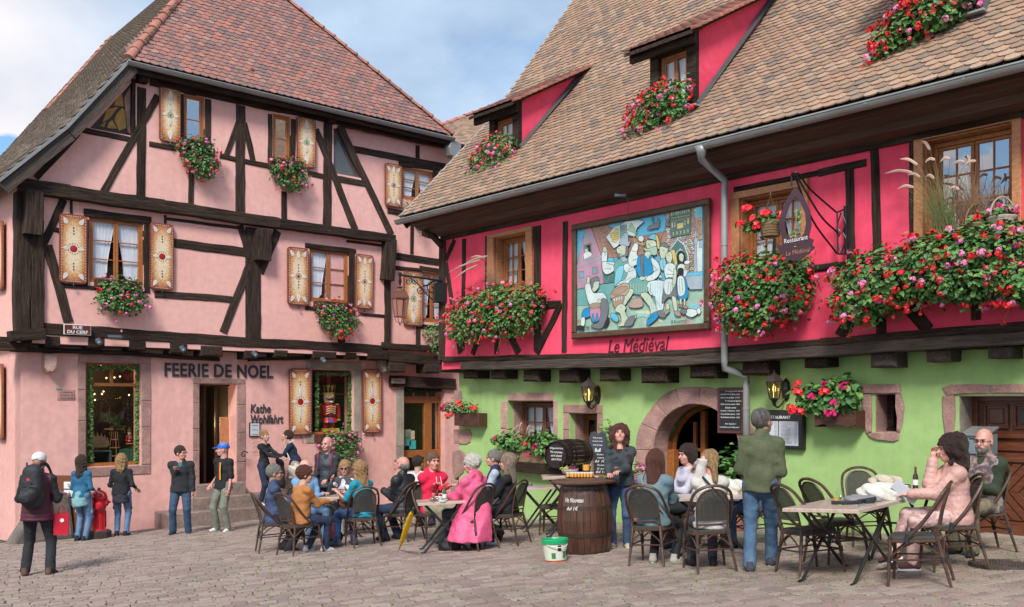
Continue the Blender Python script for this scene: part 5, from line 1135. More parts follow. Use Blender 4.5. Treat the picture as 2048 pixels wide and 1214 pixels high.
def garland(lab,W,path,d,n_,seed,wd=.07,m=None):
 rg=random.Random(seed);P=[];pts=[W.W(*W.at(x,y,d),d) for x,y in path]
 t=thing('leaf_garland',lab,'garland',pts[0]);L_=[(pts[i+1]-pts[i]).length for i in range(len(pts)-1)]
 for k in range(n_):
  i=rg.choices(range(len(L_)),L_)[0];f=rg.random();p=pts[i].lerp(pts[i+1],f);v=Vector((rg.gauss(0,1),rg.gauss(0,1),rg.gauss(0,1))).normalized();P.append((p+v*wd*rg.uniform(.3,1),v+W.n*.6))
 leaves('garland_leaves',P,.030,m or m_leafd,t,rg)
m_garl=mat('green_garland',(.11,.22,.05),.6,(.06,.13,.03),rnd=[(.09,.19,.04),(.15,.28,.07),(.06,.12,.03),(.2,.33,.1)])
garland('leafy garland framing the left shop window inside the glass',PW,[(181,925),(180,735),(276,735),(274,930)],-.14,2600,1,m=m_garl)
garland('leafy garland round the nutcracker window',PW,[(634,860),(634,748),(700,748),(699,868)],-.13,1100,2,.06,m_garl)
garland('thin dark garland with lights above the glazed door',PW,[(812,778),(850,782),(886,779)],-.16,360,3,.07)
def bush(lab,p,r,h,nl,seed,nf=0,mix='p',size=.045,name='potted_shrub',pot=True):
 rg=random.Random(seed);t=thing(name,lab,'plant',p);P=[]
 for k in range(nl):
  v=Vector((rg.gauss(0,1),rg.gauss(0,1),rg.gauss(0,1))).normalized();q_=p+Vector((v.x*r,v.y*r,h*.62+v.z*h*.42))*1.0;q_=p+(q_-p)*rg.uniform(.8,1.05);P.append((q_,v))
 leaves('foliage',P,size,m_leaf,t,rg)
 if pot: b=MB();b.lathe([(.15,0),(.2,.28),(.22,.3),(.2,.3)],16);b.obj('plant_pot',m_ridge,t,Matrix.Translation(p))
 for k in range(nf):
  v=Vector((rg.gauss(0,1),rg.gauss(0,1)-.5,rg.gauss(0,1))).normalized();inst('flower_head',rg.choice(HEADS[rg.choice(mix)]),Matrix.Translation(p+Vector((v.x*r,v.y*r,h*.62+v.z*h*.45))) @ Matrix.Diagonal((1.4,)*3+(1,)),t)
a=RW.W(RW.at(1462,900,.5)[0],0,.45);a.z=gz(a.x,a.y);bush('dark leafy shrub in a pot at the right side of the arched doorway',a,.42,1.25,420,3,size=.055)
a=RW.W(RW.at(1275,940,.35)[0],0,.3);a.z=gz(a.x,a.y);bush('pot of pink flowers at the left foot of the arched doorway',a,.25,1.0,300,4,9,'p')
a=PW.W(*PW.at(692,325,D2-.3),D2-.3);bush('small green plant behind the triangular attic glass',a+Vector((0,0,-.25)),.18,.4,160,5,pot=False)
a=RW.W(RW.at(1213,860,.15)[0],RW.at(1213,860,.15)[1]-.55,.15);bush('climbing leaves behind the heart-shaped board',a,.12,.7,110,6,pot=False)
def text_mesh(s,size=1.0,ext=.02,off=0.0,shear=0.0,align='LEFT',sp=1.0):
 cu=bpy.data.curves.new('t','FONT');cu.body=s;cu.size=size;cu.extrude=ext;cu.offset=off;cu.shear=shear;cu.align_x=align;cu.space_character=sp;cu.resolution_u=3
 o=bpy.data.objects.new('t',cu);COL.objects.link(o);bpy.context.view_layer.update();me=bpy.data.meshes.new_from_object(o)
 bpy.data.objects.remove(o);V=[v.co.copy() for v in me.vertices];Fc=[tuple(p.vertices) for p in me.polygons];bpy.data.meshes.remove(me);return V,Fc
def text_fit(s,w_,h,th,**k):
 V,Fc=text_mesh(s,**k);
 if not V: return [],[]
 x0=min(v.x for v in V);x1=max(v.x for v in V);y0=min(v.y for v in V);y1=max(v.y for v in V);z1=max(v.z for v in V) or 1
 return [((v.x-x0)/(x1-x0)*w_,(v.y-y0)/(y1-y0)*h,(v.z/z1+1)/2*th) for v in V],Fc
def sign_text(s,W,x0,y0,x1,y1,d,m,parent,th=.03,name='lettering',up=None,down=None,**k):
 """text in the box from its left edge to right edge; y1 is the lower line at the middle column"""
 r=W.rect(x0,y0,x1,y1,d);V,Fc=text_fit(s,r[2]-r[0],r[3]-r[1],th,**k);return mk(name,V,Fc,m,parent,W.M(r[0],r[1],d))
m_let=mat('slate_lettering',(.045,.05,.055),.6)
t=tag(sign_text('FEERIE DE NOEL',PW,329,728,546,755,.01,m_let,None,.015,'shop_lettering',off=.025,sp=1.06),'dark capital letters FEERIE DE NOEL above the pink house door','sign')
t=thing('shop_name','dark hand-cut letters Kathe Wohlfahrt right of the pink house door','sign',PW.W(*PW.at(500,825,.01),.01))
sign_text('Kathe',PW,501,808,541,826,.01,m_let,t,.012,off=.012,shear=.1);sign_text('Wohlfahrt',PW,501,829,566,847,.01,m_let,t,.012,off=.012,shear=.1)
tag(sign_text('Le Médiéval',RW,1217,676,1338,703,G1+.01,mat('maroon_lettering',(.085,.008,.018),.6),None,.008,'restaurant_lettering',shear=.22,off=.0),'dark red italic letters Le Médiéval below the painted panel','sign')
def board(name,lab,cat,W,px,d,th,m,c=.008):
 r=W.rect(*px,d);b=MB();b.box(-(r[2]-r[0])/2,(r[2]-r[0])/2,-(r[3]-r[1])/2,(r[3]-r[1])/2,0,th,c);o=b.obj(name,m,None,W.M((r[0]+r[2])/2,(r[1]+r[3])/2,d));return tag(o,lab,cat),r
m_brown=mat('brown_enamel',(.14,.028,.022),.4);m_chalk=mat('chalk_white',(.75,.75,.73),.8)
o,r=board('street_sign','brown RUE DU CERF street name plate on the corner beam','sign',PW,(127,649,182,670),D1+.10,.015,m_white)
b=MB();w2,h2=(r[2]-r[0])/2,(r[3]-r[1])/2;b.box(-w2+.015,w2-.015,-h2+.015,h2-.015,.0155,.018);b.obj('sign_face',m_brown,o,WM[o.name])
V,Fc=text_fit('RUE',w2*.7,h2*.62,.004,off=.03);mk('lettering',[(x-w2*.35,y+h2*.10,z+.018) for x,y,z in V],Fc,m_white,o,WM[o.name]);V,Fc=text_fit('DU CERF',w2*1.5,h2*.62,.004,off=.03);mk('lettering',[(x-w2*.75,y-h2*.75,z+.018) for x,y,z in V],Fc,m_white,o,WM[o.name])
o,r=board('info_plaque','small pale information plaque with a teal corner left of the shop window','plaque',PW,(114,779,149,800),.005,.012,mat('pink_plaque',(.55,.30,.26),.4))
b=MB();b.box(-(r[2]-r[0])/2-.02,-(r[2]-r[0])/2+.1,.1,(r[3]-r[1])/2+.02,.0125,.02);b.obj('teal_sticker',mat('teal',(.03,.32,.27),.5),o,WM[o.name])
for k,s in enumerate(('LA MAISON','ADRIA EN','VOUS SURVEILLE')): V,Fc=text_fit(s,.26+.03*k,.035,.003);mk('lettering',[(x-.12,y+.03-k*.06,z+.0125) for x,y,z in V],Fc,m_let,o,WM[o.name])
o,r=board('direction_sign','small pale arrow-shaped direction sign on the lintel beam','sign',PW,(783,757,810,767),.16,.012,mat('cream_sign',(.42,.36,.27),.6))
for k,s in enumerate(('REMPARTS','AU CENTRE')): V,Fc=text_fit(s,.25,.03,.003);mk('lettering',[(x-.13,y+.008-k*.042,z+.0125) for x,y,z in V],Fc,m_let,o,WM[o.name])
def framed(lab,W,px,d,mf,mp_,fw=.02,th=.03,name='notice_frame',cat='notice'):
 o,r=board(name,lab,cat,W,px,d,th,mf);w2,h2=(r[2]-r[0])/2,(r[3]-r[1])/2;b=MB();b.box(-w2+fw,w2-fw,-h2+fw,h2-fw,th+.0005,th+.004);b.obj('board_face',mp_,o,WM[o.name]);return o,w2,h2
def put(o,s,x,y,w_,h,z,m,**k):
 V,Fc=text_fit(s,w_,h,.003,**k);mk('lettering',[(a+x,b_+y,c+z) for a,b_,c in V],Fc,m,o,WM[o.name])
m_paper=mat('white_paper',(.62,.65,.70),.6)
o,w2,h2=framed('black framed white notice right of the shop door behind the couple',PW,(498,845,519,873),.01,m_iron,m_paper)
for k in range(7): put(o,'Ouvert tous',-w2*.5,h2*.55-k*.09*1.2,w2,.022,.035,m_let)
o,w2,h2=framed('chalkboard menu with maroon frame beside the arched doorway',RW,(1437,775,1490,867),.04,mat('maroon_frame',(.13,.035,.035),.6),mat('chalkboard',(.018,.02,.024),.7),.045,.035,'chalkboard_menu','menu board')
rows_=['Les suggestions du chef !','- Choucroute aux poissons  22,50','- Entrecôte grillée  21,50','Fr. Pommes et légumes','- Roëlly sautée au munster  20,50','Salade verte','- Escargots à l\'alsacienne  18,50','- Tarte flambée nature  11,50','- Tarte flambée Ardèche  12,50','','Bon Appétit !','notre éditeur au vin à table, merci !']
for k,s in enumerate(rows_):
 if s: put(o,s,-w2*.78+(.10 if not s.startswith(('-','n')) else 0),h2*.80-k*h2*.142,w2*1.5*(1 if len(s) > 24 else .8 if len(s) > 15 else .55),h2*.072,.04,m_chalk,shear=.25,off=.008)
b=MB();b.box(-w2*.5,w2*.35,h2*.74,h2*.748,.04,.042);b.obj('chalk_line',m_chalk,o,WM[o.name])
o,w2,h2=framed('black restaurant menu case with white menu sheets behind the man in green',RW,(1517,820,1612,897),.01,mat('black_case',(.015,.015,.017),.35),mat('menu_case_dark',(.02,.02,.022),.3),.02,.08,'menu_case','menu case')
put(o,'RESTAURANT',-w2*.5,h2*.55,w2,h2*.16,.085,m_white,off=.03)
for (x0,x1,sd) in ((-w2*.82,-w2*.02,1),(w2*.02,w2*.82,2)):
 b=MB();b.box(x0,x1,-h2*.82,h2*.42,.0845,.087);b.obj('menu_sheet',m_paper,o,WM[o.name])
 b=MB();rg=random.Random(sd)
 for k in range(17): y=h2*.34-k*h2*.067;b.box(x0+.03,x0+.03+(x1-x0-.1)*rg.uniform(.5,.85),y,y+h2*.022,.0872,.088);b.box(x1-.06,x1-.02,y,y+h2*.02,.0872,.088)
 tag(b.obj('menu_lines',mat('print_grey',(.22,.22,.25),.8),o,WM[o.name]),kind='stuff')
o,r=board('enamel_plate','small white enamel plate with a red diagonal band under a joist end','sign',RW,(1432,730,1447,756),.05,.012,m_white)
b=MB();w2,h2=(r[2]-r[0])/2,(r[3]-r[1])/2;b.prism([(-w2,-h2*.6),(-w2,-h2*.1),(w2,h2*.7),(w2,h2*.15)],.0125,.0145);b.obj('red_band',m_fm,o,WM[o.name])
o,r=board('mailbox','grey metal mailbox with sloped lid on the carved door frame','mailbox',RW,(1947,867,1995,907),-.12,.30,mat('grey_blue_metal',(.24,.32,.36),.4,(.20,.27,.31),metal=.3,orand=.05),.01)
w2,h2=(r[2]-r[0])/2,(r[3]-r[1])/2;b=MB();V=[(-w2-.02,h2+.09,-.0),(w2+.02,h2+.09,0),(w2+.02,h2,.33),(-w2-.02,h2,.33)];V +=[(x,y-.02,z) for x,y,z in V];b.add(V,[(0,1,2,3),(7,6,5,4),(0,4,5,1),(1,5,6,2),(2,6,7,3),(3,7,4,0)]);b.obj('mailbox_lid',m_zinc,o,WM[o.name])
b=MB();b.box(-.07,.05,h2*.45,h2*.58,.3005,.303);b.obj('mail_slot',m_iron,o,WM[o.name]);b=MB();b.box(-w2*.8,w2*.8,-h2*.85,h2*.78,.3005,.302,.001);b.obj('mailbox_door',MATS['grey_blue_metal'],o,WM[o.name])
d0=G1+.05;A_=RW.at(1684,470,d0)
t=thing('hanging_sign','oval wrought iron restaurant sign hanging from a long curved bracket','sign',RW.W(*A_,d0))
top=RW.W(*RW.at(1583,350,G1+1.1),G1+1.1);Q=lambda x,y,d: RW.W(*RW.at(x,y,d),d)
post_t,post_b=Q(1690,418,d0+.06),Q(1692,508,d0+.06)
b=MB();b.tube([post_t+Vector((0,0,.04)),post_b],.022,6);i2=Q(1674,425,d0+.14);i3=Q(1676,508,d0+.14);b.tube([i2,i3],.012,5);b.tube([post_t,i2],.012,5);b.tube([post_b,i3],.012,5)
for (sx,sy,mx_,my_,ox,oy) in ((1672,424,1622,380,1596,347),(1676,466,1640,430,1593,352),(1674,507,1625,440,1590,352)):
 b.tube(bez([Q(sx,sy,d0+.14),Q(mx_,my_,G1+.75),Q(ox,oy,G1+1.1),top+Vector((0,0,.0))],6),.013,6)
cc_=Q(1683,465,d0+.1)
for sg in (1,-1): b.tube(bez([cc_+Vector((0,0,.28)),cc_+RW.u*.06*sg+Vector((0,0,.1)),cc_+RW.u*.02*sg,cc_+RW.u*.06*sg+Vector((0,0,-.1)),cc_+Vector((0,0,-.28))],6),.010,5)
b.tube([top+Vector((0,0,-.02)),top+Vector((0,0,-.14))],.012,5);b.obj('sign_bracket',m_iron,t)
ms=mat('sign_maroon',(.045,.012,.022),.45);Ct=Q(1591,448,G1+1.1);h=(Q(1591,378,G1+1.1)-Q(1591,522,G1+1.1)).length;sc=h/144
Ms=Matrix.Translation(Ct) @ Matrix(((RW.n.x*.5+RW.u.x*.86,0,0,0),(RW.n.y*.5+RW.u.y*.86,0,0,0),(0,0,1,0),(0,0,0,1)))
ux=(RW.u*.93-RW.n*.36).normalized();uz=Vector((0,0,1));uy=uz.cross(ux)
Ms=Matrix(((ux.x,0,-uy.x,Ct.x),(ux.y,0,-uy.y,Ct.y),(0,1,0,Ct.z),(0,0,0,1)))
kx=1.35
ring_o=[(-2,72),(-12,52),(-21,25),(-24,-5),(-18,-32),(-10,-42),(0,-44),(12,-42),(19,-30),(23,-5),(21,25),(12,52),(2,72)]
b=MB();V=[]
no_=len(ring_o)
inn=[(x*.66,y*.72+2) for x,y in ring_o]
for z in (-.012,.012): V +=[(x*sc*kx,y*sc,z) for x,y in ring_o]+[(x*sc*kx,y*sc,z) for x,y in inn]
for i in range(no_): j=(i+1) % no_;Q_=2*no_;b.F +=[(i,j,no_+j,no_+i),(Q_+i,Q_+no_+i,Q_+no_+j,Q_+j),(i,Q_+i,Q_+j,j),(no_+i,no_+j,Q_+no_+j,Q_+no_+i)]
b.V=V;b.m=[0]*len(b.F);b.r=[.5]*len(b.F);b.obj('sign_ring',ms,t,Ms)
b=MB();b.prism([(x*sc*kx,y*sc) for x,y in ((-28,-34),(-24,-42),(-16,-38),(0,-46),(14,-40),(20,-30),(26,-34),(24,-44),(28,-50),(20,-60),(8,-72),(-2,-74),(-12,-70),(-24,-52))],-.014,.014);b.obj('sign_banner',ms,t,Ms)
for (s,x,y,w_,mm_) in (('Restaurant',-16,-38,34,m_chalk),('Le Médiéval',-13,-63,34,m_ridge)):
 V,Fc=text_fit(s,w_*sc*kx,9*sc,.004);mk('lettering',[(a+x*sc*kx,b_+y*sc+a*.12,c+.015) for a,b_,c in V],Fc,mm_,t,Ms)
b=MB();b.tube([(0,-30*sc,0),(.01,30*sc,0)],.008,5);b.obj('vine_stem',m_straw,t,Ms);rg=random.Random(2)
leaves('vine_leaves',[(Ms @ Vector((rg.uniform(-.05,.07),rg.uniform(-22,26)*sc,0)),-uy) for _ in range(24)],.03,m_leaf,t,rg)
def wall_lamp(lab,W,px0,py0,px1,py1,mpx,mpy):
 """body box in image points, wall mount point"""
 d=.28;r=W.rect(px0,py0,px1,py1,d);w_=r[2]-r[0];h=r[3]-r[1];cx_=(r[0]+r[2])/2;t=thing('wall_lantern',lab,'lamp',W.W(cx_,r[1],d),'lit lanterns on the green wall');w_ *=.74
 Mw=Matrix.Translation(W.W(cx_,r[1],d));mm_=mat('bronze_black',(.03,.026,.028),.4,metal=.4);b=MB()
 H=h;b.lathe([(w_*.60,H*.66),(w_*.62,H*.68),(w_*.36,H*.82),(w_*.30,H*.84),(w_*.10,H*.90),(w_*.05,H*.93),(w_*.08,H*.955),(.004,H)],6,a0=.3);b.obj('lamp_roof',mat('lamp_roof_metal',(.10,.075,.075),.4,metal=.5),t,Mw)
 b=MB();b.lathe([(w_*.10,H*.05),(w_*.2,H*.16),(w_*.34,H*.20),(w_*.34,H*.22)],6,a0=.3);b.lathe([(.004,0),(w_*.06,H*.03),(w_*.1,H*.06)],8)
 for k in range(6): a=.3+k*math.pi/3;b.tube([(w_*.33*math.cos(a),w_*.33*math.sin(a),H*.21),(w_*.54*math.cos(a),w_*.54*math.sin(a),H*.67)],.008,4)
 b.obj('lamp_cage',mm_,t,Mw)
 b=MB();b.lathe([(w_*.31,H*.22),(w_*.52,H*.66)],6,caps=False,a0=.3);b.obj('lamp_glass',glass('lamp_glass',(.75,.72,.62),.05,.12),t,Mw)
 b=MB();b.lathe([(.012,H*.24),(.012,H*.40),(.024,H*.43),(.022,H*.52),(.003,H*.62)],8);b.obj('lamp_bulb',mat('lit_bulb',(.9,.5,.15),.5,emit=(1,.42,.12),es=3),t,Mw)
 mnt=W.W(*W.at(mpx,mpy,.02),.02)-W.W(cx_,r[1],d);b=MB();b.tube(bez([(0,0,H*.05),(mnt.x*.35,mnt.y*.35,-H*.06+.02),(mnt.x*.8,mnt.y*.8,mnt.z*.35),mnt],6),.014,6);bb=mnt;b.tube([mnt+Vector((0,0,.13)),mnt+Vector((0,0,-.13))],[.03,.03],8);b.tube([mnt+Vector((0,0,.17)),mnt+Vector((0,0,.12)),mnt+Vector((0,0,0)),mnt+Vector((0,0,-.12)),mnt+Vector((0,0,-.16))],[.01,.05,.07,.05,.01],8);b.obj('lamp_bracket',mm_,t,Mw)
 pl=bpy.data.lights.new('bulb_light','POINT');pl.energy=1.2;pl.color=(1,.6,.25);pl.shadow_soft_size=.03;po=bpy.data.objects.new('bulb_light',pl);COL.objects.link(po);_put(po,Mw @ Matrix.Translation((0,0,H*.5)),t)
wall_lamp('lit black wall lantern between the planter window and the arched doorway',RW,1163,753,1192,816,1195,790)
wall_lamp('lit wall lantern above the menu case right of the downpipe',RW,1530,739,1567,813,1572,780)
LD=.35;Lp=lambda x,y: Q(x,y,LD) if False else RW.W(rL-.35,0,0)
base=RW.W(rL+.02,0,G1+.05)
def LL_(x,y):
 n_=Vector((.25,-1,0)).normalized();return ray_plane(x,y,base,n_)
t=thing('street_lantern','old street lantern hanging from a scrolled iron bracket at the red house corner','lantern',LL_(800,640),None)
b=MB();b.tube([LL_(800,550),LL_(845,556),LL_(888,562)],.022,8);b.tube(bez([LL_(822,556),LL_(838,570),LL_(850,585),LL_(866,600)],5),.013,6)
def spiral(cx_,cy_,r0,a0,turns,sg=1): return [LL_(cx_+r0*(1-k/26*.85)*math.cos(a0+sg*turns*6.28*k/26),cy_+r0*(1-k/26*.85)*math.sin(a0+sg*turns*6.28*k/26)) for k in range(26)]
b.tube(spiral(817,563,7,-1.6,1.6),.010,5);b.tube(spiral(831,563,7,-1.6,1.6,-1),.010,5);b.tube(spiral(840,580,8,0,1.5),.010,5);b.tube(spiral(866,572,14,1.5,1.2),.013,5);b.tube(bez([LL_(846,572),LL_(856,570),LL_(868,562),LL_(880,565)],5),.018,6)
b.tube([LL_(800,545),LL_(800,552)],.04,8);b.tube([LL_(800,552),LL_(800,562),LL_(800,571)],[.02,.035,.015],8);b.obj('lantern_bracket',m_iron,t)
Lt,Lb=LL_(800,571),LL_(798,651);H=Lt.z-Lb.z;wL=(LL_(818,597)-LL_(778,597)).length;Mw=Matrix.Translation(Vector((Lt.x,Lt.y,Lb.z))) @ Matrix.Rotation(.5,4,'Z');mc=mat('copper_brown',(.26,.12,.085),.5,metal=.4)
b=MB();s2=math.sqrt(2)/2
b.lathe([(wL*.5*s2*1.4,H*.665),(wL*.5*s2*1.42,H*.69),(wL*.36*s2*1.4,H*.83),(wL*.36*s2*1.4,H*.85)],4,a0=.785);b.lathe([(wL*.25,H*.85),(wL*.16,H*.90),(wL*.08,H*.93),(wL*.17,H*.96),(wL*.04,H)],12);b.obj('lantern_roof',mc,t,Mw)
b=MB()
for k in range(4): a=.785+k*math.pi/2;b.tube([(wL*.30*math.cos(a),wL*.30*math.sin(a),H*.22),(wL*.46*math.cos(a),wL*.46*math.sin(a),H*.67)],.014,4);b.tube([(wL*.3*math.cos(a),wL*.3*math.sin(a),H*.22),(wL*.2*math.cos(a),wL*.2*math.sin(a),H*.08),(0,0,H*.06)],.009,4)
b.lathe([(wL*.31,H*.205),(wL*.31,H*.235)],4,a0=.785);b.lathe([(.01,0),(.025,H*.04),(.01,H*.07)],8);b.obj('lantern_cage',mc,t,Mw)
b=MB();b.lathe([(wL*.29,H*.235),(wL*.45,H*.665)],4,caps=False,a0=.785);b.obj('lantern_glass',glass('frosted_lantern_glass',(.86,.80,.78),.2,.10),t,Mw)
o=tag(MB().box(-.14,.14,-.12,.12,-.2,.2,.01).obj('loudspeaker',m_iron,None,Matrix.Translation(LL_(881,586)) @ Matrix.Rotation(.3,4,'Z')),'black box loudspeaker on the corner post above the geraniums','speaker')
ml=mat('spot_metal',(.16,.20,.24),.35,metal=.5)
for (x,y,dd) in ((198,684,.5),(366,699,.5),(510,709,.5),(647,721,.45),(230,674,.55)):
 p=PW.W(*PW.at(x,y,dd),dd);b=MB()
 if x ==230: b.box(-.14,.14,-.05,.05,-.02,.03,.01);nm='flat grey floodlight under the beam beside the street name plate'
 else: b.lathe([(.03,-.09),(.055,-.06),(.06,.05),(.065,.07),(.05,.06)],12,axis='y');b.tube([(0,.02,0),(0,.02,.1)],.012,6);nm='small grey spotlight under the pink jetty, %s' % {198: 'nearest the street name plate',366: 'above the E of FEERIE',510: 'above the O of NOEL',647: 'above the nutcracker window'}[x]
 tag(b.obj('spotlight',ml,None,Matrix.Translation(p) @ Matrix.Rotation(.7,4,'Z') @ Matrix.Rotation(.5,4,'X')),nm,'spotlight','spotlights under the pink jetty')
p=Wp(RW,1240,391,G1+.45);tag(MB().box(-.09,.09,-.05,.05,-.02,.02,.006).tube(bez([(.05,0,0),(.14,.1,-.05),(.16,.25,-.35)],5),.008,4).obj('picture_light',ml,None,Matrix.Translation(p)),'small picture light above the painted panel','lamp')
p=Wp(PW,496,905,.12);tag(MB().tube([(0,-.02,.0),(-.04,-.10,.03),(-.09,-.12,.02),(-.12,-.12,-.04),(-.09,-.12,-.09),(-.04,-.12,-.08),(-.05,-.12,-.03)],.014,6).obj('handrail_scroll',m_iron,None,Matrix.Translation(p)),'curled black handrail end right of the shop door','handrail')
pdp=G1+.05
o4=[RW.at(x,y,pdp) for x,y in ((1148,451),(1421,396),(1424,661),(1146,677))];s0,s1=(o4[0][0]+o4[3][0])/2,(o4[1][0]+o4[2][0])/2;z1=(o4[0][1]+o4[1][1])/2;z0=(o4[2][1]+o4[3][1])/2
pt=thing('painted_panel','large framed painting of a medieval street festival on the red wall','painting',RW.W((s0+s1)/2,z0,pdp))
fwd=.105;mfw=mat('oak_frame',(.12,.062,.032),.55,(.075,.04,.022),stretch=(3,3,1),scale=5,fine=.2)
b=MB();b.box(s0,s1,z1-fwd,z1,0,.07,.02);b.box(s0,s1,z0,z0+fwd,0,.07,.02);b.box(s0,s0+fwd,z0+fwd,z1-fwd,0,.069,.02);b.box(s1-fwd,s1,z0+fwd,z1-fwd,0,.069,.02);b.obj('picture_frame',mfw,pt,RW.M(0,0,pdp))
PC={'b': (.13,.52,.74),'c': (.22,.60,.72),'t': (.16,.42,.40),'w': (.66,.78,.76),'g': (.56,.66,.50),'p': (.56,.28,.42),'k': (.02,.022,.025),'n': (.40,.30,.20),'y': (.66,.56,.20),'s': (.18,.20,.22),'B': (.02,.30,.58),'G': (.36,.55,.44),'m': (.42,.24,.18),'e': (.50,.38,.30),'l': (.38,.48,.55),'d': (.09,.20,.19)}
pk=list(PC);pm_=[mat('paint_'+k+('_dark' if k.isupper() else ''),PC[k],.45,tuple(c*.82 for c in PC[k]),scale=5,fine=.08,spec=.4) for k in pk]
PB=MB();zl=[.012]
def cp(x,y): return RW.at(1120+x/3.5706,370+y/3.5706,pdp)
def poly(c,P,o=2.0,raw=False):
 P=[cp(x,y) for x,y in P] if not raw else P;zl[0] +=.000025;z=zl[0];PB.mi=pk.index(c);n=len(P)
 PB.add([(x,y,z) for x,y in P],[tuple(range(n))])
 if o:
  PB.mi=pk.index('k');zl[0] +=.00001;z=zl[0];w_=o*.00145
  for i in range(n):
   a,b_=Vector(P[i]),Vector(P[(i+1) % n]);d=b_-a
   if d.length < 1e-5: continue
   q_=Vector((-d.y,d.x)).normalized()*w_;PB.add([(*(a-q_),z),(*(b_-q_),z),(*(b_+q_),z),(*(a+q_),z)],[(0,1,2,3)])
def line(P,o=2.0,c='k'):
 zl[0] +=.00002;PB.mi=pk.index(c)
 for i in range(len(P)-1):
  a,b_=Vector(cp(*P[i])),Vector(cp(*P[i+1]));d=b_-a;q_=Vector((-d.y,d.x)).normalized()*o*.00145;PB.add([(*(a-q_),zl[0]),(*(b_-q_),zl[0]),(*(b_+q_),zl[0]),(*(a+q_),zl[0])],[(0,1,2,3)])
def ell(c,x,y,rx_,ry_,o=2.0,a=0.0,n=14): poly(c,[(x+rx_*math.cos(t)*math.cos(a)-ry_*math.sin(t)*math.sin(a),y+rx_*math.cos(t)*math.sin(a)+ry_*math.sin(t)*math.cos(a)) for t in [2*math.pi*k/n for k in range(n)]],o)
ri=[(s0+fwd-.01,z0+fwd-.01),(s1-fwd+.01,z0+fwd-.01),(s1-fwd+.01,z1-fwd+.01),(s0+fwd-.01,z1-fwd+.01)]
poly('b',ri,0,True);poly('G',[(112,860),(340,780),(560,760),(1028,735),(1033,990),(600,1025),(112,1050)],0)
rg=random.Random(4)
for k in range(60): ell(rg.choice('eGgcn'),rg.uniform(130,1010),rg.uniform(850,985),rg.uniform(12,40),rg.uniform(5,14),0)
poly('t',[(114,640),(300,640),(420,690),(420,800),(340,860),(114,862)],1.5)
poly('m',[(225,296),(330,280),(500,380),(620,360),(760,330),(800,480),(700,500),(430,520),(300,520)],1.5)
for k in range(260):
 x,y=rg.uniform(245,780),rg.uniform(300,505)
 if y > 290+(x-330)*.33*(x > 330): ell(rg.choice('neymnp'),x,y,7,6,1.0,n=6)
poly('p',[(185,318),(225,296),(305,520),(330,700),(130,745),(118,600),(130,560)],2)
for k in range(9): line([(190+k*4,322+k*3),(125+k*22,560)],3,'t')
for k in range(9): line([(128+k*22,575),(130+k*22,745)],3,'t')
for (a,c) in (((118,600),(310,530)),((130,560),(305,500)),((150,450),(260,420)),((125,690),(320,655)),((165,380),(245,355))): line([a,c],6,'t')
poly('n',[(175,430),(228,412),(235,495),(180,512)],2);poly('k',[(182,436),(222,422),(228,490),(186,504)],0);poly('w',[(172,500),(188,476),(212,474),(238,492),(226,510),(178,535)],2);ell('g',194,466,12,15,1.5);poly('B',[(174,456),(190,436),(208,452),(212,458)],1.5)
for (x,y) in ((160,645),(255,615)): poly('n',[(x-20,y-24),(x+16,y-30),(x+18,y+18),(x-18,y+24)],1.5);poly('b',[(x-13,y-17),(x+10,y-22),(x+11,y+12),(x-11,y+17)],1);line([(x-1,y-20),(x,y+15)],1);line([(x-12,y),(x+11,y-5)],1)
poly('d',[(300,560),(420,550),(430,690),(320,705)],1.5);line([(300,640),(340,700),(370,630),(410,690)],3,'t');line([(305,570),(420,560)],4,'n')
poly('e',[(762,195),(975,152),(985,640),(770,660)],2)
for r_ in range(31):
 for c_ in range(13):
  x,y=772+c_*17+(r_ % 2)*8,205+r_*14.5-c_*3.4
  if x < 970: poly(rg.choice('enewgpl'),[(x-6,y-5),(x+7,y-7),(x+7,y+5),(x-6,y+6)],.7)
poly('d',[(790,195),(942,164),(944,352),(800,380)],1.5)
for k in range(9): x=802+k*15.5;poly('yb'[k % 3 ==1],[(x,200-k*3.2),(x+10,198-k*3.2),(x+10,222-k*3.2),(x,224-k*3.2)],.8)
for k in range(6):
 x=806+k*23;y=250-k*4.6
 for (u,v) in ((0,0),(11,0)): poly('y',[(x+u,y-14+v),(x+u+8,y-16),(x+u+4,y+2)],.8);poly('y',[(x+u,y+14),(x+u+8,y+12),(x+u+4,y+2)],.8)
poly('y',[(845,278),(890,268),(892,308),(847,316)],1.5)
for x,y in ((812,290),(925,262)): poly('y',[(x-6,y-20),(x+6,y-22),(x+6,y+18),(x-6,y+20)],1)
for x,y in ((830,285),(902,270)): poly('l',[(x-7,y-20),(x+6,y-22),(x+6,y+20),(x-7,y+22)],1.2);line([(x,y-20),(x,y+20)],1);line([(x-6,y),(x+6,y)],1)
for k in range(5): x=812+k*26;y=352-k*5.5;poly('y',[(x,y-10),(x+16,y-13),(x+10,y),(x+15,y+9),(x+2,y+11),(x+6,y)],.8)
poly('w',[(785,560),(800,450),(850,385),(900,425),(928,500),(935,600),(920,640),(790,650)],1.5);poly('d',[(792,560),(806,455),(850,396),(894,432),(920,505),(925,600),(918,640),(795,650)],1.5);poly('l',[(835,560),(838,480),(870,450),(900,480),(908,560)],1.5)
poly('c',[(977,155),(1026,147),(1028,235),(977,240)],0);poly('e',[(977,240),(1027,232),(1028,390),(985,395)],1.5)
for k in range(60): ell(rg.choice('neym'),rg.uniform(985,1022),rg.uniform(250,380),5,5,.8,n=6)
poly('w',[(985,400),(1028,395),(1028,620),(985,620)],1.2);poly('l',[(1003,400),(1022,398),(1022,450),(1003,452)],1.2)
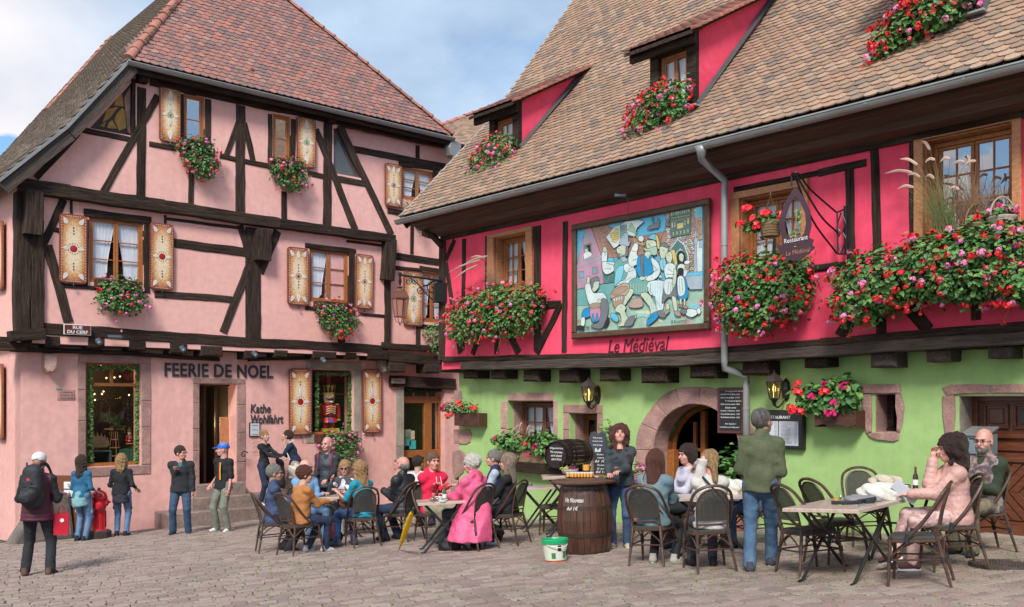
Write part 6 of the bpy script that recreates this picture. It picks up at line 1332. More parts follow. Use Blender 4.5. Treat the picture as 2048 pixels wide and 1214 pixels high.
poly('l',[(973,330),(986,330),(990,630),(965,632)],1.8);poly('l',[(966,400),(980,370),(998,400),(990,425),(970,425)],1.5);poly('l',[(895,640),(1030,632),(1028,745),(940,748),(903,700)],2);poly('b',[(905,630),(1030,618),(1030,645),(900,655)],1.5)
poly('w',[(340,375),(400,300),(440,285),(480,262),(570,252),(612,262),(560,310),(545,370),(500,360),(420,440),(395,455)],2);poly('y',[(368,350),(400,335),(410,310),(430,320),(436,380),(410,415),(385,405)],2)
for k in range(4): line([(388,352+k*14),(428,340+k*14)],2)
poly('t',[(440,290),(488,285),(492,375),(440,380)],1.5);poly('m',[(442,312),(488,306),(490,320),(442,326)],0);poly('G',[(490,325),(520,272),(536,290),(560,350),(540,345)],1.5)
line([(335,365),(425,600)],5,'n');line([(335,365),(425,600)],1.2);poly('s',[(632,318),(650,290),(678,285),(662,228),(672,226),(684,280),(700,270),(708,232),(722,256),(718,310),(694,312),(650,322)],1.8)
poly('l',[(430,420),(440,390),(475,340),(497,345),(500,410),(518,395),(505,435),(470,448)],2);line([(765,290),(700,440)],3.5,'n');poly('s',[(760,290),(775,245),(800,235),(785,275),(800,300),(770,295)],1.5);line([(690,400),(765,810)],4.5,'n')
line([(540,345),(590,405),(620,430),(545,410),(535,360)],4,'y');ell('w',590,385,20,22,1.8)
def fig(parts):
 for c,P in parts:
  n=len(P);Q_=[]
  for i in range(n):
   a,b_,c_,d=(Vector(P[(i+j-1) % n]) for j in range(4))
   for t_ in (0,.33,.66): Q_.append(tuple(.5*((2*b_)+(c_-a)*t_+(2*a-5*b_+4*c_-d)*t_*t_+(3*b_-a-3*c_+d)*t_**3)))
  poly(c,Q_,2.6)
fig([('g',[(415,470),(425,445),(470,430),(490,470),(480,510),(440,520)]),('s',[(418,492),(438,500),(440,520),(425,520)]),('w',[(310,545),(310,490),(335,450),(350,470),(345,545),(330,570)]),('w',[(312,555),(345,550),(420,560),(400,610),(350,640),(320,620)]),('t',[(400,560),(470,520),(520,600),(500,700),(410,740),(400,640)]),('c',[(415,600),(470,580),(440,700),(400,720)]),('w',[(470,570),(520,560),(540,600),(500,630),(470,610)])])
fig([('w',[(500,520),(540,420),(570,430),(560,500),(590,520),(560,570),(510,580)]),('g',[(628,400),(650,395),(690,400),(700,440),(660,470),(630,450)]),('G',[(600,450),(640,455),(700,440),(700,500),(650,495)]),('c',[(645,370),(690,350),(720,390),(725,440),(700,400),(650,385)]),('y',[(690,352),(712,372),(722,450),(708,455),(700,400)]),('g',[(620,480),(660,480),(660,530),(615,530)]),('B',[(565,520),(610,500),(640,530),(660,500),(700,560),(680,660),(570,650)]),('s',[(585,520),(605,510),(612,640),(595,640)]),('w',[(660,520),(715,560),(725,630),(680,680),(600,690),(580,660),(640,650),(680,620)]),('w',[(505,600),(545,600),(555,660),(490,720),(430,725),(425,700),(480,670)])])
fig([('t',[(500,700),(560,660),(640,690),(650,750),(600,785),(520,770)])])
for k in range(7): line([(515+k*20,705),(520+k*18,765)],3,'y')
fig([('g',[(490,740),(540,760),(470,870),(490,890),(440,880),(450,800)]),('g',[(585,785),(635,770),(690,850),(705,910),(660,925),(650,870)]),('B',[(630,975),(660,925),(705,905),(712,945),(650,1000),(632,998)]),('w',[(640,695),(760,690),(755,800),(745,900),(705,905),(690,800),(650,780)])])
for k in range(6): line([(655+k*18,700),(665+k*14,890)],3,'c')
fig([('s',[(705,905),(740,895),(770,935),(745,950),(715,935)]),('e',[(520,820),(590,810),(600,870),(510,875)])])
line([(630,720),(765,925)],2.5,'l');line([(630,720),(765,925)],.8)
fig([('g',[(725,440),(745,415),(780,430),(780,480),(760,530),(735,530),(722,480)]),('s',[(722,440),(748,412),(785,430),(780,452),(745,440)]),('c',[(725,540),(765,530),(765,610),(730,600)]),('y',[(800,470),(830,465),(840,520),(830,570),(815,520),(805,490)]),('g',[(768,500),(800,475),(815,515),(800,560),(775,545)]),('w',[(755,600),(780,560),(830,570),(845,640),(820,680),(770,670)]),('s',[(745,780),(770,670),(830,680),(845,820),(790,800),(742,850)]),('w',[(755,690),(790,670),(830,690),(800,780),(760,770)]),('g',[(825,600),(845,620),(835,720),(815,720)]),('g',[(770,850),(790,850),(790,900),(770,895)]),('g',[(810,800),(840,810),(850,900),(830,910)]),('n',[(758,905),(790,888),(795,905),(765,930)]),('n',[(825,905),(860,900),(875,935),(840,935)])])
fig([('k',[(848,560),(850,490),(875,472),(900,490),(908,570)]),('g',[(862,530),(862,500),(880,488),(895,505),(892,540),(878,552)]),('w',[(850,590),(870,565),(900,570),(925,600),(905,660),(855,650)]),('k',[(855,600),(890,600),(890,650),(858,652)]),('B',[(850,660),(900,655),(925,740),(920,810),(860,815),(845,740)]),('w',[(852,665),(895,660),(905,770),(858,790)]),('g',[(866,815),(880,815),(880,860),(868,860)]),('n',[(855,860),(880,855),(885,875)]),('n',[(888,860),(915,865),(925,885),(895,880)]),('g',[(895,815),(908,815),(905,862),(895,862)]),('n',[(905,565),(932,560),(932,600),(908,602)]),('w',[(902,545),(935,540),(935,562),(905,568)])])
for q_ in ([(415,462),(405,482),(418,488)],[(425,455),(438,452)],[(418,494),(440,488),(455,500)],[(478,455),(490,462),(484,478)],[(345,560),(400,575)],[(330,600),(380,600)],[(340,460),(325,480)],[(345,475),(328,492)],[(350,490),(332,505)],[(520,470),(555,480)],[(530,540),(560,530)],[(600,560),(612,640)],[(660,560),(700,600)],[(650,640),(715,600)],[(600,690),(640,655)],[(580,665),(610,680)],[(500,620),(540,610)],[(470,690),(520,660)],[(440,715),(470,690)],[(620,400),(606,420),(625,430)],[(640,425),(665,440)],[(780,600),(815,620)],[(770,640),(830,640)],[(790,690),(780,770)],[(805,695),(800,775)],[(865,670),(870,785)],[(880,668),(890,775)],[(500,850),(470,880)],[(600,800),(660,900)],[(640,960),(690,930)],[(250,770),(262,800),(250,860)],[(262,800),(280,775)],[(300,900),(330,960)],[(215,665),(218,690)],[(455,870),(475,905)],[(400,930),(425,960)],[(420,700),(400,740)],[(660,705),(656,760)],[(230,905),(205,930)],[(880,545),(872,545)],[(722,475),(712,490),(724,496)],[(770,505),(760,520),(770,528)],[(745,530),(750,600)],[(905,380),(905,420)]): line(q_,2.0)
for (x,y,rx_,ry_) in ((332,462,13,20),(432,712,14,10),(600,668,22,14),(730,655,12,10),(822,722,9,12),(293,806,10,14),(212,676,10,15),(905,602,10,8)): ell('g',x,y,rx_,ry_,1.8)
poly('s',[(482,440),(500,440),(496,505),(470,520),(440,518),(455,505),(478,498)],1.5);poly('y',[(838,478),(850,560),(836,590),(828,560)],1.2);poly('l',[(440,520),(475,512),(500,540),(460,555)],1.6)
fig([('e',[(370,800),(400,740),(480,700),(510,730),(480,790),(400,815)]),('n',[(385,812),(470,790),(450,870),(410,885)])])
ell('n',440,755,62,24,2,-.4)
for k in range(4): poly('w',[(392+k*18,815-k*5),(405+k*18,810-k*5),(404+k*15,840-k*4)],1)
fig([('w',[(190,740),(205,700),(225,700),(250,770),(320,770),(345,820),(310,870),(230,870)]),('g',[(203,700),(208,660),(225,660),(222,702)]),('g',[(240,745),(240,690),(285,680),(290,725),(275,750),(255,765)]),('s',[(232,720),(235,675),(280,655),(290,685),(255,695),(245,740)]),('B',[(170,905),(200,880),(235,880),(235,930),(195,950),(170,950)]),('w',[(165,950),(190,950),(185,1005),(160,1002)]),('k',[(132,1012),(155,1003),(185,1015),(178,1038),(140,1035)]),('s',[(300,830),(330,810),(358,860),(345,960),(310,1025),(240,1018),(238,1000),(290,975),(300,900)]),('p',[(228,880),(300,880),(290,970),(240,975)]),('B',[(238,975),(250,915),(262,975),(276,912),(286,972)]),('k',[(325,1010),(350,950),(368,960),(345,1015)])])
ell('n',262,862,42,20,2,-.15);ell('g',292,830,14,16,1.8)
fig([('g',[(405,900),(425,860),(460,850),(485,880),(475,900),(500,950),(540,940),(560,930),(530,990),(480,1005),(420,1010),(450,980),(440,920)]),('b',[(372,925),(400,915),(430,950),(420,980),(385,960)]),('s',[(500,950),(545,935),(530,1000),(470,1008)]),('w',[(905,900),(940,885),(975,890),(1000,905),(985,930),(950,945),(915,930)]),('s',[(870,900),(905,885),(920,910),(895,925)]),('w',[(985,900),(1005,875),(1018,900),(1005,925)])])
line([(560,940),(600,925),(640,935)],3,'g');line([(925,940),(915,965),(935,968)],1.5);line([(955,945),(965,968),(985,965)],1.5)
for (x,y) in ((648,420),(445,470),(270,705),(868,518),(886,516),(790,505),(752,470),(448,875)): ell('k',x,y,2.6,2.6,0,n=6)
tag(PB.obj('painted_scene',pm_,pt,RW.M(0,0,pdp)),kind='stuff')
r=RW.rect(1257,638,1290,648,pdp);V,Fc=text_fit('R.Koenert',.30,.05,.002,shear=.3);a=cp(805,990);mk('signature',[(x+a[0],y+a[1]+x*.02,z+zl[0]+.001) for x,y,z in V],Fc,m_let,pt,RW.M(0,0,pdp))
V,Fc=text_fit('1988',.11,.045,.002,shear=.2);a=cp(190,1030);mk('signature',[(x+a[0],y+a[1],z+zl[0]+.001) for x,y,z in V],Fc,m_let,pt,RW.M(0,0,pdp))
class Field:
 """distance field on a grid, meshed with surface nets: limbs melt together as one skin"""
 def __init__(s,lo,hi,h):
  s.lo=np.array(lo,float);s.h=h;s.n=np.maximum(4,np.ceil((np.array(hi)-s.lo)/h).astype(int)+1);s.g=np.full(s.n,.08,dtype=np.float32)
 def _box(s,lo,hi):
  i0=np.clip(((np.array(lo)-s.lo)/s.h).astype(int)-1,0,s.n-1);i1=np.clip(((np.array(hi)-s.lo)/s.h).astype(int)+2,1,s.n)
  if (i1 <=i0).any(): return None
  ax_=[s.lo[k]+s.h*np.arange(i0[k],i1[k]) for k in range(3)]
  return (slice(i0[0],i1[0]),slice(i0[1],i1[1]),slice(i0[2],i1[2])),ax_[0][:,None,None],ax_[1][None,:,None],ax_[2][None,None,:]
 def _mix(s,sl_,d,k,sub=False):
  a=s.g[sl_];d=d.astype(np.float32)
  if sub: h_=np.maximum(k-np.abs(a+d),0)/k;s.g[sl_]=np.maximum(a,-d)+h_*h_*k*.25
  else: h_=np.maximum(k-np.abs(a-d),0)/k;s.g[sl_]=np.minimum(a,d)-h_*h_*k*.25
 def cone(s,a,b,ra,rb,k=.03,w=None,f=1.0,puff=0,pp=.055):
  a=np.array(a,float);b=np.array(b,float);R=max(ra,rb)*max(1,1/f if w is not None else 1)+.05+k;q=s._box(np.minimum(a,b)-R,np.maximum(a,b)+R)
  if q is None: return
  sl_,X,Y,Z=q;x,y,z=X-a[0],Y-a[1],Z-a[2];v=b-a
  if w is not None:
   w=np.array(w,float);w=w/np.linalg.norm(w);dw=(x*w[0]+y*w[1]+z*w[2])*(f-1);x,y,z=x+dw*w[0],y+dw*w[1],z+dw*w[2];v=v+v.dot(w)*(f-1)*w
  L2=v.dot(v)+1e-9;t=np.clip((x*v[0]+y*v[1]+z*v[2])/L2,0,1)
  d=np.sqrt((x-t*v[0])**2+(y-t*v[1])**2+(z-t*v[2])**2)-(ra+(rb-ra)*t)
  if puff: d=d-puff*(np.abs(np.sin(t*math.sqrt(L2)/pp*math.pi))**.6)
  s._mix(sl_,d,k)
 def ell(s,c,r,k=.02,R=None,sub=False):
  c=np.array(c,float);r=np.array(r,float);m=r.max()+.05+k;q=s._box(c-m,c+m)
  if q is None: return
  sl_,X,Y,Z=q;x,y,z=X-c[0],Y-c[1],Z-c[2]
  if R is not None: R=np.array(R)[:3,:3];x,y,z=(R[0,0]*x+R[1,0]*y+R[2,0]*z),(R[0,1]*x+R[1,1]*y+R[2,1]*z),(R[0,2]*x+R[1,2]*y+R[2,2]*z)
  q_=np.sqrt((x/r[0])**2+(y/r[1])**2+(z/r[2])**2);s._mix(sl_,(q_-1)*r.min()*1.0,k,sub)
 def cut(s,p,n_):
  p=np.array(p,float);n_=np.array(n_,float);n_ /=np.linalg.norm(n_);X=(s.lo[0]+s.h*np.arange(s.n[0]))[:,None,None]-p[0];Y=(s.lo[1]+s.h*np.arange(s.n[1]))[None,:,None]-p[1];Z=(s.lo[2]+s.h*np.arange(s.n[2]))[None,None,:]-p[2]
  s.g=np.maximum(s.g,(X*n_[0]+Y*n_[1]+Z*n_[2]).astype(np.float32))
 def wave(s,amp,fx,fy,fz,ph=0.0):
  X=(s.lo[0]+s.h*np.arange(s.n[0]))[:,None,None];Y=(s.lo[1]+s.h*np.arange(s.n[1]))[None,:,None];Z=(s.lo[2]+s.h*np.arange(s.n[2]))[None,None,:]
  s.g +=(amp*np.sin(X*fx+Z*fz*.6+ph+1.3*np.sin(Z*fz*.31+Y*5))*np.sin(Y*fy-Z*fz+ph*2+np.sin(X*9))).astype(np.float32)
 def mesh(s):
  g=s.g.copy();g[0],g[-1],g[:,0],g[:,-1],g[:,:,0],g[:,:,-1]=[.05]*6;ins=g < 0;n=s.n
  c8=[ins[i:n[0]-1+i,j:n[1]-1+j,k:n[2]-1+k] for i in (0,1) for j in (0,1) for k in (0,1)]
  sm=np.zeros(n-1,dtype=np.int8)
  for c in c8: sm +=c
  act=np.argwhere((sm > 0) & (sm < 8));
  if len(act) ==0: return np.zeros((0,3)),[]
  idx=-np.ones(n-1,dtype=np.int64);idx[tuple(act.T)]=np.arange(len(act));A_=np.zeros((len(act),3));cnt=np.zeros(len(act))
  for ax in range(3):
   for u in (0,1):
    for v in (0,1):
     o=np.zeros(3,int);o[(ax+1) % 3]=u;o[(ax+2) % 3]=v;p=act+o;q=p.copy();q[:,ax] +=1
     a,b_=g[tuple(p.T)],g[tuple(q.T)];m=(a < 0) !=(b_ < 0);t=np.where(m,a/(np.where(m,a-b_,1)),0);pt=p.astype(float);pt[:,ax] +=t;A_[m] +=pt[m];cnt[m] +=1
  V=A_/cnt[:,None]*s.h+s.lo;F_=[]
  for ax in range(3):
   sl0=[slice(None)]*3;sl1=[slice(None)]*3;sl0[ax]=slice(0,-1);sl1[ax]=slice(1,None);a=ins[tuple(sl0)];b_=ins[tuple(sl1)]
   e=np.argwhere(a !=b_);e=e[(e[:,(ax+1) % 3] > 0) & (e[:,(ax+2) % 3] > 0)]
   e=e[(e[:,(ax+1) % 3] < n[(ax+1) % 3]-1) & (e[:,(ax+2) % 3] < n[(ax+2) % 3]-1)]
   fl=a[tuple(e.T)];Q=[]
   for (u,v) in ((1,1),(0,1),(0,0),(1,0)): c=e.copy();c[:,(ax+1) % 3] -=u;c[:,(ax+2) % 3] -=v;Q.append(idx[tuple(c.T)])
   Q=np.stack(Q,1);Q[~fl]=Q[~fl][:,::-1];F_.append(Q)
  return V,np.concatenate(F_)
def fmesh(name,V,Fq,m):
 me=bpy.data.meshes.new(name);Fq=np.asarray(Fq,dtype=np.int32);me.vertices.add(len(V));me.vertices.foreach_set('co',np.asarray(V,dtype=np.float32).ravel())
 me.loops.add(Fq.size);me.loops.foreach_set('vertex_index',Fq.ravel());me.polygons.add(len(Fq));me.polygons.foreach_set('loop_start',np.arange(0,Fq.size,4,dtype=np.int32));me.polygons.foreach_set('use_smooth',np.ones(len(Fq),dtype=bool))
 me.materials.append(m);me.update(calc_edges=True);return me
def xf(V,M_): M_=np.array(M_);return V @ M_[:3,:3].T+M_[:3,3]
def build_head(fem=False):
 f=Field((-.12,-.14,-.2),(.12,.16,.16),.0062);e=f.ell;c=f.cone
 e((0,-.015,.035),(.077,.098,.098),.02);e((0,.03,-.03),(.060,.068,.085),.03);e((0,.055,-.082),(.034 if not fem else .028,.03,.026),.02)
 c((0,-.02,-.06),(0,-.035,-.2),.055 if not fem else .048,.058 if not fem else .05,.02)
 c((0,.092,.012),(0,.116,-.022),.008,.0135,.012)
 for sx_ in (-1,1): e((sx_*.030,.098,.012),(.017,.012,.012),.008,sub=True);e((sx_*.078,-.005,-.005),(.012,.022,.034),.006);e((sx_*.045,.07,-.025),(.018,.016,.018),.015);c((sx_*.012,.095,.034),(sx_*.045,.085,.036),.008,.007,.012)
 c((-.022,.094,-.055),(.022,.094,-.055),.0075,.0075,.008);e((0,.106,-.048),(.03,.006,.003),.003,sub=True)
 return f.mesh()
HEADM,HEADF=build_head(),build_head(True)
def build_hand():
 b=MB();
 def fin(p0,L_,r,curl,sp):
  P=[Vector(p0)];a=curl*.4;
  for seg in (.42,.33,.25): P.append(P[-1]+Vector((sp*L_*seg,L_*seg*math.cos(a),-L_*seg*math.sin(a))));a +=curl
  b.tube(P,[r,r*.97,r*.88,r*.62],6)
 b.tube([(0,-.03,0),(0,.0,0),(0,.05,-.002),(0,.088,-.004)],[.024,.029,.038,.034],8,flat=.42,up=(1,0,0))
 for i,(x,L_) in enumerate(((-.029,.068),(-.010,.078),(.010,.073),(.028,.058))): fin((x,.085,-.003),L_,.0092,.45+.08*i,x*3)
 P=[(-.030,.018,-.004),(-.052,.045,-.012),(-.055,.072,-.022),(-.048,.090,-.030)];b.tube(P,[.014,.012,.010,.007],6)
 return np.array(b.V),[tuple(f) for f in b.F]
HAND=build_hand()
def build_shoe():
 f=Field((-.07,-.12,-.02),(.07,.22,.16),.0085);f.cone((0,-.035,.045),(0,.13,.035),.040,.036,.02,(0,0,1),1.15);f.cone((0,-.03,.05),(0,-.02,.11),.042,.040,.03);f.ell((0,.04,.05),(.042,.08,.045),.02);f.cut((0,0,.008),(0,0,-1));f.cut((0,0,.125),(0,0,1));return f.mesh()
SHOE=build_shoe()
def build_sole(): b=MB();P=[(.045*math.cos(t)*(1 if math.sin(t) > 0 else .88),.045+.128*math.sin(t)) for t in [2*math.pi*k/16 for k in range(16)]];b.prism(P,0,.022,.003);return b
HAIRC={}
def hair_field(style):
 if style in HAIRC: return HAIRC[style]
 f=Field((-.2,-.22,-.45),(.2,.18,.20),.0105);e=f.ell;c=f.cone
 def cap(t=.014,front=.072,low=-.02):
  e((0,-.022,.042),(.080+t,.102+t,.098+t),.01);e((0,.16,-.045),(.115,.13,.105),.02,sub=True)
 if style =='short': cap(.012);f.cut((0,0,-.06),(0,.35,-1));f.wave(.004,90,70,80)
 elif style =='beard': e((0,.060,-.088),(.047,.045,.036),.02);e((0,.035,-.06),(.066,.05,.045),.02);e((0,.11,-.035),(.03,.04,.022),.01,sub=True);e((0,-.06,-.02),(.09,.08,.12),.01,sub=True);f.wave(.004,90,90,90)
 elif style =='ring': e((0,-.03,.015),(.086,.104,.075),.01);e((0,.03,.09),(.11,.12,.075),.02,sub=True);e((0,.14,-.02),(.12,.12,.12),.02,sub=True);f.cut((0,0,-.055),(0,0,-1))
 elif style =='bob': cap(.022);e((0,-.045,-.03),(.098,.085,.09),.03);f.cut((0,0,-.10),(0,.3,-1));e((0,.15,-.05),(.10,.11,.10),.02,sub=True);f.wave(.006,60,60,40)
 elif style in ('long','straight'): cap(.018);c((0,-.05,.0),(0,-.085,-.24),.095,.075,.05,(0,1,0),1.5);c((.075,-.01,-.02),(.085,.0,-.22),.035,.03,.04);c((-.075,-.01,-.02),(-.085,.0,-.22),.035,.03,.04);e((0,.16,-.06),(.10,.12,.12),.02,sub=True);f.wave(.004 if style =='straight' else .009,70,60,14 if style =='straight' else 55)
 elif style =='shoulder': cap(.022);c((0,-.05,.0),(0,-.08,-.15),.100,.085,.05,(0,1,0),1.35);c((.08,-.01,-.02),(.09,.0,-.13),.036,.032,.04);c((-.08,-.01,-.02),(-.09,.0,-.13),.036,.032,.04);e((0,.16,-.06),(.10,.12,.12),.02,sub=True);f.wave(.010,60,60,50)
 elif style =='curly':
  rg=random.Random(3);cap(.03);c((0,-.05,.0),(0,-.08,-.17),.115,.10,.05,(0,1,0),1.2)
  for _ in range(70):
   a=rg.uniform(0,6.28);z=rg.uniform(-.16,.14);r_=.115 if z < .05 else .115*math.sqrt(max(.1,1-((z-.05)/.11)**2));x,y=r_*math.cos(a),-.03+r_*math.sin(a)
   if y > .055 and z < .09: continue
   e((x,y,z),(.026,.026,.032),.02)
  e((0,.17,-.05),(.10,.12,.11),.02,sub=True);f.wave(.006,90,90,90)
 elif style =='bun': cap(.010);e((0,-.10,.075),(.045,.045,.04),.02);f.cut((0,0,-.05),(0,.3,-1));f.wave(.003,90,40,40)
 elif style =='updo': cap(.020);e((.02,-.10,.06),(.06,.05,.055),.02);e((-.03,-.11,.02),(.04,.04,.04),.02);f.cut((0,0,-.07),(0,.3,-1));f.wave(.007,80,60,60)
 elif style =='pony': cap(.014);e((0,-.105,-.01),(.04,.04,.04),.02);c((0,-.12,-.02),(0,-.13,-.19),.040,.030,.03);f.cut((0,0,-.3),(0,0,-1));e((0,.16,-.045),(.115,.13,.105),.02,sub=True);f.wave(.006,60,40,45)
 elif style =='cap': e((0,-.015,.05),(.091,.112,.092),.01);f.cut((0,0,.030),(0,.0,-1));f.cone((0,.09,.045),(0,.165,.035),.045,.04,.01,(0,0,1),6)
 elif style =='cap_back': e((0,-.015,.05),(.091,.112,.092),.01);f.cut((0,0,.025),(0,.0,-1));e((0,-.12,.02),(.035,.04,.028),.006,sub=True)
 V,Fq=f.mesh();HAIRC[style]=(V,Fq);return V,Fq
def ik(a,t,l1,l2,pole):
 a,t=Vector(a),Vector(t);v=t-a;L_=min(v.length,(l1+l2)*.995);v.normalize();t=a+v*L_;x=(l1*l1-l2*l2+L_*L_)/(2*L_);h_=math.sqrt(max(0,l1*l1-x*x));p=Vector(pole);p=(p-v*p.dot(v));p.normalize();return a+v*x+p*h_,t
SK=mat('skin',(.60,.36,.27),.5,(.54,.30,.22),scale=6,sss=.08);SK2=mat('skin_tanned',(.47,.26,.18),.5,(.40,.21,.15),scale=6,sss=.06);SKP=mat('skin_ruddy',(.64,.34,.27),.5,(.55,.25,.20),scale=6,sss=.08)
m_eye=mat('eye_dark',(.02,.015,.012),.2);m_lip=mat('lips',(.40,.13,.11),.5);m_frame=mat('glasses_frame',(.02,.018,.018),.3);m_lens=mat('dark_lens',(.02,.02,.025),.08)
def cloth(name,c,c2=None,**k): k.setdefault('scale',5);return mat('cloth_'+name,c,k.pop('rough',.85),c2 or tuple(x*.75 for x in c),bump=k.pop('bump',.6),bscale=k.pop('bscale',7),bdist=.05,fine=.10,**k)
def hairm(n,c,c2): return mat('hair_'+n,c,.5,c2,scale=3,stretch=(14,14,2.5),bump=.8,bscale=14,bstretch=(14,14,2),fine=.45,bdist=.035)
H={'br': hairm('brown',(.055,.028,.018),(.03,.016,.01)),'bl': hairm('blonde',(.44,.27,.12),(.24,.13,.055)),'wh': hairm('white',(.66,.63,.58),(.50,.46,.40)),'gr': hairm('grey',(.26,.24,.21),(.15,.135,.12)),'rd': hairm('auburn',(.12,.035,.018),(.065,.02,.012)),'gb': hairm('grey_blonde',(.34,.25,.18),(.17,.12,.085)),'dk': hairm('dark',(.022,.012,.010),(.045,.022,.016)),'lb': hairm('light_brown',(.20,.115,.06),(.11,.06,.035)),'gg': hairm('ginger_blonde',(.50,.29,.13),(.32,.17,.07))}
JE=cloth('denim',(.055,.11,.21),(.03,.065,.14));JEL=cloth('pale_denim',(.13,.23,.38),(.07,.14,.26));JED=cloth('dark_denim',(.022,.04,.085),(.014,.025,.055));BK=cloth('black',(.014,.015,.018));NV=cloth('navy',(.018,.032,.075))
def person(label,at_,yaw,h=1.75,sit=False,lean=.0,hl=None,hr=None,fl=None,fr=None,head=(0,0,0),hair='short',hc='br',top=None,over=None,bot=JE,shoe=BK,sole=None,skin=SK,fem=False,glasses=None,beard=None,wide=1.0,side=0.0,twist=0.0,shorts=0,waist=None,ph=0.0,elb=None,seatz=.0):
 s=h/1.75;V3=Vector
 Mw=Matrix.Translation(Vector(at_)) @ Matrix.Rotation(math.radians(yaw),4,'Z') @ Matrix.Scale(s,4)
 t=thing('person',label,'person',Mw)
 pz=(.575/s+seatz) if sit else .95+ph;P=V3((0,0,pz));ly=Matrix.Rotation(-lean,3,'X') @ Matrix.Rotation(side,3,'Y');tw=Matrix.Rotation(math.radians(twist),3,'Z')
 C=P+ly @ V3((0,.0,.30));N=P+ly @ V3((0,.0,.50));
 sw=(.168 if not fem else .148)*wide**.35
 S={k: N+ly @ (tw @ V3((k*sw,0,-.082))) for k in (-1,1)};Hp={k: P+V3((k*.092,0,-.03)) for k in (-1,1)}
 dh={-1: V3((-.235,.06,pz-.15)),1: V3((.235,.06,pz-.15))} if not sit else {-1: V3((-.14,.36,pz+.07)),1: V3((.14,.36,pz+.07))}
 tg={-1: V3(hl) if hl else dh[-1],1: V3(hr) if hr else dh[1]}
 E_,Wr={},{}
 for k in (-1,1): E_[k],Wr[k]=ik(S[k],tg[k],.29,.255,V3((k*.16,-.9,-.5)) if not elb else V3((k*elb[0],elb[1],elb[2])))
 df={-1: V3((-.10,.02,.085)),1: V3((.10,-.02,.085))} if not sit else {-1: V3((-.12,.40,.085)),1: V3((.12,.34,.085))}
 tf={-1: V3(fl) if fl else df[-1],1: V3(fr) if fr else df[1]};Kn,An={},{}
 for k in (-1,1): Kn[k],An[k]=ik(Hp[k],tf[k],.44,.43,V3((k*.12,1,.25 if sit else .0)))
 HM=Matrix.Translation(N+ly @ V3((0,.02,.15))) @ (ly.to_4x4()) @ Matrix.Rotation(math.radians(head[0]),4,'Z') @ Matrix.Rotation(math.radians(-head[1]),4,'X') @ Matrix.Rotation(math.radians(head[2]),4,'Y') @ Matrix.Scale(1.07,4)
 allp=[P,C,N,HM.translation]+[d[k] for d in (S,E_,Wr,Kn,An) for k in (-1,1)]
 lo=[min(p[i] for p in allp)-.26 for i in range(3)];hi=[max(p[i] for p in allp)+.26 for i in range(3)];lo[2]=max(lo[2],-.05)
 xax=tw @ V3((1,0,0));fw=ly @ (tw @ V3((0,1,0)))
 def torso(f,g,k=.06,puff=0):
  wd=(.128 if not fem else .112)*wide;wf=(.115 if not fem else .105)*wide
  f.cone(P+V3((0,0,.02)),C,wf+g,wd+g*1.0,k,fw,1.32 if wide < 1.15 else 1.12,puff);f.cone(C,N-V3((0,0,.13)),wd+g,.092+g*.8,k,fw,1.35,puff)
  f.cone(S[-1],S[1],.048+g*.7,.048+g*.7,k)
  for k_ in (-1,1): f.cone(N-V3((0,0,.035)),S[k_],.045+g*.4,.046+g*.6,.03)
  if fem: f.ell(C+fw*.075+V3((0,0,.02)),(.11,.06+g,.06),.05)
 def arm(f,k_,g,to=1.0,puff=0,k=.035):
  a,e_,w_=S[k_],E_[k_],Wr[k_];q=.047 if not fem else .041;g=g*.72
  if to <=.5: f.cone(a,a.lerp(e_,to*2),q+g,q*.92+g*1.5,k);return
  f.cone(a,e_,q+g,q*.82+g,k,puff=puff);f.cone(e_,e_.lerp(w_,(to-.5)*2),q*.82+g,q*.55+g,k,puff=puff)
 def legs(f,g,to=1.0,fl_=0.0):
  for k_ in (-1,1):
   f.cone(Hp[k_],Kn[k_],.085*wide**.5+g,.058+g,.05);e_=Kn[k_].lerp(An[k_],to);f.cone(Kn[k_],e_,.056+g,.036+g+fl_,.03)
 f=Field(lo,hi,.0165);torso(f,-.012);legs(f,-.012 if not shorts else -.004)
 for k_ in (-1,1): arm(f,k_,-.006)
 f.cone(N-V3((0,0,.03)),N+ly @ V3((0,.01,.06)),.055,.052,.03);V,Fq=f.mesh();Fq=[tuple(x) for x in Fq.tolist()]
 hV,hF=HEADF if fem else HEADM;k0=len(V);V=np.concatenate([V,xf(hV,HM)]);Fq +=[tuple(i+k0 for i in x) for x in hF.tolist()]
 for k_ in (-1,1):
  d=(Wr[k_]-E_[k_]).normalized();zz_=V3((0,0,1)) if abs(d.z) < .8 else V3((k_,0,0));X_=d.cross(zz_).normalized();Z_=X_.cross(d)
  Mh=Matrix(((X_.x*k_,d.x,Z_.x,Wr[k_].x),(X_.y*k_,d.y,Z_.y,Wr[k_].y),(X_.z*k_,d.z,Z_.z,Wr[k_].z),(0,0,0,1)));k0=len(V);V=np.concatenate([V,xf(HAND[0],Mh)]);Fq +=[tuple(i+k0 for i in (x if k_ > 0 else x[::-1])) for x in HAND[1]]
 me=bpy.data.meshes.new('body');me.from_pydata(V.tolist(),[],Fq);me.materials.append(skin);me.polygons.foreach_set('use_smooth',np.ones(len(Fq),dtype=bool));me.update();inst('body',me,Mw,t)
 if bot is not None:
  f=Field([lo[0],lo[1],.03 if not sit else .03],[hi[0],hi[1],pz+.18],.0145);f.cone(P+V3((-.045,0,-.02)),P+V3((.045,0,-.02)),.118*wide**.5,.118*wide**.5,.05,(0,1,0),1.08);f.cone(P,P+V3((0,0,.08)),.13*wide,.125*wide,.05,(0,1,0),1.3);legs(f,.009 if fem else .013,1.0 if not shorts else shorts,.010 if fem else .020)
  f.cut(P+V3((0,0,.12)),(0,0,1));f.wave(.0035,26,30,34,h*9);V,Fq=f.mesh();inst('trousers',fmesh('trousers',V,Fq,bot),Mw,t)
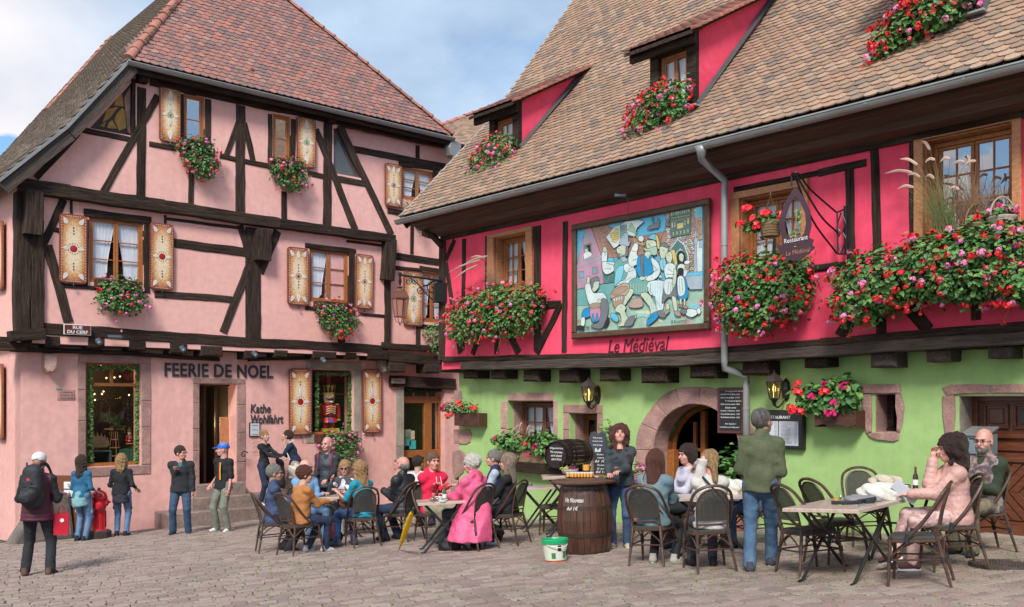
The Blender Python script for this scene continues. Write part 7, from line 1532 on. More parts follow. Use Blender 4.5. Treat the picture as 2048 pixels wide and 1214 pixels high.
 for gi,gmt in enumerate([x for x in (top,over) if x]):
  m_,g,slv,hem,kind=gmt;f=Field([lo[0],lo[1],max(0,pz-hem-.1 if not (sit and hem > .3) else 0)],[hi[0],hi[1],HM.translation.z+.05],.0145);pf=.009 if kind in ('puffer','vest') else 0
  torso(f,g,.06,pf);f.cone(P+V3((0,0,.05)),P-V3((0,0,hem if not sit else .05)),.136*wide+g,(.166*wide**.6+g)*(1.0 if hem < .25 else 1.1),.05,(0,1,0),1.18,pf)
  if slv > 0:
   for k_ in (-1,1): arm(f,k_,g+.004,slv,pf)
  else:
   for k_ in (-1,1): f.ell(S[k_]+V3((k_*.06,0,0)),(.05,.08,.09),.02,sub=True)
  if kind in ('hood','coat'): f.cone(N+ly @ V3((-.07,-.05,.0)),N+ly @ V3((.07,-.05,.0)),.05,.05,.04);f.cone(N+ly @ V3((0,-.05,.03)),N+ly @ V3((0,-.09,-.06)),.06,.05,.04)
  if kind in ('jacket','puffer','vest'): f.cone(N+V3((-.02,0,-.02)),N+ly @ V3((.0,.005,.045)),.072+g*.3,.070,.02)
  if kind in ('jacket','vest') and g > .02: f.ell(N+fw*.11+V3((0,0,.0)),(.045,.09,.10),.02,sub=True)
  if kind =='open': f.ell(C+fw*.17-V3((0,0,.12)),(.05,.12,.36),.02,sub=True)
  f.ell(N+ly @ V3((0,.04,.075)),(.062,.075,.055),.015,sub=True)
  if not sit: f.cut(P-V3((0,0,hem)),(0,0,-1))
  elif hem > .3:
   f.cone(P+V3((.04,-.06,.02)),P+V3((-.06,-.16,-hem)),.15,.17,.06);f.cone(P+V3((-.08,.04,.02)),P+V3((-.24,.0,-hem)),.14,.16,.06);f.cone(P+V3((-.06,.16,.03)),P+V3((-.24,.16,-hem)),.11,.12,.06);f.cut(P-V3((0,0,hem)),(0,0,-1))
  else: f.cut(P-V3((0,0,.075+hem*.2)),(0,0,-1))
  f.wave(.0065 if not pf else .002,22,26,30,h*7+gi);V,Fq=f.mesh();nm={'shirt': 'shirt','hood': 'hooded_top','coat': 'long_coat','jacket': 'jacket','puffer': 'quilted_jacket','vest': 'quilted_vest','open': 'open_cardigan'}[kind]
  inst(nm,fmesh(nm,V,Fq,m_),Mw,t)
 if waist:
  f=Field([lo[0],lo[1],pz-.5],[hi[0],hi[1],pz+.25],.0145);f.cone(P+V3((0,-.02,.06)),P+V3((0,-.04,-.17)),.15,.165,.03,(0,1,0),1.25,.010 if waist[1] else 0);f.cut(P-V3((0,0,.24)),(.15,0,-1));f.cut(P+V3((0,0,.09)),(0,0,1));f.ell(P+V3((0,.22,-.15)),(.10,.12,.3),.02,sub=True)
  for k_ in (-1,1): f.cone(P+V3((k_*.13,.06,.03)),P+V3((k_*.17,.08,-.36)),.045,.028,.03)
  f.wave(.006,24,24,40);V,Fq=f.mesh();inst('jacket_round_waist',fmesh('jacket_round_waist',V,Fq,waist[0]),Mw,t)
 for k_ in (-1,1):
  d=V3((An[k_].x-Kn[k_].x,An[k_].y-Kn[k_].y,0));o=math.radians(-k_*14);Ms=Mw @ Matrix.Translation(An[k_]-V3((0,.015,.085))) @ Matrix.Rotation(o,4,'Z')
  if An[k_].z > .14: Ms=Ms @ Matrix.Rotation(-.35,4,'X')
  sh=inst('shoe',fmesh('shoe',SHOE[0],SHOE[1],shoe),Ms,t)
  if sole: build_sole().obj('shoe_sole',sole,sh,Ms)
 if hair:
  V,Fq=hair_field(hair);nm='cap' if hair.startswith('cap') else 'hair'
  inst(nm,fmesh(nm,V,Fq,H[hc] if isinstance(hc,str) else hc),Mw @ HM,t)
 Mh=Mw @ HM
 if beard: V,Fq=hair_field('beard');inst('beard',fmesh('beard',V,Fq,H[beard]),Mh,t)
 for k_ in (-1,1):
  b=MB();b.lathe([(.0,-.0055),(.008,-.003),(.0095,0),(.008,.003),(.0,.0055)],8,(k_*.030,0.0925,.012),axis='y',caps=False);b.obj('eye',m_eye,t,Mh)
  b=MB();b.tube([(k_*.014,.104,.030),(k_*.030,.104,.034),(k_*.047,.095,.029)],.003,4);b.obj('eyebrow',H[hc] if isinstance(hc,str) and hc not in ('wh',) else H['lb'],t,Mh)
 b=MB();b.tube([(-.022,.100,-.050),(0,.106,-.048),(.022,.100,-.050)],.0042,5);b.obj('lips',m_lip,t,Mh)
 if glasses:
  b=MB()
  for k_ in (-1,1): b.tube([(k_*.032+.021*math.cos(a),.112,.010+.015*math.sin(a)) for a in [6.283*i/12 for i in range(12)]],.0028,4,close=True);b.tube([(k_*.053,.110,.012),(k_*.080,.02,.012),(k_*.082,-.01,.004)],.0025,4)
  b.tube([(-.011,.113,.013),(.011,.113,.013)],.0025,4);gl_=b.obj('glasses',m_frame,t,Mh)
  if glasses ==2:
   for k_ in (-1,1): b=MB();b.lathe([(.021,0),(.001,.002)],12,(k_*.032,.1115,.010),axis='y');b.obj('lens',m_lens,gl_,Mh)
 return t,Mw,dict(P=P,C=C,N=N,S=S,W=Wr,HM=HM,ly=ly)
def MG(p,yaw,tilt=1.0):
 ax=Vector((0,0,1)).rotation_difference(Vector((0,0,1)).lerp(GN,tilt).normalized()).to_matrix().to_4x4();return Matrix.Translation(Vector(p)) @ ax @ Matrix.Rotation(math.radians(yaw),4,'Z')
m_cane=mat('brown_cane_tube',(.095,.048,.030),.4,(.05,.026,.018),scale=9,fine=.25,orand=.12);m_seat=mat('olive_black_cushion',(.045,.042,.036),.7,scale=20,bump=.3,bscale=200);m_wrap=mat('dark_cane_wrap',(.018,.02,.028),.6)
m_mesh=mat('woven_backrest',(.055,.050,.042),.75,(.03,.028,.024),scale=60,bump=.5,bscale=300)
def make_mesh_alpha():
 t=m_mesh.node_tree;p=t.nodes['Principled BSDF'];tcn=nd(t,'ShaderNodeTexCoord');wv=[]
 for ax_ in ('X','Z'):
  w_=nd(t,'ShaderNodeTexWave',wave_type='BANDS',bands_direction=ax_);w_.inputs['Scale'].default_value=22;t.links.new(tcn.outputs['Object'],w_.inputs['Vector']);wv.append(w_.outputs['Fac'])
 mx=nd(t,'ShaderNodeMath',operation='MAXIMUM');t.links.new(wv[0],mx.inputs[0]);t.links.new(wv[1],mx.inputs[1])
 mr=nd(t,'ShaderNodeMapRange');mr.inputs[1].default_value=.35;mr.inputs[2].default_value=.6;mr.inputs[3].default_value=.72;mr.inputs[4].default_value=1;t.links.new(mx.outputs[0],mr.inputs[0]);t.links.new(mr.outputs[0],p.inputs['Alpha'])
make_mesh_alpha()
def make_chair():
 M0=Matrix.Identity(4);t=thing('bistro_chair','x','chair',M0,'brown bistro chairs')
 b=MB();P=[(-.20,-.19),(-.13,-.215),(.13,-.215),(.20,-.19),(.225,.05),(.215,.17),(.16,.215),(-.16,.215),(-.215,.17),(-.225,.05)];b.prism(P,.435,.475,.012);b.obj('seat',m_seat,t,M0)
 b=MB();b.tube([(x,y,.432) for x,y in P],.014,6,close=True);b.obj('seat_rim',m_cane,t,M0)
 arch=bez([(-.232,.06,.44),(-.238,-.08,.58),(-.232,-.20,.74),(-.195,-.29,.875),(-.10,-.335,.935),(0,-.345,.95),(.10,-.335,.935),(.195,-.29,.875),(.232,-.20,.74),(.238,-.08,.58),(.232,.06,.44)],4)
 b=MB();b.tube(arch,.017,7);b.obj('back_arch',m_cane,t,M0)
 inn=bez([(-.165,-.205,.47),(-.172,-.245,.66),(-.165,-.285,.79),(-.10,-.32,.885),(0,-.332,.91),(.10,-.32,.885),(.165,-.285,.79),(.172,-.245,.66),(.165,-.205,.47)],4)
 b=MB();b.tube(inn,.011,6);b.tube([(-.165,-.22,.53),(.165,-.22,.53)],.010,6);b.obj('back_frame',m_cane,t,M0)
 b=MB();n=len(inn);k0=next(i for i,p in enumerate(inn) if p.z > .53);L_=inn[k0:n-k0];m_=len(L_)//2;V=[];Fc=[]
 for i in range(m_+1): a,c=L_[i],L_[len(L_)-1-i];V +=[a,(a+c)/2+Vector((0,-.012,0)),c]
 Fc=[(3*i+j,3*i+j+1,3*i+4+j,3*i+3+j) for i in range(m_) for j in (0,1)];mk('backrest',V,Fc,m_mesh,t)
 for (x0,y0,x1,y1,zt) in ((-.205,.19,-.235,.235,.44),(.205,.19,.235,.235,.44),(-.165,-.205,-.215,-.30,.47),(.165,-.205,.215,-.30,.47)):
  b=MB();b.tube([(x0,y0,zt),(x0+(x1-x0)*.45,y0+(y1-y0)*.45,.25),(x1,y1,0)],[.018,.017,.013],7);lg=b.obj('leg',m_cane,t,M0)
  b=MB();b.tube([(x0+(x1-x0)*.40,y0+(y1-y0)*.40,.285),(x0+(x1-x0)*.5,y0+(y1-y0)*.5,.235)],.022,7);b.obj('cane_wrap',m_wrap,lg,M0)
 for (x,y) in ((-.232,.05),(.232,.05)): b=MB();b.tube([(x,y,.42),(x,y-.02,.50)],.024,7);b.obj('cane_wrap',m_wrap,t,M0)
 b=MB();z=.26;C=[(-.22,.21),(.22,.21),(.188,-.25),(-.188,-.25)]
 for i in range(4):
  (x0,y0),(x1,y1)=C[i],C[(i+1) % 4];b.tube([(x0,y0,z),(x1,y1,z)],.009,5);mx_,my_=(x0+x1)/2,(y0+y1)/2
  b.tube(bez([(x0,y0,z+.02),(x0+(mx_-x0)*.5,y0+(my_-y0)*.5,.37),(mx_,my_,.425)],3),.009,5);b.tube(bez([(x1,y1,z+.02),(x1+(mx_-x1)*.5,y1+(my_-y1)*.5,.37),(mx_,my_,.425)],3),.009,5)
 tag(b.obj('brace',m_cane,t,M0),kind='stuff');return t
CH0=make_chair();ch_used=[False]
def chair(px,py,yaw,label,dx=0):
 p=G(px,py) if not isinstance(px,Vector) else px;M_=MG(p,yaw)
 if not ch_used[0]: ch_used[0]=True;_move(CH0,M_);CH0['label']=label;return CH0,p
 return copy_tree(CH0,M_,None,label),p
def _move(o,M_):
 old=WM[o.name].copy()
 def rec(c): WM[c.name]=M_ @ old.inverted() @ WM[c.name];[rec(x) for x in c.children]
 for c in o.children: rec(c)
 o.matrix_basis=M_;WM[o.name]=M_.copy()
CH={}
for key,px,py,yaw,lab in (('a',553,1104,-68,'bistro chair of the grey-haired man in the blue jacket'),('b',603,1109,-42,'bistro chair with its back to the viewer under the woman in brown'),('c',727,1094,22,'bistro chair of the woman in the turquoise top'),('d',806,1083,55,'bistro chair of the bald man in the black quilted jacket'),
 ('e',612,1078,-135,'bistro chair of the man in the pale blue shirt behind the table'),('f',690,1070,150,'bistro chair of the woman in white with sunglasses'),
 ('g',868,1084,-150,'bistro chair of the man in the red hoodie'),('h',948,1101,48,'bistro chair of the woman in the long pink raincoat'),('i',1014,1091,62,'bistro chair of the long-haired woman in black'),('j',985,1066,100,'bistro chair of the older man before the green wall'),('k',1112,1068,80,'empty bistro chair behind the big barrel'),
 ('l',1310,1129,-28,'bistro chair of the auburn-haired woman in the denim shirt'),('m',1420,1142,4,'bistro chair of the ponytailed woman in white, its back square to the viewer'),('n',1378,1092,150,'bistro chair of the dark-haired woman in white before the arch'),('o',1515,1094,95,'bistro chair of the man half hidden by the green jacket'),
 ('p',1624,1147,-72,'empty bistro chair at the near left of the marbled table'),('q',1676,1125,-70,'second empty bistro chair left of the marbled table, further back'),('r',1738,1090,172,'empty bistro chair by the green wall behind the white bags'),('s',1836,1170,62,'empty bistro chair closest to the viewer, front right'),('t',1903,1140,82,'bistro chair of the curly-haired woman in pale pink'),('u',1962,1106,88,'bistro chair of the bearded man by the carved door')):
 CH[key]=chair(px,py,yaw,lab)+(yaw,)
m_top=mat('travertine_laminate',(.56,.45,.37),.35,(.44,.33,.27),scale=2.5,stretch=(1,9,9),fine=.06,coat=.2)
def table(label,p,yaw,lx=.7,ly=.7,zs=1.0):
 M_=MG(p,yaw,.8) @ Matrix.Diagonal((1,1,zs,1));t=thing('bistro_table',label,'table',M_,'marbled terrace tables');b=MB();b.box(-lx/2,lx/2,-ly/2,ly/2,.70,.735,.006);b.obj('table_top',m_top,t,M_)
 for k in ((-1,1) if lx < 1 else (-1,1)):
  for sg in (-1,1):
   y=k*ly*.34;a=bez([(sg*lx*.36,y,.69),(0,y,.38),(-sg*lx*.38,y+k*.0,.05),(-sg*lx*.46,y,.015)],5);b=MB();b.tube(a,.017,7);lg=b.obj('leg',m_blk,t,M_);b=MB();b.tube([a[-2],a[-1]+(a[-1]-a[-2])*1.2],.021,7);b.obj('foot_cap',m_blk,lg,M_)
 b=MB();b.tube([(0,-ly*.34,.38),(0,ly*.34,.38)],.012,6);b.tube([(-lx*.36,-ly*.34,.69),(-lx*.36,ly*.34,.69)],.012,6);b.tube([(lx*.36,-ly*.34,.69),(lx*.36,ly*.34,.69)],.012,6);b.obj('cross_bar',m_blk,t,M_);return M_
m_blk=mat('black_powder_coat',(.022,.020,.019),.35)
def down(p): return Vector((p.x,p.y,gz(p.x,p.y)))
TA=table('table laid for six people at the left of the terrace',down(G(700,991,.73)),-12,.8,.8)
TB=table('table between the red hoodie and the pink raincoat',down(G(890,1001,.73)),8,.75,.75)
TC=table('empty table with an ashtray left of the big barrel',down(G(1083,974,.73)),5,.7,.7)
TD=table('higher table carrying the small wine cask behind the barrel',G(1144,1072),0,.85,.7,1.3)
TE=table('table of the four friends before the arched doorway',down(G(1424,991,.73)),-4,1.05,.7)
a,b_,c_=G(1583,1016,.735),G(1716,1021,.735),G(1811,998,.735);cen=down((a+c_)/2);yw=math.degrees(math.atan2((c_-b_).y,(c_-b_).x));
TF=table('long marbled table with glasses and white bags at the right',cen,yw,(c_-b_).length,(b_-a).length)
TG=table('smaller table with beer bottle and steel bowl by the wall',down(G(1806,984,.73)),yw,.9,.62)
def on(T,x,y): return T @ Matrix.Translation((x,y,.735))
def Tpx(T,px,py):
 """point on that table's top seen at an image point"""
 n_=T.to_3x3() @ Vector((0,0,1));return Matrix.Translation(ray_plane(px,py,T @ Vector((0,0,.736)),n_))
m_clear=glass('drinking_glass',(.985,.99,.99),.02,.02);m_gbot=mat('green_bottle_glass',(.02,.14,.03),.08,spec=.8);m_bbot=mat('brown_bottle_glass',(.05,.03,.012),.08,spec=.8);m_lab=mat('paper_label',(.75,.76,.72),.6);m_steel=mat('brushed_steel',(.5,.48,.46),.3,metal=.9)
def bottle(lab,M_,m,h=.24,r=.031,g=None):
 b=MB();b.lathe([(r*.9,0),(r,.01),(r,h*.5),(r*.85,h*.6),(r*.42,h*.72),(r*.36,h*.94),(r*.42,h)],14);t=b.obj('bottle',m,None,M_,smooth=True);tag(t,lab,'bottle',g);b=MB();b.lathe([(r*1.02,h*.18),(r*1.02,h*.42)],14,caps=False);b.obj('bottle_label',m_lab,t,M_);b=MB();b.lathe([(r*.46,h*.96),(r*.46,h*1.01),(0.001,h*1.02)],10);b.obj('bottle_cap',m_gold,t,M_)
def wineglass(lab,M_,liq=None,h=.15,r=.036,stem=None,g=None):
 b=MB();b.lathe([(r*.55,h*.42),(r*.95,h*.6),(r,h*.75),(r*.85,h)],14,caps=False);t=b.obj('wine_glass',m_clear,None,M_,smooth=True);tag(t,lab,'glass',g)
 b=MB();b.lathe([(r*.9,0),(r*.9,.004),(.006,.01),(.004,h*.3),(r*.5,h*.42)],12);b.obj('glass_stem',stem or m_clear,t,M_)
 if liq: b=MB();b.lathe([(.002,h*.40),(r*.5,h*.43),(r*.9,h*.6),(r*.93,h*.66),(.001,h*.66)],12,caps=False);b.obj('drink',liq,t,M_)
m_beer=mat('beer',(.75,.38,.06),.15,spec=.6);m_rose=mat('rose_wine',(.75,.28,.22),.15,spec=.6);m_oj=mat('cloudy_orange_juice',(.90,.44,.09),.35,(.86,.38,.08))
m_gst=mat('green_glass_stem',(.12,.42,.06),.1,spec=.8)
bottle('green bottle at the middle of the left table',Tpx(TA,729,999),m_gbot);bottle('green bottle partly hidden by the turquoise top',Tpx(TA,741,992),m_gbot);bottle('green bottle by the pink raincoat sleeve',Tpx(TB,889,1002),m_gbot);bottle('brown beer bottle with round pale label on the wall table',Tpx(TG,1831,978),m_bbot,.26)
bottle('clear water bottle with white label on the left table',Tpx(TA,707,1000),mat('water_bottle',(.62,.68,.74),.1,spec=.7),.22)
wineglass('tall glass of rosé in front of the red hoodie',Tpx(TB,867,1005),m_rose,.2,.03);wineglass('white wine glass with green stem on the long table',Tpx(TF,1681,1009),None,.17,.04,m_gst);wineglass('beer tumbler on the left table',Tpx(TA,716,993),m_beer,.14,.035);wineglass('green-stemmed glass by the menu card',Tpx(TF,1792,992),None,.16,.035,m_gst)
b=MB();b.lathe([(.034,0),(.036,.05),(.037,.08)],14,caps=False);t=tag(b.obj('tumbler',m_clear,None,Tpx(TF,1672,1005)),'small tumbler of apple juice beside the green-stemmed glass','glass');b=MB();b.lathe([(.03,.004),(.033,.045),(.001,.046)],14);b.obj('drink',m_beer,t,WM[t.name])
b=MB();b.lathe([(.035,0),(.05,.015),(.055,.05),(.045,.06),(.04,.05)],16);tag(b.obj('steel_bowl',m_steel,None,Tpx(TG,1812,979),smooth=True),'round steel bowl on the wall table','bowl')
b=MB();b.lathe([(.05,0),(.055,.04),(.045,.045),(.04,.02)],14);tag(b.obj('ashtray',m_steel,None,Tpx(TC,1060,971)),'round steel ashtray on the empty table left of the barrel','ashtray')
b=MB();b.box(-.12,.12,-.09,.09,0,.002);tag(b.obj('place_mat',mat('blue_print',(.40,.47,.66),.6),None,Tpx(TC,1066,975)),'pale blue paper flyer under the ashtray','flyer')
for (x,y,T,lab) in ((686,998,TA,'white bowl before the woman in brown'),(878,1000,TB,'white saucer with crumpled foil before the red hoodie'),(886,1006,TB,'small plate with salad leftovers beside the pink sleeve')):
 b=MB();b.lathe([(.035,0),(.06,.02),(.065,.05),(.06,.05),(.05,.02)],14);t=tag(b.obj('plate',m_white,None,Tpx(T,x,y)),lab,'plate')
 if x > 880: leaves('salad',[(WM[t.name].translation+Vector((random.uniform(-.03,.03),random.uniform(-.03,.03),.045)),Vector((0,0,1))) for _ in range(16)],.02,m_leaf,t,random.Random(1))
b=MB();f=Field((-.1,-.1,-.03),(.1,.1,.1),.009)
for i in range(7): f.ell((random.uniform(-.05,.05),random.uniform(-.04,.04),.02+random.uniform(0,.02)),(.03,.03,.02),.01)
f.wave(.005,90,90,90);V,Fq=f.mesh();tag(inst('crumpled_foil',fmesh('crumpled_foil',V,Fq,m_steel),Tpx(TB,868,1002)),'crumpled silver foil on the table of the red hoodie','foil')
def bag(name,lab,M_,r,m,cat='bag',n=9,amp=.012,seed=1):
 rg=random.Random(seed);f=Field([-x*1.5-.03 for x in (r[0],r[1])]+[-.02],[x*1.5+.03 for x in (r[0],r[1])]+[r[2]*2.2],max(r)*.055);f.ell((0,0,r[2]*.8),r,.05)
 for _ in range(n): f.ell((rg.uniform(-.8,.8)*r[0],rg.uniform(-.7,.7)*r[1],rg.uniform(.3,1.2)*r[2]),(r[0]*.45,r[1]*.5,r[2]*.5),.04)
 f.wave(amp,26,30,28,seed);f.cut((0,0,0),(0,0,-1));V,Fq=f.mesh();return tag(inst(name,fmesh(name,V,Fq,m),M_),lab,cat)
m_wbag=cloth('white_bag',(.66,.64,.58),(.60,.58,.52));m_strp=mat('black_strap',(.02,.02,.022),.7)
bag('shoulder_bag','slumped white cloth bag on the long table',Tpx(TF,1762,1000),(.18,.12,.10),m_wbag);bag('shoulder_bag','cream cotton bag behind the white bag by the wall',Tpx(TG,1775,977),(.17,.10,.09),cloth('cream',(.60,.52,.40)),seed=3)
bag('grey_pouch','flat grey pouch beside the black camera strap',Tpx(TF,1722,1003),(.12,.08,.03),cloth('grey',(.24,.24,.25)),seed=4);bag('plastic_bag','crumpled white printed carrier bag on the table before the arch',Tpx(TE,1464,988),(.15,.09,.10),m_wbag,seed=5,amp=.016)
b=MB();b.tube(bez([(-.26,0,.01),(-.15,-.07,.015),(0,-.06,.02),(.06,-.02,.03),(.14,-.06,.05),(.18,0,.05),(.10,.03,.03),(.0,.0,.02)],5),.02,6,flat=.3);b.box(.06,.15,-.06,.0,0,.05,.01);tag(b.obj('camera_strap',m_strp,None,Tpx(TF,1715,1007)),'black camera strap curled on the long table','strap')
b=MB();b.box(-.03,.03,-.012,.012,0,.02,.004);tag(b.obj('lighter',m_steel,None,Tpx(TF,1724,1012)),'small silver lighter near the black strap','lighter')
pb=G(1172,1106);Mb=MG(pb,0,.5);t=thing('wine_barrel','big dark upright wine barrel used as a serving counter','barrel',Mb);m_bar=mat('barrel_oak',(.10,.042,.024),.38,(.05,.022,.014),stretch=(9,9,.8),scale=2.5,fine=.25,coat=.25,bump=.3,bscale=8,bstretch=(9,9,.8))
prof=lambda z: .305+.065*math.sin(math.pi*min(1,max(0,z/.92)))
n=26
for k in range(n):
 a0,a1=2*math.pi*k/n,2*math.pi*(k+1)/n-.012;b=MB();zs_=[0,.12,.3,.46,.62,.8,.92];V=[]
 for z in zs_: r_=prof(z)+.0015*(k % 3);V +=[(r_*math.cos(a0),r_*math.sin(a0),z),(r_*math.cos((a0+a1)/2)*1.004,r_*math.sin((a0+a1)/2)*1.004,z),(r_*math.cos(a1),r_*math.sin(a1),z)]
 b.add(V,[(3*i+j,3*i+j+1,3*i+4+j,3*i+3+j) for i in range(6) for j in (0,1)]);b.obj('stave',m_bar,t,Mb)
for z in (.03,.27,.62,.84): b=MB();b.lathe([(prof(z)+.001,z-.025),(prof(z)+.006,z-.025),(prof(z+.03)+.006,z+.025),(prof(z)+.001,z+.025)],32,caps=False);b.obj('barrel_hoop',mat('dark_hoop',(.06,.035,.025),.5,metal=.3),t,Mb)
b=MB();b.lathe([(.30,.925),(.43,.93),(.44,.945),(.44,.965),(.43,.975),(.001,.975)],40);b.obj('barrel_top',mat('worn_oak_top',(.13,.065,.04),.5,(.07,.035,.022),stretch=(1,8,8),scale=3,fine=.2),t,Mb)
def cyl_text(s,r,a0,z0,w_,h,par,Mw,m,rz):
 V,Fc=text_fit(s,w_,h,.002,shear=.2,off=.012);mk('lettering',[((r(z0+y)+.007+z)*math.cos(a0+x/r(z0)),(r(z0+y)+.007+z)*math.sin(a0+x/r(z0)),z0+y) for x,y,z in V],Fc,m,par,Mw)
cyl_text('Vin Nouveau',prof,-2.42,.70,.26,.06,t,Mb,m_chalk,0);cyl_text('dul 1€',prof,-2.32,.60,.16,.05,t,Mb,m_chalk,0)
BT=Mb @ Matrix.Translation((0,0,.976));BTI=Mb
def Bpx(px,py): return Matrix.Translation(ray_plane(px,py,BT.translation,Mb.to_3x3() @ Vector((0,0,1))))
Mt=Bpx(1160,955);b=MB();b.lathe([(.20,0),(.215,.012),(.205,.012),(.20,.005),(.001,.005)],30,squash=.62);tr_=tag(b.obj('serving_tray',m_blk,None,Mt),'black oval tray under the plastic cups on the barrel','tray')
k_=0
for i in range(-4,5):
 for j in (-1,0,1):
  if abs(i)+abs(j) > 4: continue
  Mc=Mt @ Matrix.Translation((i*.042+.02*(j % 2),j*.062,.008));b=MB();b.lathe([(.016,.002),(.021,.05),(.001,.052)],12);c_=tag(b.obj('juice_cup',m_oj,None,Mc),'plastic cups of cloudy orange new wine on the oval tray','cup','cups of new wine on the barrel');b=MB();b.lathe([(.0215,.051),(.0235,.062),(.0225,.062),(.0205,.051)],12,caps=False);b.obj('cup_rim',m_white,c_,Mc);k_ +=1
Mf_=Bpx(1140,946);b=MB();basket(b,(0,0,0),.12,.06,16,4);t2=tag(b.obj('fruit_basket',m_wick,None,Mf_),'shallow pale basket of green and purple grapes on the barrel','basket')
for nm,x0,m_,sd in (('green_grapes',-.06,mat('green_grape',(.45,.48,.10),.25),1),('purple_grapes',.05,mat('purple_grape',(.25,.04,.10),.25),2)):
 rg=random.Random(sd);b=MB()
 for _ in range(36): x,y,z=x0+rg.gauss(0,.03),rg.gauss(0,.03),.06+abs(rg.gauss(0,.016));b.lathe([(.001,-.012),(.009,-.008),(.0125,0),(.009,.008),(.001,.012)],6,(x,y,z),caps=False)
 tag(b.obj(nm,m_,t2,Mf_,smooth=True),kind='stuff')
Mj=Bpx(1172,941);b=MB();b.lathe([(.055,0),(.06,.14),(.065,.15)],18,caps=False);b.tube(bez([(-.06,0,.13),(-.11,0,.12),(-.11,0,.05),(-.06,0,.03)],5),.008,6);t2=tag(b.obj('juice_jug',m_clear,None,Mj),'glass jug half full of orange new wine on the barrel','jug');b=MB();b.lathe([(.052,.003),(.056,.09),(.001,.091)],18);b.obj('drink',m_oj,t2,Mj)
bottle('clear bottle with blue cap behind the jug',Bpx(1190,938),m_clear,.22);bottle('tall dark green bottle behind the jug',Bpx(1182,936),m_gbot,.2)
Ms_=Bpx(1202,951) @ Matrix.Rotation(-.15,4,'Z');b=MB();b.box(-.105,.105,-.012,.012,.015,.33,.004);t2=tag(b.obj('price_board',MATS['chalkboard'],None,Ms_),'small chalk price board between two wooden candle sticks on the barrel','chalkboard')
for k,(s_,w_) in enumerate((('Nouveau vin',.12),('à emporter',.10),('dul  10€',.17),('Vin doux',.10),('2€ verre',.12),('dul 1€',.14))): V,Fc=text_fit(s_,w_,.027 if k not in (2,5) else .04,.002,shear=.2,off=.01);mk('lettering',[(x-w_/2,-.0125-z,y+.285-k*.05) for x,y,z in V],Fc,m_chalk,t2,Ms_)
for sx_ in (-.125,.125): b=MB();b.lathe([(.014,.01),(.016,.10),(.013,.15),(.016,.2),(.01,.205)],8,(sx_,-.01,0));b.obj('turned_stick',m_ridge,t2,Ms_)
b=MB();b.lathe([(.13,0),(.14,.012),(.001,.012)],20,squash=.5);b.obj('board_foot',m_orange2,t2,Ms_)
pc=TD @ Vector((-.0,.0,.735));Mk=Matrix.Translation(pc+Vector((0,0,.01))) @ Matrix.Rotation(math.radians(-42),4,'Z');R_=.25;t2=thing('wine_cask','small black wine cask lying on its side with chalk writing on its head','cask',Mk)
pr2=lambda y: R_*(.84+.16*math.sin(math.pi*(y+.34)/.68));n=22
for k in range(n):
 a0,a1=2*math.pi*k/n,2*math.pi*(k+1)/n-.015;V=[]
 for y in (-.34,-.2,0,.2,.34): V +=[(pr2(y)*math.cos(a_),y,.05+R_+pr2(y)*math.sin(a_)) for a_ in (a0,a1)]
 b=MB();b.add(V,[(2*i,2*i+1,2*i+3,2*i+2) for i in range(4)]);b.obj('stave',mat('black_oak',(.028,.018,.014),.45,(.015,.01,.009),fine=.2),t2,Mk)
b=MB()
for y in (-.32,-.2,-.12,.12,.2,.32): b.lathe([(pr2(y)+.004,y-.016),(pr2(y)+.004,y+.016)],30,(0,0,.05+R_),axis='y',caps=False)
b.obj('barrel_hoop',m_iron,t2,Mk);b=MB();b.lathe([(.001,-.31),(R_*.83,-.31)],30,(0,0,.05+R_),axis='y',caps=False);b.box(-.08,.08,-.33,-.31,.11,.2,.005);b.obj('cask_head',MATS['black_oak'],t2,Mk)
b=MB();b.box(-.25,.25,-.22,-.16,0,.09);b.box(-.25,.25,.16,.22,0,.09);b.obj('cask_cradle',m_timber,t2,Mk)
for k,s_ in enumerate(('Dégustation','Vin nouveau','servi chaud','servi frais')): V,Fc=text_fit(s_,.26-.02*k,.038,.002,shear=.2,off=.01);mk('lettering',[(x-.13+.01*k,-.3115-z,y+.05+R_+.09-k*.055) for x,y,z in V],Fc,m_chalk,t2,Mk)
Mh_=RW.M(*RW.at(1197,885,.35),.35) @ Matrix.Diagonal((1.1,1.1,1,1));P=[(.0,-.30),(-.10,-.22),(-.17,-.08),(-.185,.06),(-.15,.15),(-.08,.17),(-.02,.14),(0,.10),(.02,.14),(.08,.17),(.15,.15),(.185,.06),(.17,-.08),(.10,-.22)]
b=MB();b.prism(P,0,.02,0);t2=tag(b.obj('heart_slate',mat('slate_blue',(.055,.065,.08),.7),None,Mh_),'heart shaped slate with chalk writing above the cask','chalkboard')
for k,(s_,w_) in enumerate((('Vous ne savez',.2),('où poser la tête',.22),('vous êt. fous',.2),('M',.14))): V,Fc=text_fit(s_,w_,.03 if k < 3 else .10,.002,shear=.15,off=.008);mk('lettering',[(x-w_/2,y+.06-k*.055-(.08 if k ==3 else 0),z+.0205) for x,y,z in V],Fc,m_chalk,t2,Mh_)
b=MB();b.tube([(0,.1,.01),(.02,.30,.01)],.008,5);b.tube([(0,-.3,.01),(0,-.9,.01)],.012,5);b.obj('slate_post',m_straw,t2,Mh_)
Mq_=MG(G(1112,1124),20,1);m_pail=mat('pail_white',(.66,.70,.60),.35,(.60,.66,.5),scale=7);t2=thing('plastic_bucket','white plastic bucket with a green lid standing by the barrel','bucket',Mq_)
b=MB();b.lathe([(.135,0),(.137,.035)],26,caps=True);b.obj('bucket_base_band',mat('pail_red',(.55,.06,.03),.35),t2,Mq_)
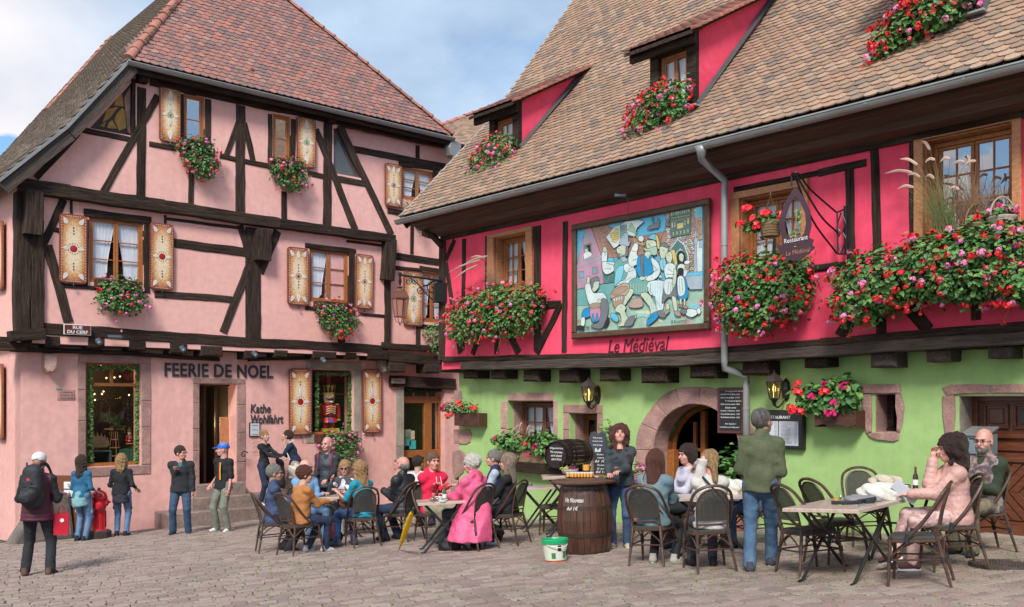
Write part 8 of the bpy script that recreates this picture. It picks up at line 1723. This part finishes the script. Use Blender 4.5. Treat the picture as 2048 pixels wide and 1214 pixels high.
b=MB();b.lathe([(.137,.035),(.158,.25)],26,caps=False);b.obj('bucket_body',m_pail,t2,Mq_);b=MB();b.lathe([(.160,.235),(.172,.24),(.174,.285),(.165,.295),(.155,.275),(.001,.272)],28);b.obj('bucket_lid',mat('pail_green',(.01,.36,.13),.3),t2,Mq_)
b=MB();b.tube(bez([(-.17,0,.26),(-.10,-.15,.21),(.05,-.19,.20),(.17,-.03,.26)],5),.006,5);b.obj('bucket_handle',m_white,t2,Mq_)
b=MB()
for (a0,a1,z0,z1,mi) in ((-2.3,-1.95,.06,.13,0),(-1.75,-1.45,.15,.22,1),(-1.3,-1.0,.06,.14,0),(-.9,-.6,.08,.16,1)):
 b.mi=mi;V=[((.139+.02*z/.25+.001)*math.cos(a_),(.139+.02*z/.25+.001)*math.sin(a_),z) for a_ in (a0,(a0+a1)/2,a1) for z in (z0,z1)];b.add(V,[(0,2,3,1),(2,4,5,3)])
b.obj('bucket_print',[mat('print_green',(.06,.22,.08),.5),m_iron],t2,Mq_)
ph_=G(198,1078);Mh2=MG(ph_,15,0);m_hyd=mat('hydrant_red',(.62,.008,.022),.25,coat=.5,orand=.03);t2=thing('fire_hydrant','glossy red fire hydrant on a dark iron base before the shop window','hydrant',Mh2)
b=MB();b.lathe([(.235,0),(.24,.16),(.21,.185),(.001,.185)],8);b.obj('hydrant_base',mat('hydrant_base_iron',(.05,.035,.03),.6),t2,Mh2)
V=[];b=MB();b.lathe([(.155,.185),(.15,.2),(.125,.21),(.125,.60),(.14,.62),(.13,.64),(.12,.80),(.16,.82),(.165,.86),(.15,.88)],24);b.obj('hydrant_body',m_hyd,t2,Mh2)
for k in range(12): a_=2*math.pi*k/12;b=MB();b.tube([(.128*math.cos(a_),.128*math.sin(a_),.24),(.128*math.cos(a_),.128*math.sin(a_),.57)],.011,5);b.obj('flute',m_hyd,t2,Mh2)
b=MB();b.lathe([(.15,.88),(.135,.93),(.08,.975),(.035,.99),(.03,1.04),(.001,1.045)],20);b.obj('hydrant_cap',m_hyd,t2,Mh2)
for (a_,z,L_) in ((-1.45,.68,.12),(-2.75,.74,.10),(.25,.74,.08)):
 d=Vector((math.cos(a_),math.sin(a_),0));b=MB();b.tube([d*.09+Vector((0,0,z)),d*L_+Vector((0,0,z)),d*(L_+.001)+Vector((0,0,z)),d*(L_+.07)+Vector((0,0,z)),d*(L_+.10)+Vector((0,0,z))],[.075,.07,.092,.09,.05],10);b.tube([d*(L_+.09)+Vector((0,0,z)),d*(L_+.14)+Vector((0,0,z))],.025,5);b.obj('hydrant_outlet',m_hyd,t2,Mh2)
ps=G(135,1078);Ms2=MG(ps,-12,0);t2=thing('shop_stand','brown advertising stand with white direction labels behind the backpack man','sign',Ms2);m_st=mat('rust_brown_panel',(.17,.058,.025),.5)
b=MB();b.box(-.3,.3,-.02,.02,.12,1.32,.01);b.obj('stand_panel',m_st,t2,Ms2)
for k,s_ in enumerate(('Sain','é F','e M')): b=MB();b.box(-.06,.30,-.035,-.02,.78+.17*(2-k)-.07,.78+.17*(2-k)+.07,.004);l_=b.obj('stand_label',m_white,t2,Ms2);V,Fc=text_fit(s_,.22,.07,.002,off=.01);mk('lettering',[(x+.03,-.036-z,y+.78+.17*(2-k)-.04) for x,y,z in V],Fc,m_let,l_,Ms2)
for x in (-.2,.2): b=MB();b.box(x-.05,x+.05,-.05,.05,0,.14,.01);b.obj('stand_foot',mat('blue_foot',(.06,.22,.45),.4),t2,Ms2)
pu=Tpx(TB,826,1018).translation;pe=G(797,1102);b=MB();d=(pu-pe);b.tube([pe,pe+d*.12],[.004,.009],6);b.mi=1;b.tube([pe+d*.12,pe+d*.3,pe+d*.6,pe+d*.85,pe+d*.93],[.014,.034,.046,.036,.02],8);b.mi=0;b.tube([pe+d*.93,pe+d*1.03],.014,6);tag(b.obj('folded_umbrella',[m_blk,cloth('yellow',(.90,.60,.01),(.82,.50,.01),scale=9)]),'folded yellow umbrella leaning on the table edge','umbrella')
bag('rucksack','red and black rucksack under the left table',MG(G(668,1093),0),(.14,.11,.20),cloth('red_black',(.42,.015,.03),(.02,.02,.025),lo=.45,hi=.5,scale=4),'rucksack',seed=7);bag('handbag','black handbag on the cobbles under the pink raincoat',MG(G(902,1102),0),(.15,.10,.13),m_strp,seed=8);bag('handbag','black bag under the chair of the long-haired woman',MG(G(985,1082),0),(.16,.12,.15),m_strp,seed=9)
bag('leather_bag','brown leather bag on the lap of the woman in turquoise',Matrix.Translation(CH['c'][1]+Vector((-.28,.1,.62))),(.11,.08,.12),mat('brown_leather',(.16,.05,.03),.4),seed=10)
def nutcracker(lab,M_,s):
 t=thing('nutcracker',lab,'nutcracker',M_ @ Matrix.Scale(s,4));Mw=M_ @ Matrix.Scale(s,4);R_=mat('lacquer_red',(.55,.01,.02),.25,coat=.5);K_=mat('lacquer_black',(.015,.015,.02),.3);Y_=mat('lacquer_yellow',(.70,.42,.03),.35);S_=mat('toy_skin',(.72,.42,.26),.4);B_=mat('lacquer_blue',(.02,.14,.55),.3)
 def O(nm,m,fn): b=MB();fn(b);b.obj(nm,m,t,Mw)
 O('toy_base',Y_,lambda b: b.box(-.22,.22,-.12,.12,0,.06,.01));O('toy_leg',R_,lambda b: b.lathe([(.06,.06),(.065,.22)],14,(-.08,0,0)));O('toy_leg',R_,lambda b: b.lathe([(.06,.06),(.065,.22)],14,(.08,0,0)))
 O('toy_skirt',R_,lambda b: b.lathe([(.20,.20),(.16,.32)],16));O('toy_badge',B_,lambda b: b.add([(-.05,-.21,.20),(.05,-.21,.20),(0,-.17,.33)],[(0,1,2)]));O('toy_belt',K_,lambda b: b.lathe([(.165,.32),(.165,.36)],16));O('toy_torso',R_,lambda b: b.lathe([(.155,.36),(.19,.58),(.10,.62)],16))
 O('toy_braid',m_white,lambda b: [b.tube([(-.11,-.165,.40+k*.05),(0,-.185,.43+k*.05),(.11,-.165,.40+k*.05)],.008,4) for k in range(4)]);O('toy_beard',m_gold,lambda b: b.box(-.035,.035,-.20,-.15,.42,.58))
 for sx_ in (-1,1): O('toy_arm',R_,lambda b: b.tube([(sx_*.22,0,.58),(sx_*.235,-.02,.30)],[.055,.05],10));O('toy_cuff',Y_,lambda b: b.tube([(sx_*.235,-.02,.28),(sx_*.235,-.02,.24)],.052,10));O('toy_epaulette',Y_,lambda b: b.lathe([(.06,.60),(.05,.63)],10,(sx_*.2,0,0)))
 O('toy_head',S_,lambda b: b.lathe([(.09,.62),(.13,.66),(.145,.76),(.135,.86)],18));O('toy_hair',K_,lambda b: b.lathe([(.15,.66),(.155,.84)],14,(0,.03,0)));O('toy_moustache',K_,lambda b: b.tube([(-.10,-.12,.755),(-.05,-.15,.725),(0,-.155,.74),(.05,-.15,.725),(.10,-.12,.755)],[.006,.018,.012,.018,.006],6));O('toy_teeth',m_white,lambda b: b.box(-.05,.05,-.15,-.12,.665,.69))
 O('toy_nose',S_,lambda b: b.lathe([(.02,0),(.03,.03),(.001,.05)],8,(0,-.15,.76)))
 for sx_ in (-1,1): O('toy_eye',m_white,lambda b: b.lathe([(.024,0),(.001,-.008)],10,(sx_*.055,-.135,.81),axis='y'));O('toy_pupil',B_,lambda b: b.lathe([(.011,0),(.001,-.004)],8,(sx_*.055,-.145,.81),axis='y'));O('toy_cheek',mat('toy_cheek',(.75,.22,.15),.4),lambda b: b.lathe([(.022,0),(.001,-.006)],8,(sx_*.095,-.108,.755),axis='y'))
 O('toy_hat',K_,lambda b: b.lathe([(.145,.86),(.165,1.06),(.001,1.06)],18));O('hat_points',m_gold,lambda b: [b.add([((.158+.01)*math.cos(a0),(.158+.01)*math.sin(a0),1.055),((.158+.01)*math.cos(a0+.5),(.158+.01)*math.sin(a0+.5),1.055),(.151*math.cos(a0+.25),.151*math.sin(a0+.25),.88)],[(0,1,2)]) for a0 in [-2.8+k*.6 for k in range(5)]]);O('hat_band',Y_,lambda b: b.lathe([(.150,.86),(.150,.885)],18))
a,z=PW.at(657,862,-.36);zn=PW.at(657,770,-.36)[1];Mn=Matrix.Translation(PW.W(a,z,-.36)) @ Matrix.Rotation(math.atan2(PW.u.y,PW.u.x)-.2,4,'Z');nutcracker('large red and black wooden nutcracker standing in the right shop window',Mn,(zn-z)/1.06)
zs0=shopw[1];ztab=PW.at(225,908,-.5)[1]
Md2=lambda px,py,d=-.55: Matrix.Translation(PW.W(*PW.at(px,py,d),d)) @ Matrix.Rotation(math.atan2(PW.u.y,PW.u.x),4,'Z')
nutcracker('small nutcracker figure at the right of the left shop window',Md2(259,888),.30);nutcracker('tiny nutcracker on the lower shelf of the left shop window',Md2(266,915),.22)
b=MB();b.box(-.52,.0,-.12,.2,-.03,.0);b.box(-.52,-.49,-.12,.2,-.36,-.03);b.box(-.03,.0,-.12,.2,-.36,-.03);b.box(-.52,0,-.12,.2,-.39,-.36);tag(b.obj('display_box',mat('grey_green_box',(.12,.17,.15),.6),None,Md2(219,900)),'grey open display box in the left shop window','display box')
b=MB();b.box(-.2,.3,-.1,.25,-.45,0);tag(b.obj('display_block',mat('felt_green',(.03,.12,.06),.9),None,Md2(254,898)),'dark green felt block in the left shop window','display box')
b=MB()
for k in range(9): a_=math.pi*(k+.5)/9;b.prism([(-.22*math.cos(a_)-.035,.22*math.sin(a_)-.05),(-.22*math.cos(a_)+.035,.22*math.sin(a_)-.05),(-.24*math.cos(a_),.24*math.sin(a_)+.05)],-.01,.012)
b.prism([(-.22,-.05)]+[(-.22*math.cos(math.pi*k/10),.2*math.sin(math.pi*k/10)) for k in range(11)]+[(.22,-.05)],-.004,.004);b.V=[(x,-z_,y+.05) for x,y,z_ in b.V];tag(b.obj('candle_arch',mat('pale_carved_wood',(.52,.34,.16),.6),None,Md2(195,895)),'carved wooden candle arch in the left shop window','candle arch')
b=MB()
for k,r_ in enumerate((.15,.12,.09)): b.lathe([(r_,.18*k),(r_,.18*k+.015)],14);[b.tube([(r_*.8*math.cos(a_),r_*.8*math.sin(a_),.18*k),(r_*.7*math.cos(a_),r_*.7*math.sin(a_),.18*k+.18)],.008,5) for a_ in (0,1.57,3.14,4.71)]
for k in range(8): a_=k*.785;b.box(-.03,.03,.03,.22,.60,.605) if False else b.add([(.02*math.cos(a_),.02*math.sin(a_),.60),(.22*math.cos(a_+.12),.22*math.sin(a_+.12),.585),(.22*math.cos(a_-.12),.22*math.sin(a_-.12),.615)],[(0,1,2)])
tag(b.obj('christmas_pyramid',mat('honey_wood',(.50,.24,.07),.5),None,Md2(229,912)),'tiered wooden christmas pyramid with fan blades in the left shop window','christmas pyramid')
rg=random.Random(8);b=MB()
for k in range(40): x,z_=rg.uniform(-.55,.35),rg.uniform(.3,1.2);b.tube([(x,0,z_),(x,0,z_+rg.uniform(.02,.10))],.006,4)
tag(b.obj('hanging_ornaments',m_gold,None,Md2(228,905,-.7)),'small golden ornaments hanging behind the left shop window glass','ornaments',None,'stuff')
b=MB()
for (x,y) in ((213,756),(229,755),(240,753),(189,788),(204,788),(258,790),(190,800),(207,783)): p=PW.W(*PW.at(x,y,-.9),-.9)-PW.W(*PW.at(213,756,-.9),-.9);b.lathe([(.001,-.022),(.022,0),(.001,.022)],8,tuple(p),caps=False)
tag(b.obj('spot_bulbs',mg,None,Matrix.Translation(PW.W(*PW.at(213,756,-.9),-.9))),'row of small warm ceiling lights inside the left shop','shop lights',None,'stuff')
def seat(k): c,p,yaw=CH[k];q=Matrix.Rotation(math.radians(yaw),3,'Z') @ Vector((0,-.03,0));return (p+q,yaw)
C_=cloth
PUFB=C_('black_quilt',(.018,.021,.026),rough=.45);BUR=C_('burgundy_quilt',(.095,.012,.032),rough=.5)
p1,M1,i1=person('man seen from behind in a burgundy quilted vest with black backpack and white cap',G(75,1152),8,1.77,hair='cap_back',hc=C_('white_cap',(.72,.72,.72)),top=(BK,.012,.92,.10,'shirt'),over=(BUR,.030,0,.16,'vest'),bot=C_('black_trousers',(.02,.023,.028)),shoe=C_('brown_boot',(.12,.06,.04)),skin=SKP,wide=1.22,hl=(-.22,.22,1.12),hr=(.24,.26,1.12),fl=(-.17,.02,.085),fr=(.17,0,.085),side=.03)
bp=i1['C']+i1['ly'] @ Vector((0,-.235,.04));f=Field((-.24,-.2,-.34),(.24,.18,.34),.0135);f.cone((0,.0,-.17),(0,.02,.16),.165,.14,.04,(0,1,0),1.45);f.cone((-.03,-.09,-.16),(.03,-.09,-.10),.11,.09,.03);f.wave(.005,20,30,24);V,Fq=f.mesh();Mk_=M1 @ Matrix.Translation(bp)
bk=inst('backpack',fmesh('backpack',V,Fq,C_('backpack_black',(.016,.018,.022),rough=.6)),Mk_);tag(bk,'black backpack on the man in the burgundy vest','backpack')
for k in (-1,1): b=MB();b.tube(bez([(k*.07,.02,.22),(k*.10,.10,.30),(k*.14,.20,.26),(k*.15,.36,.10)],5),.026,6,flat=.35);b.obj('shoulder_strap',m_strp,bk,Mk_)
b=MB();b.tube([(-.12,-.135,-.02),(0,-.155,.0),(.12,-.135,-.02)],.006,4);b.tube(bez([(-.03,.0,.21),(0,.0,.26),(.03,0,.21)],4),.009,5);b.obj('zip',m_iron,bk,Mk_);b=MB();b.lathe([(.018,0),(.018,.004)],10,(.0,-.165,.10),axis='y');b.obj('red_badge',m_fr,bk,Mk_)
b=MB();V=[(-.12,-.05,0),(.12,-.05,0),(.12,.05,0),(-.12,.05,0),(-.125,-.055,.38),(.125,-.045,.385),(.12,.05,.38),(-.12,.06,.375)];b.add(V,[(3,2,1,0),(0,1,5,4),(1,2,6,5),(2,3,7,6),(3,0,4,7)])
for y in (-.05,.05): b.tube(bez([(-.06,y,.37),(-.03,y*.5,.50),(.03,y*.5,.50),(.06,y,.37)],4),.005,4)
hp_=M1 @ Vector((.30,.06,.57));rb=b.obj('carrier_bag',mat('red_paper',(.60,.01,.035),.4),None,Matrix.Translation(hp_) @ Matrix.Rotation(.25,4,'Z') @ Matrix.Scale(.80,4));tag(rb,'bright red paper carrier bag held by the man in the burgundy vest','bag');b=MB();b.lathe([(.035,-.0552),(.035,-.06)],14,(.02,0,.26),axis='y');b.obj('bag_emblem',m_white,rb,WM[rb.name])
person('woman seen from behind in a blue top with a pale teal jacket round her waist',G(163,1083),-12,1.72,hair='long',hc='br',fem=True,wide=1.1,top=(C_('blue_top',(.02,.135,.26)),.014,.62,.05,'shirt'),waist=(C_('teal_fleece',(.22,.42,.43),(.17,.35,.36)),0),bot=JEL,shoe=BK,hl=(-.20,.24,1.02),hr=(.24,.22,.98),skin=SKP)
person('blonde woman from behind in black with a dark quilted jacket round her hips',G(243,1073),6,1.70,hair='shoulder',hc='bl',fem=True,wide=1.25,top=(BK,.014,.80,.05,'shirt'),waist=(C_('charcoal_quilt',(.03,.032,.042)),1),bot=JEL,shoe=BK,sole=m_white,hl=(-.24,.26,1.05),hr=(.28,.14,1.0))
person('man in a black jacket and glasses holding his bag strap near the shop steps',G(362,1069),190,1.80,hair='short',hc='br',glasses=1,head=(58,0,0),wide=1.15,top=(C_('teal_shirt',(.03,.16,.20)),.010,.5,.05,'shirt'),over=(C_('black_shell',(.022,.024,.028)),.028,.95,.10,'jacket'),bot=C_('mid_denim',(.04,.085,.15)),shoe=NV,hl=(-.24,.08,.80),hr=(.06,.20,1.28),fl=(-.14,.02,.085),fr=(.15,0,.085),skin=SKP)
p5,M5,i5=person('man in a black football shirt with a red and yellow stripe and a blue cap',G(447,1064),152,1.82,hair='cap',hc=C_('blue_cap',(.02,.12,.50),(.70,.72,.75),lo=.4,hi=.6,scale=3),head=(-40,0,0),wide=1.12,top=(BK,.018,.48,.10,'shirt'),bot=C_('sage_cargo',(.22,.235,.19),(.14,.15,.12)),shoe=C_('white_trainer',(.72,.72,.70)),hl=(-.24,.10,.84),hr=(.20,.13,.93),fl=(-.13,.02,.085),fr=(.13,.05,.085),skin=SKP)
for k,c in ((0,(.60,.02,.02)),(1,(.80,.50,.03))): b=MB();x=-.060-.022*k;b.tube([(x,.170,-.22),(x,.175,-.05),(x,.165,.12)],.012,4,flat=.35);b.obj('shirt_stripe',mat('stripe_%d' % k,c,.7),p5,M5 @ Matrix.Translation(i5['C'] + Vector((0,0,0))) )
zst=z_3
def on_step(px): a=PW.at(px,1000,.6)[0];return PW.W(a,z_3,.62)
person('blond young woman in a black top with a jacket over her arm',on_step(527),-112,1.78,hair='bun',hc='bl',fem=True,top=(BK,.010,.98,.02,'shirt'),bot=C_('indigo_jeans',(.018,.03,.07)),shoe=m_white,head=(-8,-8,0),hl=(-.05,.48,1.14),hr=(.05,.46,1.12),wide=.92)
p7,M7,i7=person('young man in a navy jumper bending his head over his hands',on_step(590),98,1.82,hair='short',hc='br',top=(NV,.018,.85,.06,'shirt'),bot=C_('beige_chinos',(.38,.31,.24)),shoe=BK,lean=.28,head=(0,-38,0),hl=(-.06,.50,1.15),hr=(.06,.50,1.12),ph=-.02)
b=MB();b.tube(bez([(-.16,-.08,.26),(-.16,.12,.10),(-.20,.02,-.2)],5),.012,5,flat=.4);b.obj('tote_strap',m_wbag,p7,M7 @ Matrix.Translation(i7['C']))
bag('tote_bag','cream cotton tote bag hanging at the navy-jumper man\'s side',M7 @ Matrix.Translation(i7['C']+Vector((-.22,-.10,-.62))),(.045,.12,.17),C_('cream_tote',(.66,.60,.50)),seed=12)
f=Field((-.2,-.2,-.75),(.2,.2,.1),.014);f.cone((0,0,-.02),(.02,0,-.6),.09,.10,.03,(0,1,0),1.5);f.cone((.05,.0,-.1),(.09,.03,-.68),.05,.045,.03);f.wave(.01,30,24,20);V,Fq=f.mesh();tag(inst('draped_jacket',fmesh('draped_jacket',V,Fq,BK),Matrix.Translation(on_step(548)+PW.n*.25+Vector((0,0,1.12)))),'black jacket draped over the young woman\'s forearm','jacket')
p8,M8,i8=person('bald man in a dark quilted vest over a black hooded top standing behind the table',G(655,1066),172,1.80,hair=None,top=(C_('charcoal_hood',(.03,.03,.034)),.020,.97,.10,'hood'),over=(C_('navy_quilt',(.03,.04,.055),rough=.5),.034,0,.12,'vest'),bot=C_('camo',(.13,.115,.07),(.05,.05,.035),lo=.45,hi=.52,scale=9),shoe=BK,hl=(-.10,.34,1.0),hr=(.13,.32,1.02),skin=SKP,wide=1.08,head=(-18,0,0))
for k in (-1,1): b=MB();b.tube(bez([(k*.13,-.10,.20),(k*.13,.10,.20),(k*.12,.175,.02),(k*.14,.14,-.12)],5),.016,5,flat=.4);b.obj('red_strap',m_fm,p8,M8 @ Matrix.Translation(i8['C']))
a,y=seat('a');person('grey-haired man with glasses in a blue jacket seated at the far left',a,y-4,1.76,True,lean=-.02,hair='short',hc='gr',glasses=1,top=(C_('slate_blue_jacket',(.055,.085,.18),(.04,.06,.13)),.034,.95,.22,'jacket'),bot=C_('dark_trousers',(.02,.02,.024)),hl=(-.02,.30,.85),hr=(.06,.30,.82),head=(-10,0,0),fl=(-.12,.16,.085),fr=(.12,.22,.085),skin=SK2)
a,y=seat('b');person('woman in a tan jumper with tied brown hair and sunglasses',a,y-6,1.68,True,lean=.12,hair='updo',hc='rd',fem=True,wide=1.3,glasses=2,top=(C_('tan_jumper',(.44,.18,.055),(.36,.14,.045)),.022,.93,.12,'shirt'),bot=JED,shoe=C_('grey_trainer',(.42,.42,.44)),hl=(-.02,.50,.82),hr=(.10,.48,.82),head=(-28,0,0),fl=(-.10,.20,.085),fr=(.08,.42,.085),sole=m_white)
a,y=seat('c');person('woman with long wavy blonde hair in a turquoise top',a,y+28,1.72,True,lean=.14,hair='long',hc='bl',fem=True,wide=1.2,glasses=1,top=(C_('turquoise_top',(.01,.30,.42),(.008,.23,.33)),.016,.46,.10,'shirt'),bot=C_('royal_denim',(.02,.06,.16)),shoe=C_('grey_shoe',(.07,.08,.09)),hl=(-.16,.44,.86),hr=(.02,.42,.84),head=(8,0,0),fl=(-.22,.40,.085),fr=(.05,.30,.085),skin=SKP)
a,y=seat('d');person('bald man with glasses in a black quilted jacket looking down',a,y+4,1.80,True,lean=.06,hair='ring',hc='gr',glasses=1,wide=1.12,top=(PUFB,.034,.96,.18,'puffer'),bot=JED,hl=(-.08,.36,.80),hr=(.08,.36,.80),head=(12,-32,0),skin=SKP,fl=(-.12,.30,.085),fr=(.14,.24,.085))
a,y=seat('e');person('balding man in a pale blue shirt and glasses behind the left table',a,y,1.82,True,hair='ring',hc='wh',glasses=1,wide=1.15,top=(C_('sky_shirt',(.20,.38,.60),(.15,.30,.5)),.020,.92,.10,'shirt'),bot=JEL,hl=(-.14,.36,.78),hr=(.16,.36,.78),head=(18,0,0),skin=SKP)
a,y=seat('f');person('woman with short ginger blonde hair and sunglasses in a white top and grey cardigan',a,y+12,1.68,True,lean=.05,hair='bob',hc='gg',fem=True,wide=1.15,glasses=2,top=(C_('white_top',(.66,.64,.68)),.014,.4,.10,'shirt'),over=(C_('grey_cardigan',(.06,.065,.08)),.024,.9,.16,'open'),bot=C_('pale_trousers',(.45,.47,.50)),hl=(-.06,.42,.88),hr=(.16,.28,1.02),head=(20,0,0),skin=SKP)
a,y=seat('g');p_,M_,i_=person('man in a bright red hoodie with crossed arms',a,y+8,1.86,True,lean=-.03,hair='short',hc='lb',wide=1.12,top=(C_('hoodie_red',(.78,.015,.07),(.66,.01,.055)),.030,.97,.14,'hood'),bot=C_('khaki',(.30,.27,.19)),hl=(.12,.26,.88),hr=(-.10,.24,.84),head=(-8,0,0),skin=SKP)
for k in (-1,1): b=MB();b.tube([(k*.035,.145,.14),(k*.045,.185,.0),(k*.05,.19,-.10)],.006,4);b.obj('hood_cord',m_white,p_,M_ @ Matrix.Translation(i_['C']))
V,Fc=text_fit('TOMMY HILFIGER',.20,.018,.002);mk('chest_print',[(.10-x,.188+.002*z-abs(x-.1)*.2,y_-.06) for x,y_,z in V],Fc,m_white,p_,M_ @ Matrix.Translation(i_['C']))
a,y=seat('h');person('white-haired woman in a long pink raincoat seen from behind',a,y-2,1.76,True,lean=.10,hair='updo',hc='wh',fem=True,wide=1.3,top=(C_('pink_raincoat',(.80,.13,.27),(.68,.085,.20),rough=.6),.030,.97,.42,'coat'),bot=C_('charcoal_leggings',(.028,.03,.036)),hl=(-.16,.46,.78),hr=(-.02,.44,.76),head=(12,0,0),fl=(-.20,.38,.085),fr=(.12,.12,.085),skin=SKP)
a,y=seat('i');person('woman in black with long grey-blonde hair resting on her shoulder',a,y+14,1.72,True,hair='straight',hc='gb',fem=True,top=(C_('black_blouse',(.012,.012,.014)),.018,.95,.14,'shirt'),bot=BK,shoe=C_('white_trainer2',(.60,.60,.58)),hl=(-.12,.42,.80),hr=(.08,.40,.78),head=(0,0,0),fl=(-.10,.22,.085),skin=SKP)
a,y=seat('j');person('older man with cropped grey hair in a pale blue shirt before the green wall',a,y-8,1.80,True,hair='short',hc='gr',top=(C_('ice_blue_shirt',(.48,.55,.68)),.02,.6,.10,'shirt'),over=(NV,.026,0,.12,'vest'),bot=JED,head=(-6,0,0),skin=SKP,wide=1.1)
a=G(836,1058);person('dark-haired person in white half hidden behind the red hoodie',a,-20,1.70,True,hair='short',hc='dk',top=(C_('white_blouse',(.64,.64,.66)),.02,.9,.12,'shirt'),bot=JED,head=(-10,0,0))
p_,M_,i_=person('curly-haired woman in a dark jacket and scarf holding a glass behind the barrel',G(1240,1097),166,1.68,hair='curly',hc='rd',fem=True,wide=1.2,top=(C_('black_scarf',(.02,.02,.024)),.022,.3,.06,'hood'),over=(C_('anthracite_coat',(.042,.052,.060)),.032,.93,.06,'jacket'),bot=C_('blue_jeans',(.06,.115,.22)),shoe=C_('cream_trainer',(.55,.47,.36)),sole=m_white,hl=(-.04,.40,1.12),hr=(.10,.36,1.08),head=(10,-22,0),skin=SKP,lean=.02)
wineglass('small glass of rosé held by the curly-haired woman',M_ @ Matrix.Translation(i_['W'][-1]+Vector((.03,.07,.0))),m_rose,.10,.03)
a,y=seat('l');person('woman with long auburn hair in a denim-blue overshirt with a cream shoulder strap',a,y,1.70,True,lean=.08,hair='straight',hc='rd',fem=True,wide=1.15,top=(C_('dusty_blue_shirt',(.14,.22,.25),(.105,.17,.20)),.032,.95,.16,'shirt'),bot=BK,shoe=C_('beige_trainer',(.45,.42,.38)),hl=(-.02,.46,.78),hr=(.12,.46,.78),fl=(-.05,.12,.085),fr=(.2,.2,.085),sole=m_white)
c_,p_,y_=CH['l'];b=MB();Mx=Matrix.Translation(p_) @ Matrix.Rotation(math.radians(y_),4,'Z');b.tube(bez([(-.12,-.03,1.08),(-.09,-.19,.98),(.03,-.215,.80),(.15,-.16,.64)],5),.020,6,flat=.35,up=(0,0,1));tag(b.obj('shoulder_strap',mat('cream_leather',(.60,.46,.36),.5),None,Mx),'cream leather strap across the back of the denim-blue overshirt','strap')
a,y=seat('m');person('woman with a blonde ponytail in an off-white jumper',a,y,1.66,True,lean=.10,hair='pony',hc='bl',fem=True,wide=1.15,top=(C_('offwhite_jumper',(.60,.57,.52),(.52,.49,.45)),.026,.95,.14,'shirt'),bot=C_('grey_trousers',(.07,.07,.085)),shoe=BK,hl=(-.10,.26,1.20),hr=(.16,.44,.78),head=(14,0,0),skin=SKP)
c_,p_,y_=CH['m'];b=MB();Mx=Matrix.Translation(p_) @ Matrix.Rotation(math.radians(y_),4,'Z');b.tube(bez([(-.10,-.06,1.04),(-.02,-.20,.92),(.10,-.20,.78),(.20,-.08,.62)],5),.016,6,flat=.35,up=(0,0,1));tag(b.obj('shoulder_strap',m_strp,None,Mx),'black strap across the back of the off-white jumper','strap')
a,y=seat('n');person('woman with dark hair and sunglasses on her head in a white shirt',a,y-36,1.72,True,lean=.04,hair='bob',hc='dk',fem=True,wide=1.1,top=(C_('lilac_white',(.58,.56,.66)),.024,.9,.12,'shirt'),bot=BK,hl=(-.10,.42,.80),hr=(.12,.40,.80),skin=SKP)
a,y=seat('o');person('man in a dark denim jacket mostly hidden behind the man in green',a,y,1.80,True,hair='short',hc='gr',top=(C_('dark_denim_jacket',(.045,.055,.08)),.03,.95,.16,'jacket'),bot=JE,hl=(-.14,.34,.68),hr=(.10,.36,.68),skin=SKP,wide=1.1)
person('man in an olive green jacket and jeans seen from behind reading the menu',G(1520,1141),-20,1.76,hair='short',hc=hairm('pepper',(.06,.052,.048),(.17,.155,.145)),wide=1.0,top=(C_('olive_jacket',(.095,.108,.055),(.06,.072,.034)),.030,.95,.10,'jacket'),bot=C_('washed_jeans',(.085,.16,.25),(.045,.09,.17)),shoe=C_('dark_runner',(.05,.055,.07)),sole=C_('grey_sole',(.35,.35,.36)),hl=(-.20,.24,1.02),hr=(.18,.28,1.05),head=(-34,-14,0),fl=(-.09,-.16,.085),fr=(.10,.26,.085),lean=.12,side=.03,skin=SK2)
a,y=seat('t');person('woman with long curly dark hair in a pale pink quilted jacket',a,y+3,1.72,True,lean=.04,hair='curly',hc='dk',fem=True,wide=1.15,top=(C_('blush_quilt',(.62,.36,.31),(.52,.29,.25),rough=.5),.032,.96,.16,'puffer'),bot=C_('rose_pattern',(.60,.42,.38),(.42,.25,.24),scale=14,lo=.47,hi=.53),shoe=C_('maroon_shoe',(.10,.03,.035)),sole=m_white,hl=(-.04,.46,.78),hr=(.04,.20,1.13),fl=(-.05,.44,.085),fr=(.02,.60,.17),head=(0,0,0),skin=SKP,elb=(.1,-.1,-1))
b=MB();b.box(-.055,.055,-.004,.004,-.14,.16);tag(b.obj('menu_card',m_paper,None,Matrix.Translation(ray_plane(1812,985,CH['t'][1]+Vector((-.52,.0,.8)),Vector((0,1,.1)))) @ Matrix.Rotation(.2,4,'X') @ Matrix.Rotation(-.9,4,'Y')),'long narrow menu card held by the curly-haired woman','menu card')
a,y=seat('u');person('bearded man with glasses in a camouflage vest over a dark green jumper',a,y+34,1.80,True,lean=-.03,hair='ring',hc='gr',glasses=1,beard='gr',wide=1.12,top=(C_('forest_jumper',(.030,.048,.026)),.024,.97,.14,'shirt'),over=(C_('camo_vest',(.33,.24,.22),(.09,.065,.07),scale=13,lo=.42,hi=.56),.032,0,.16,'vest'),bot=C_('camo_trousers',(.22,.18,.12),(.08,.07,.05),scale=12,lo=.42,hi=.56),hl=(-.10,.28,.74),hr=(.14,.24,.74),head=(10,4,0),skin=SKP)
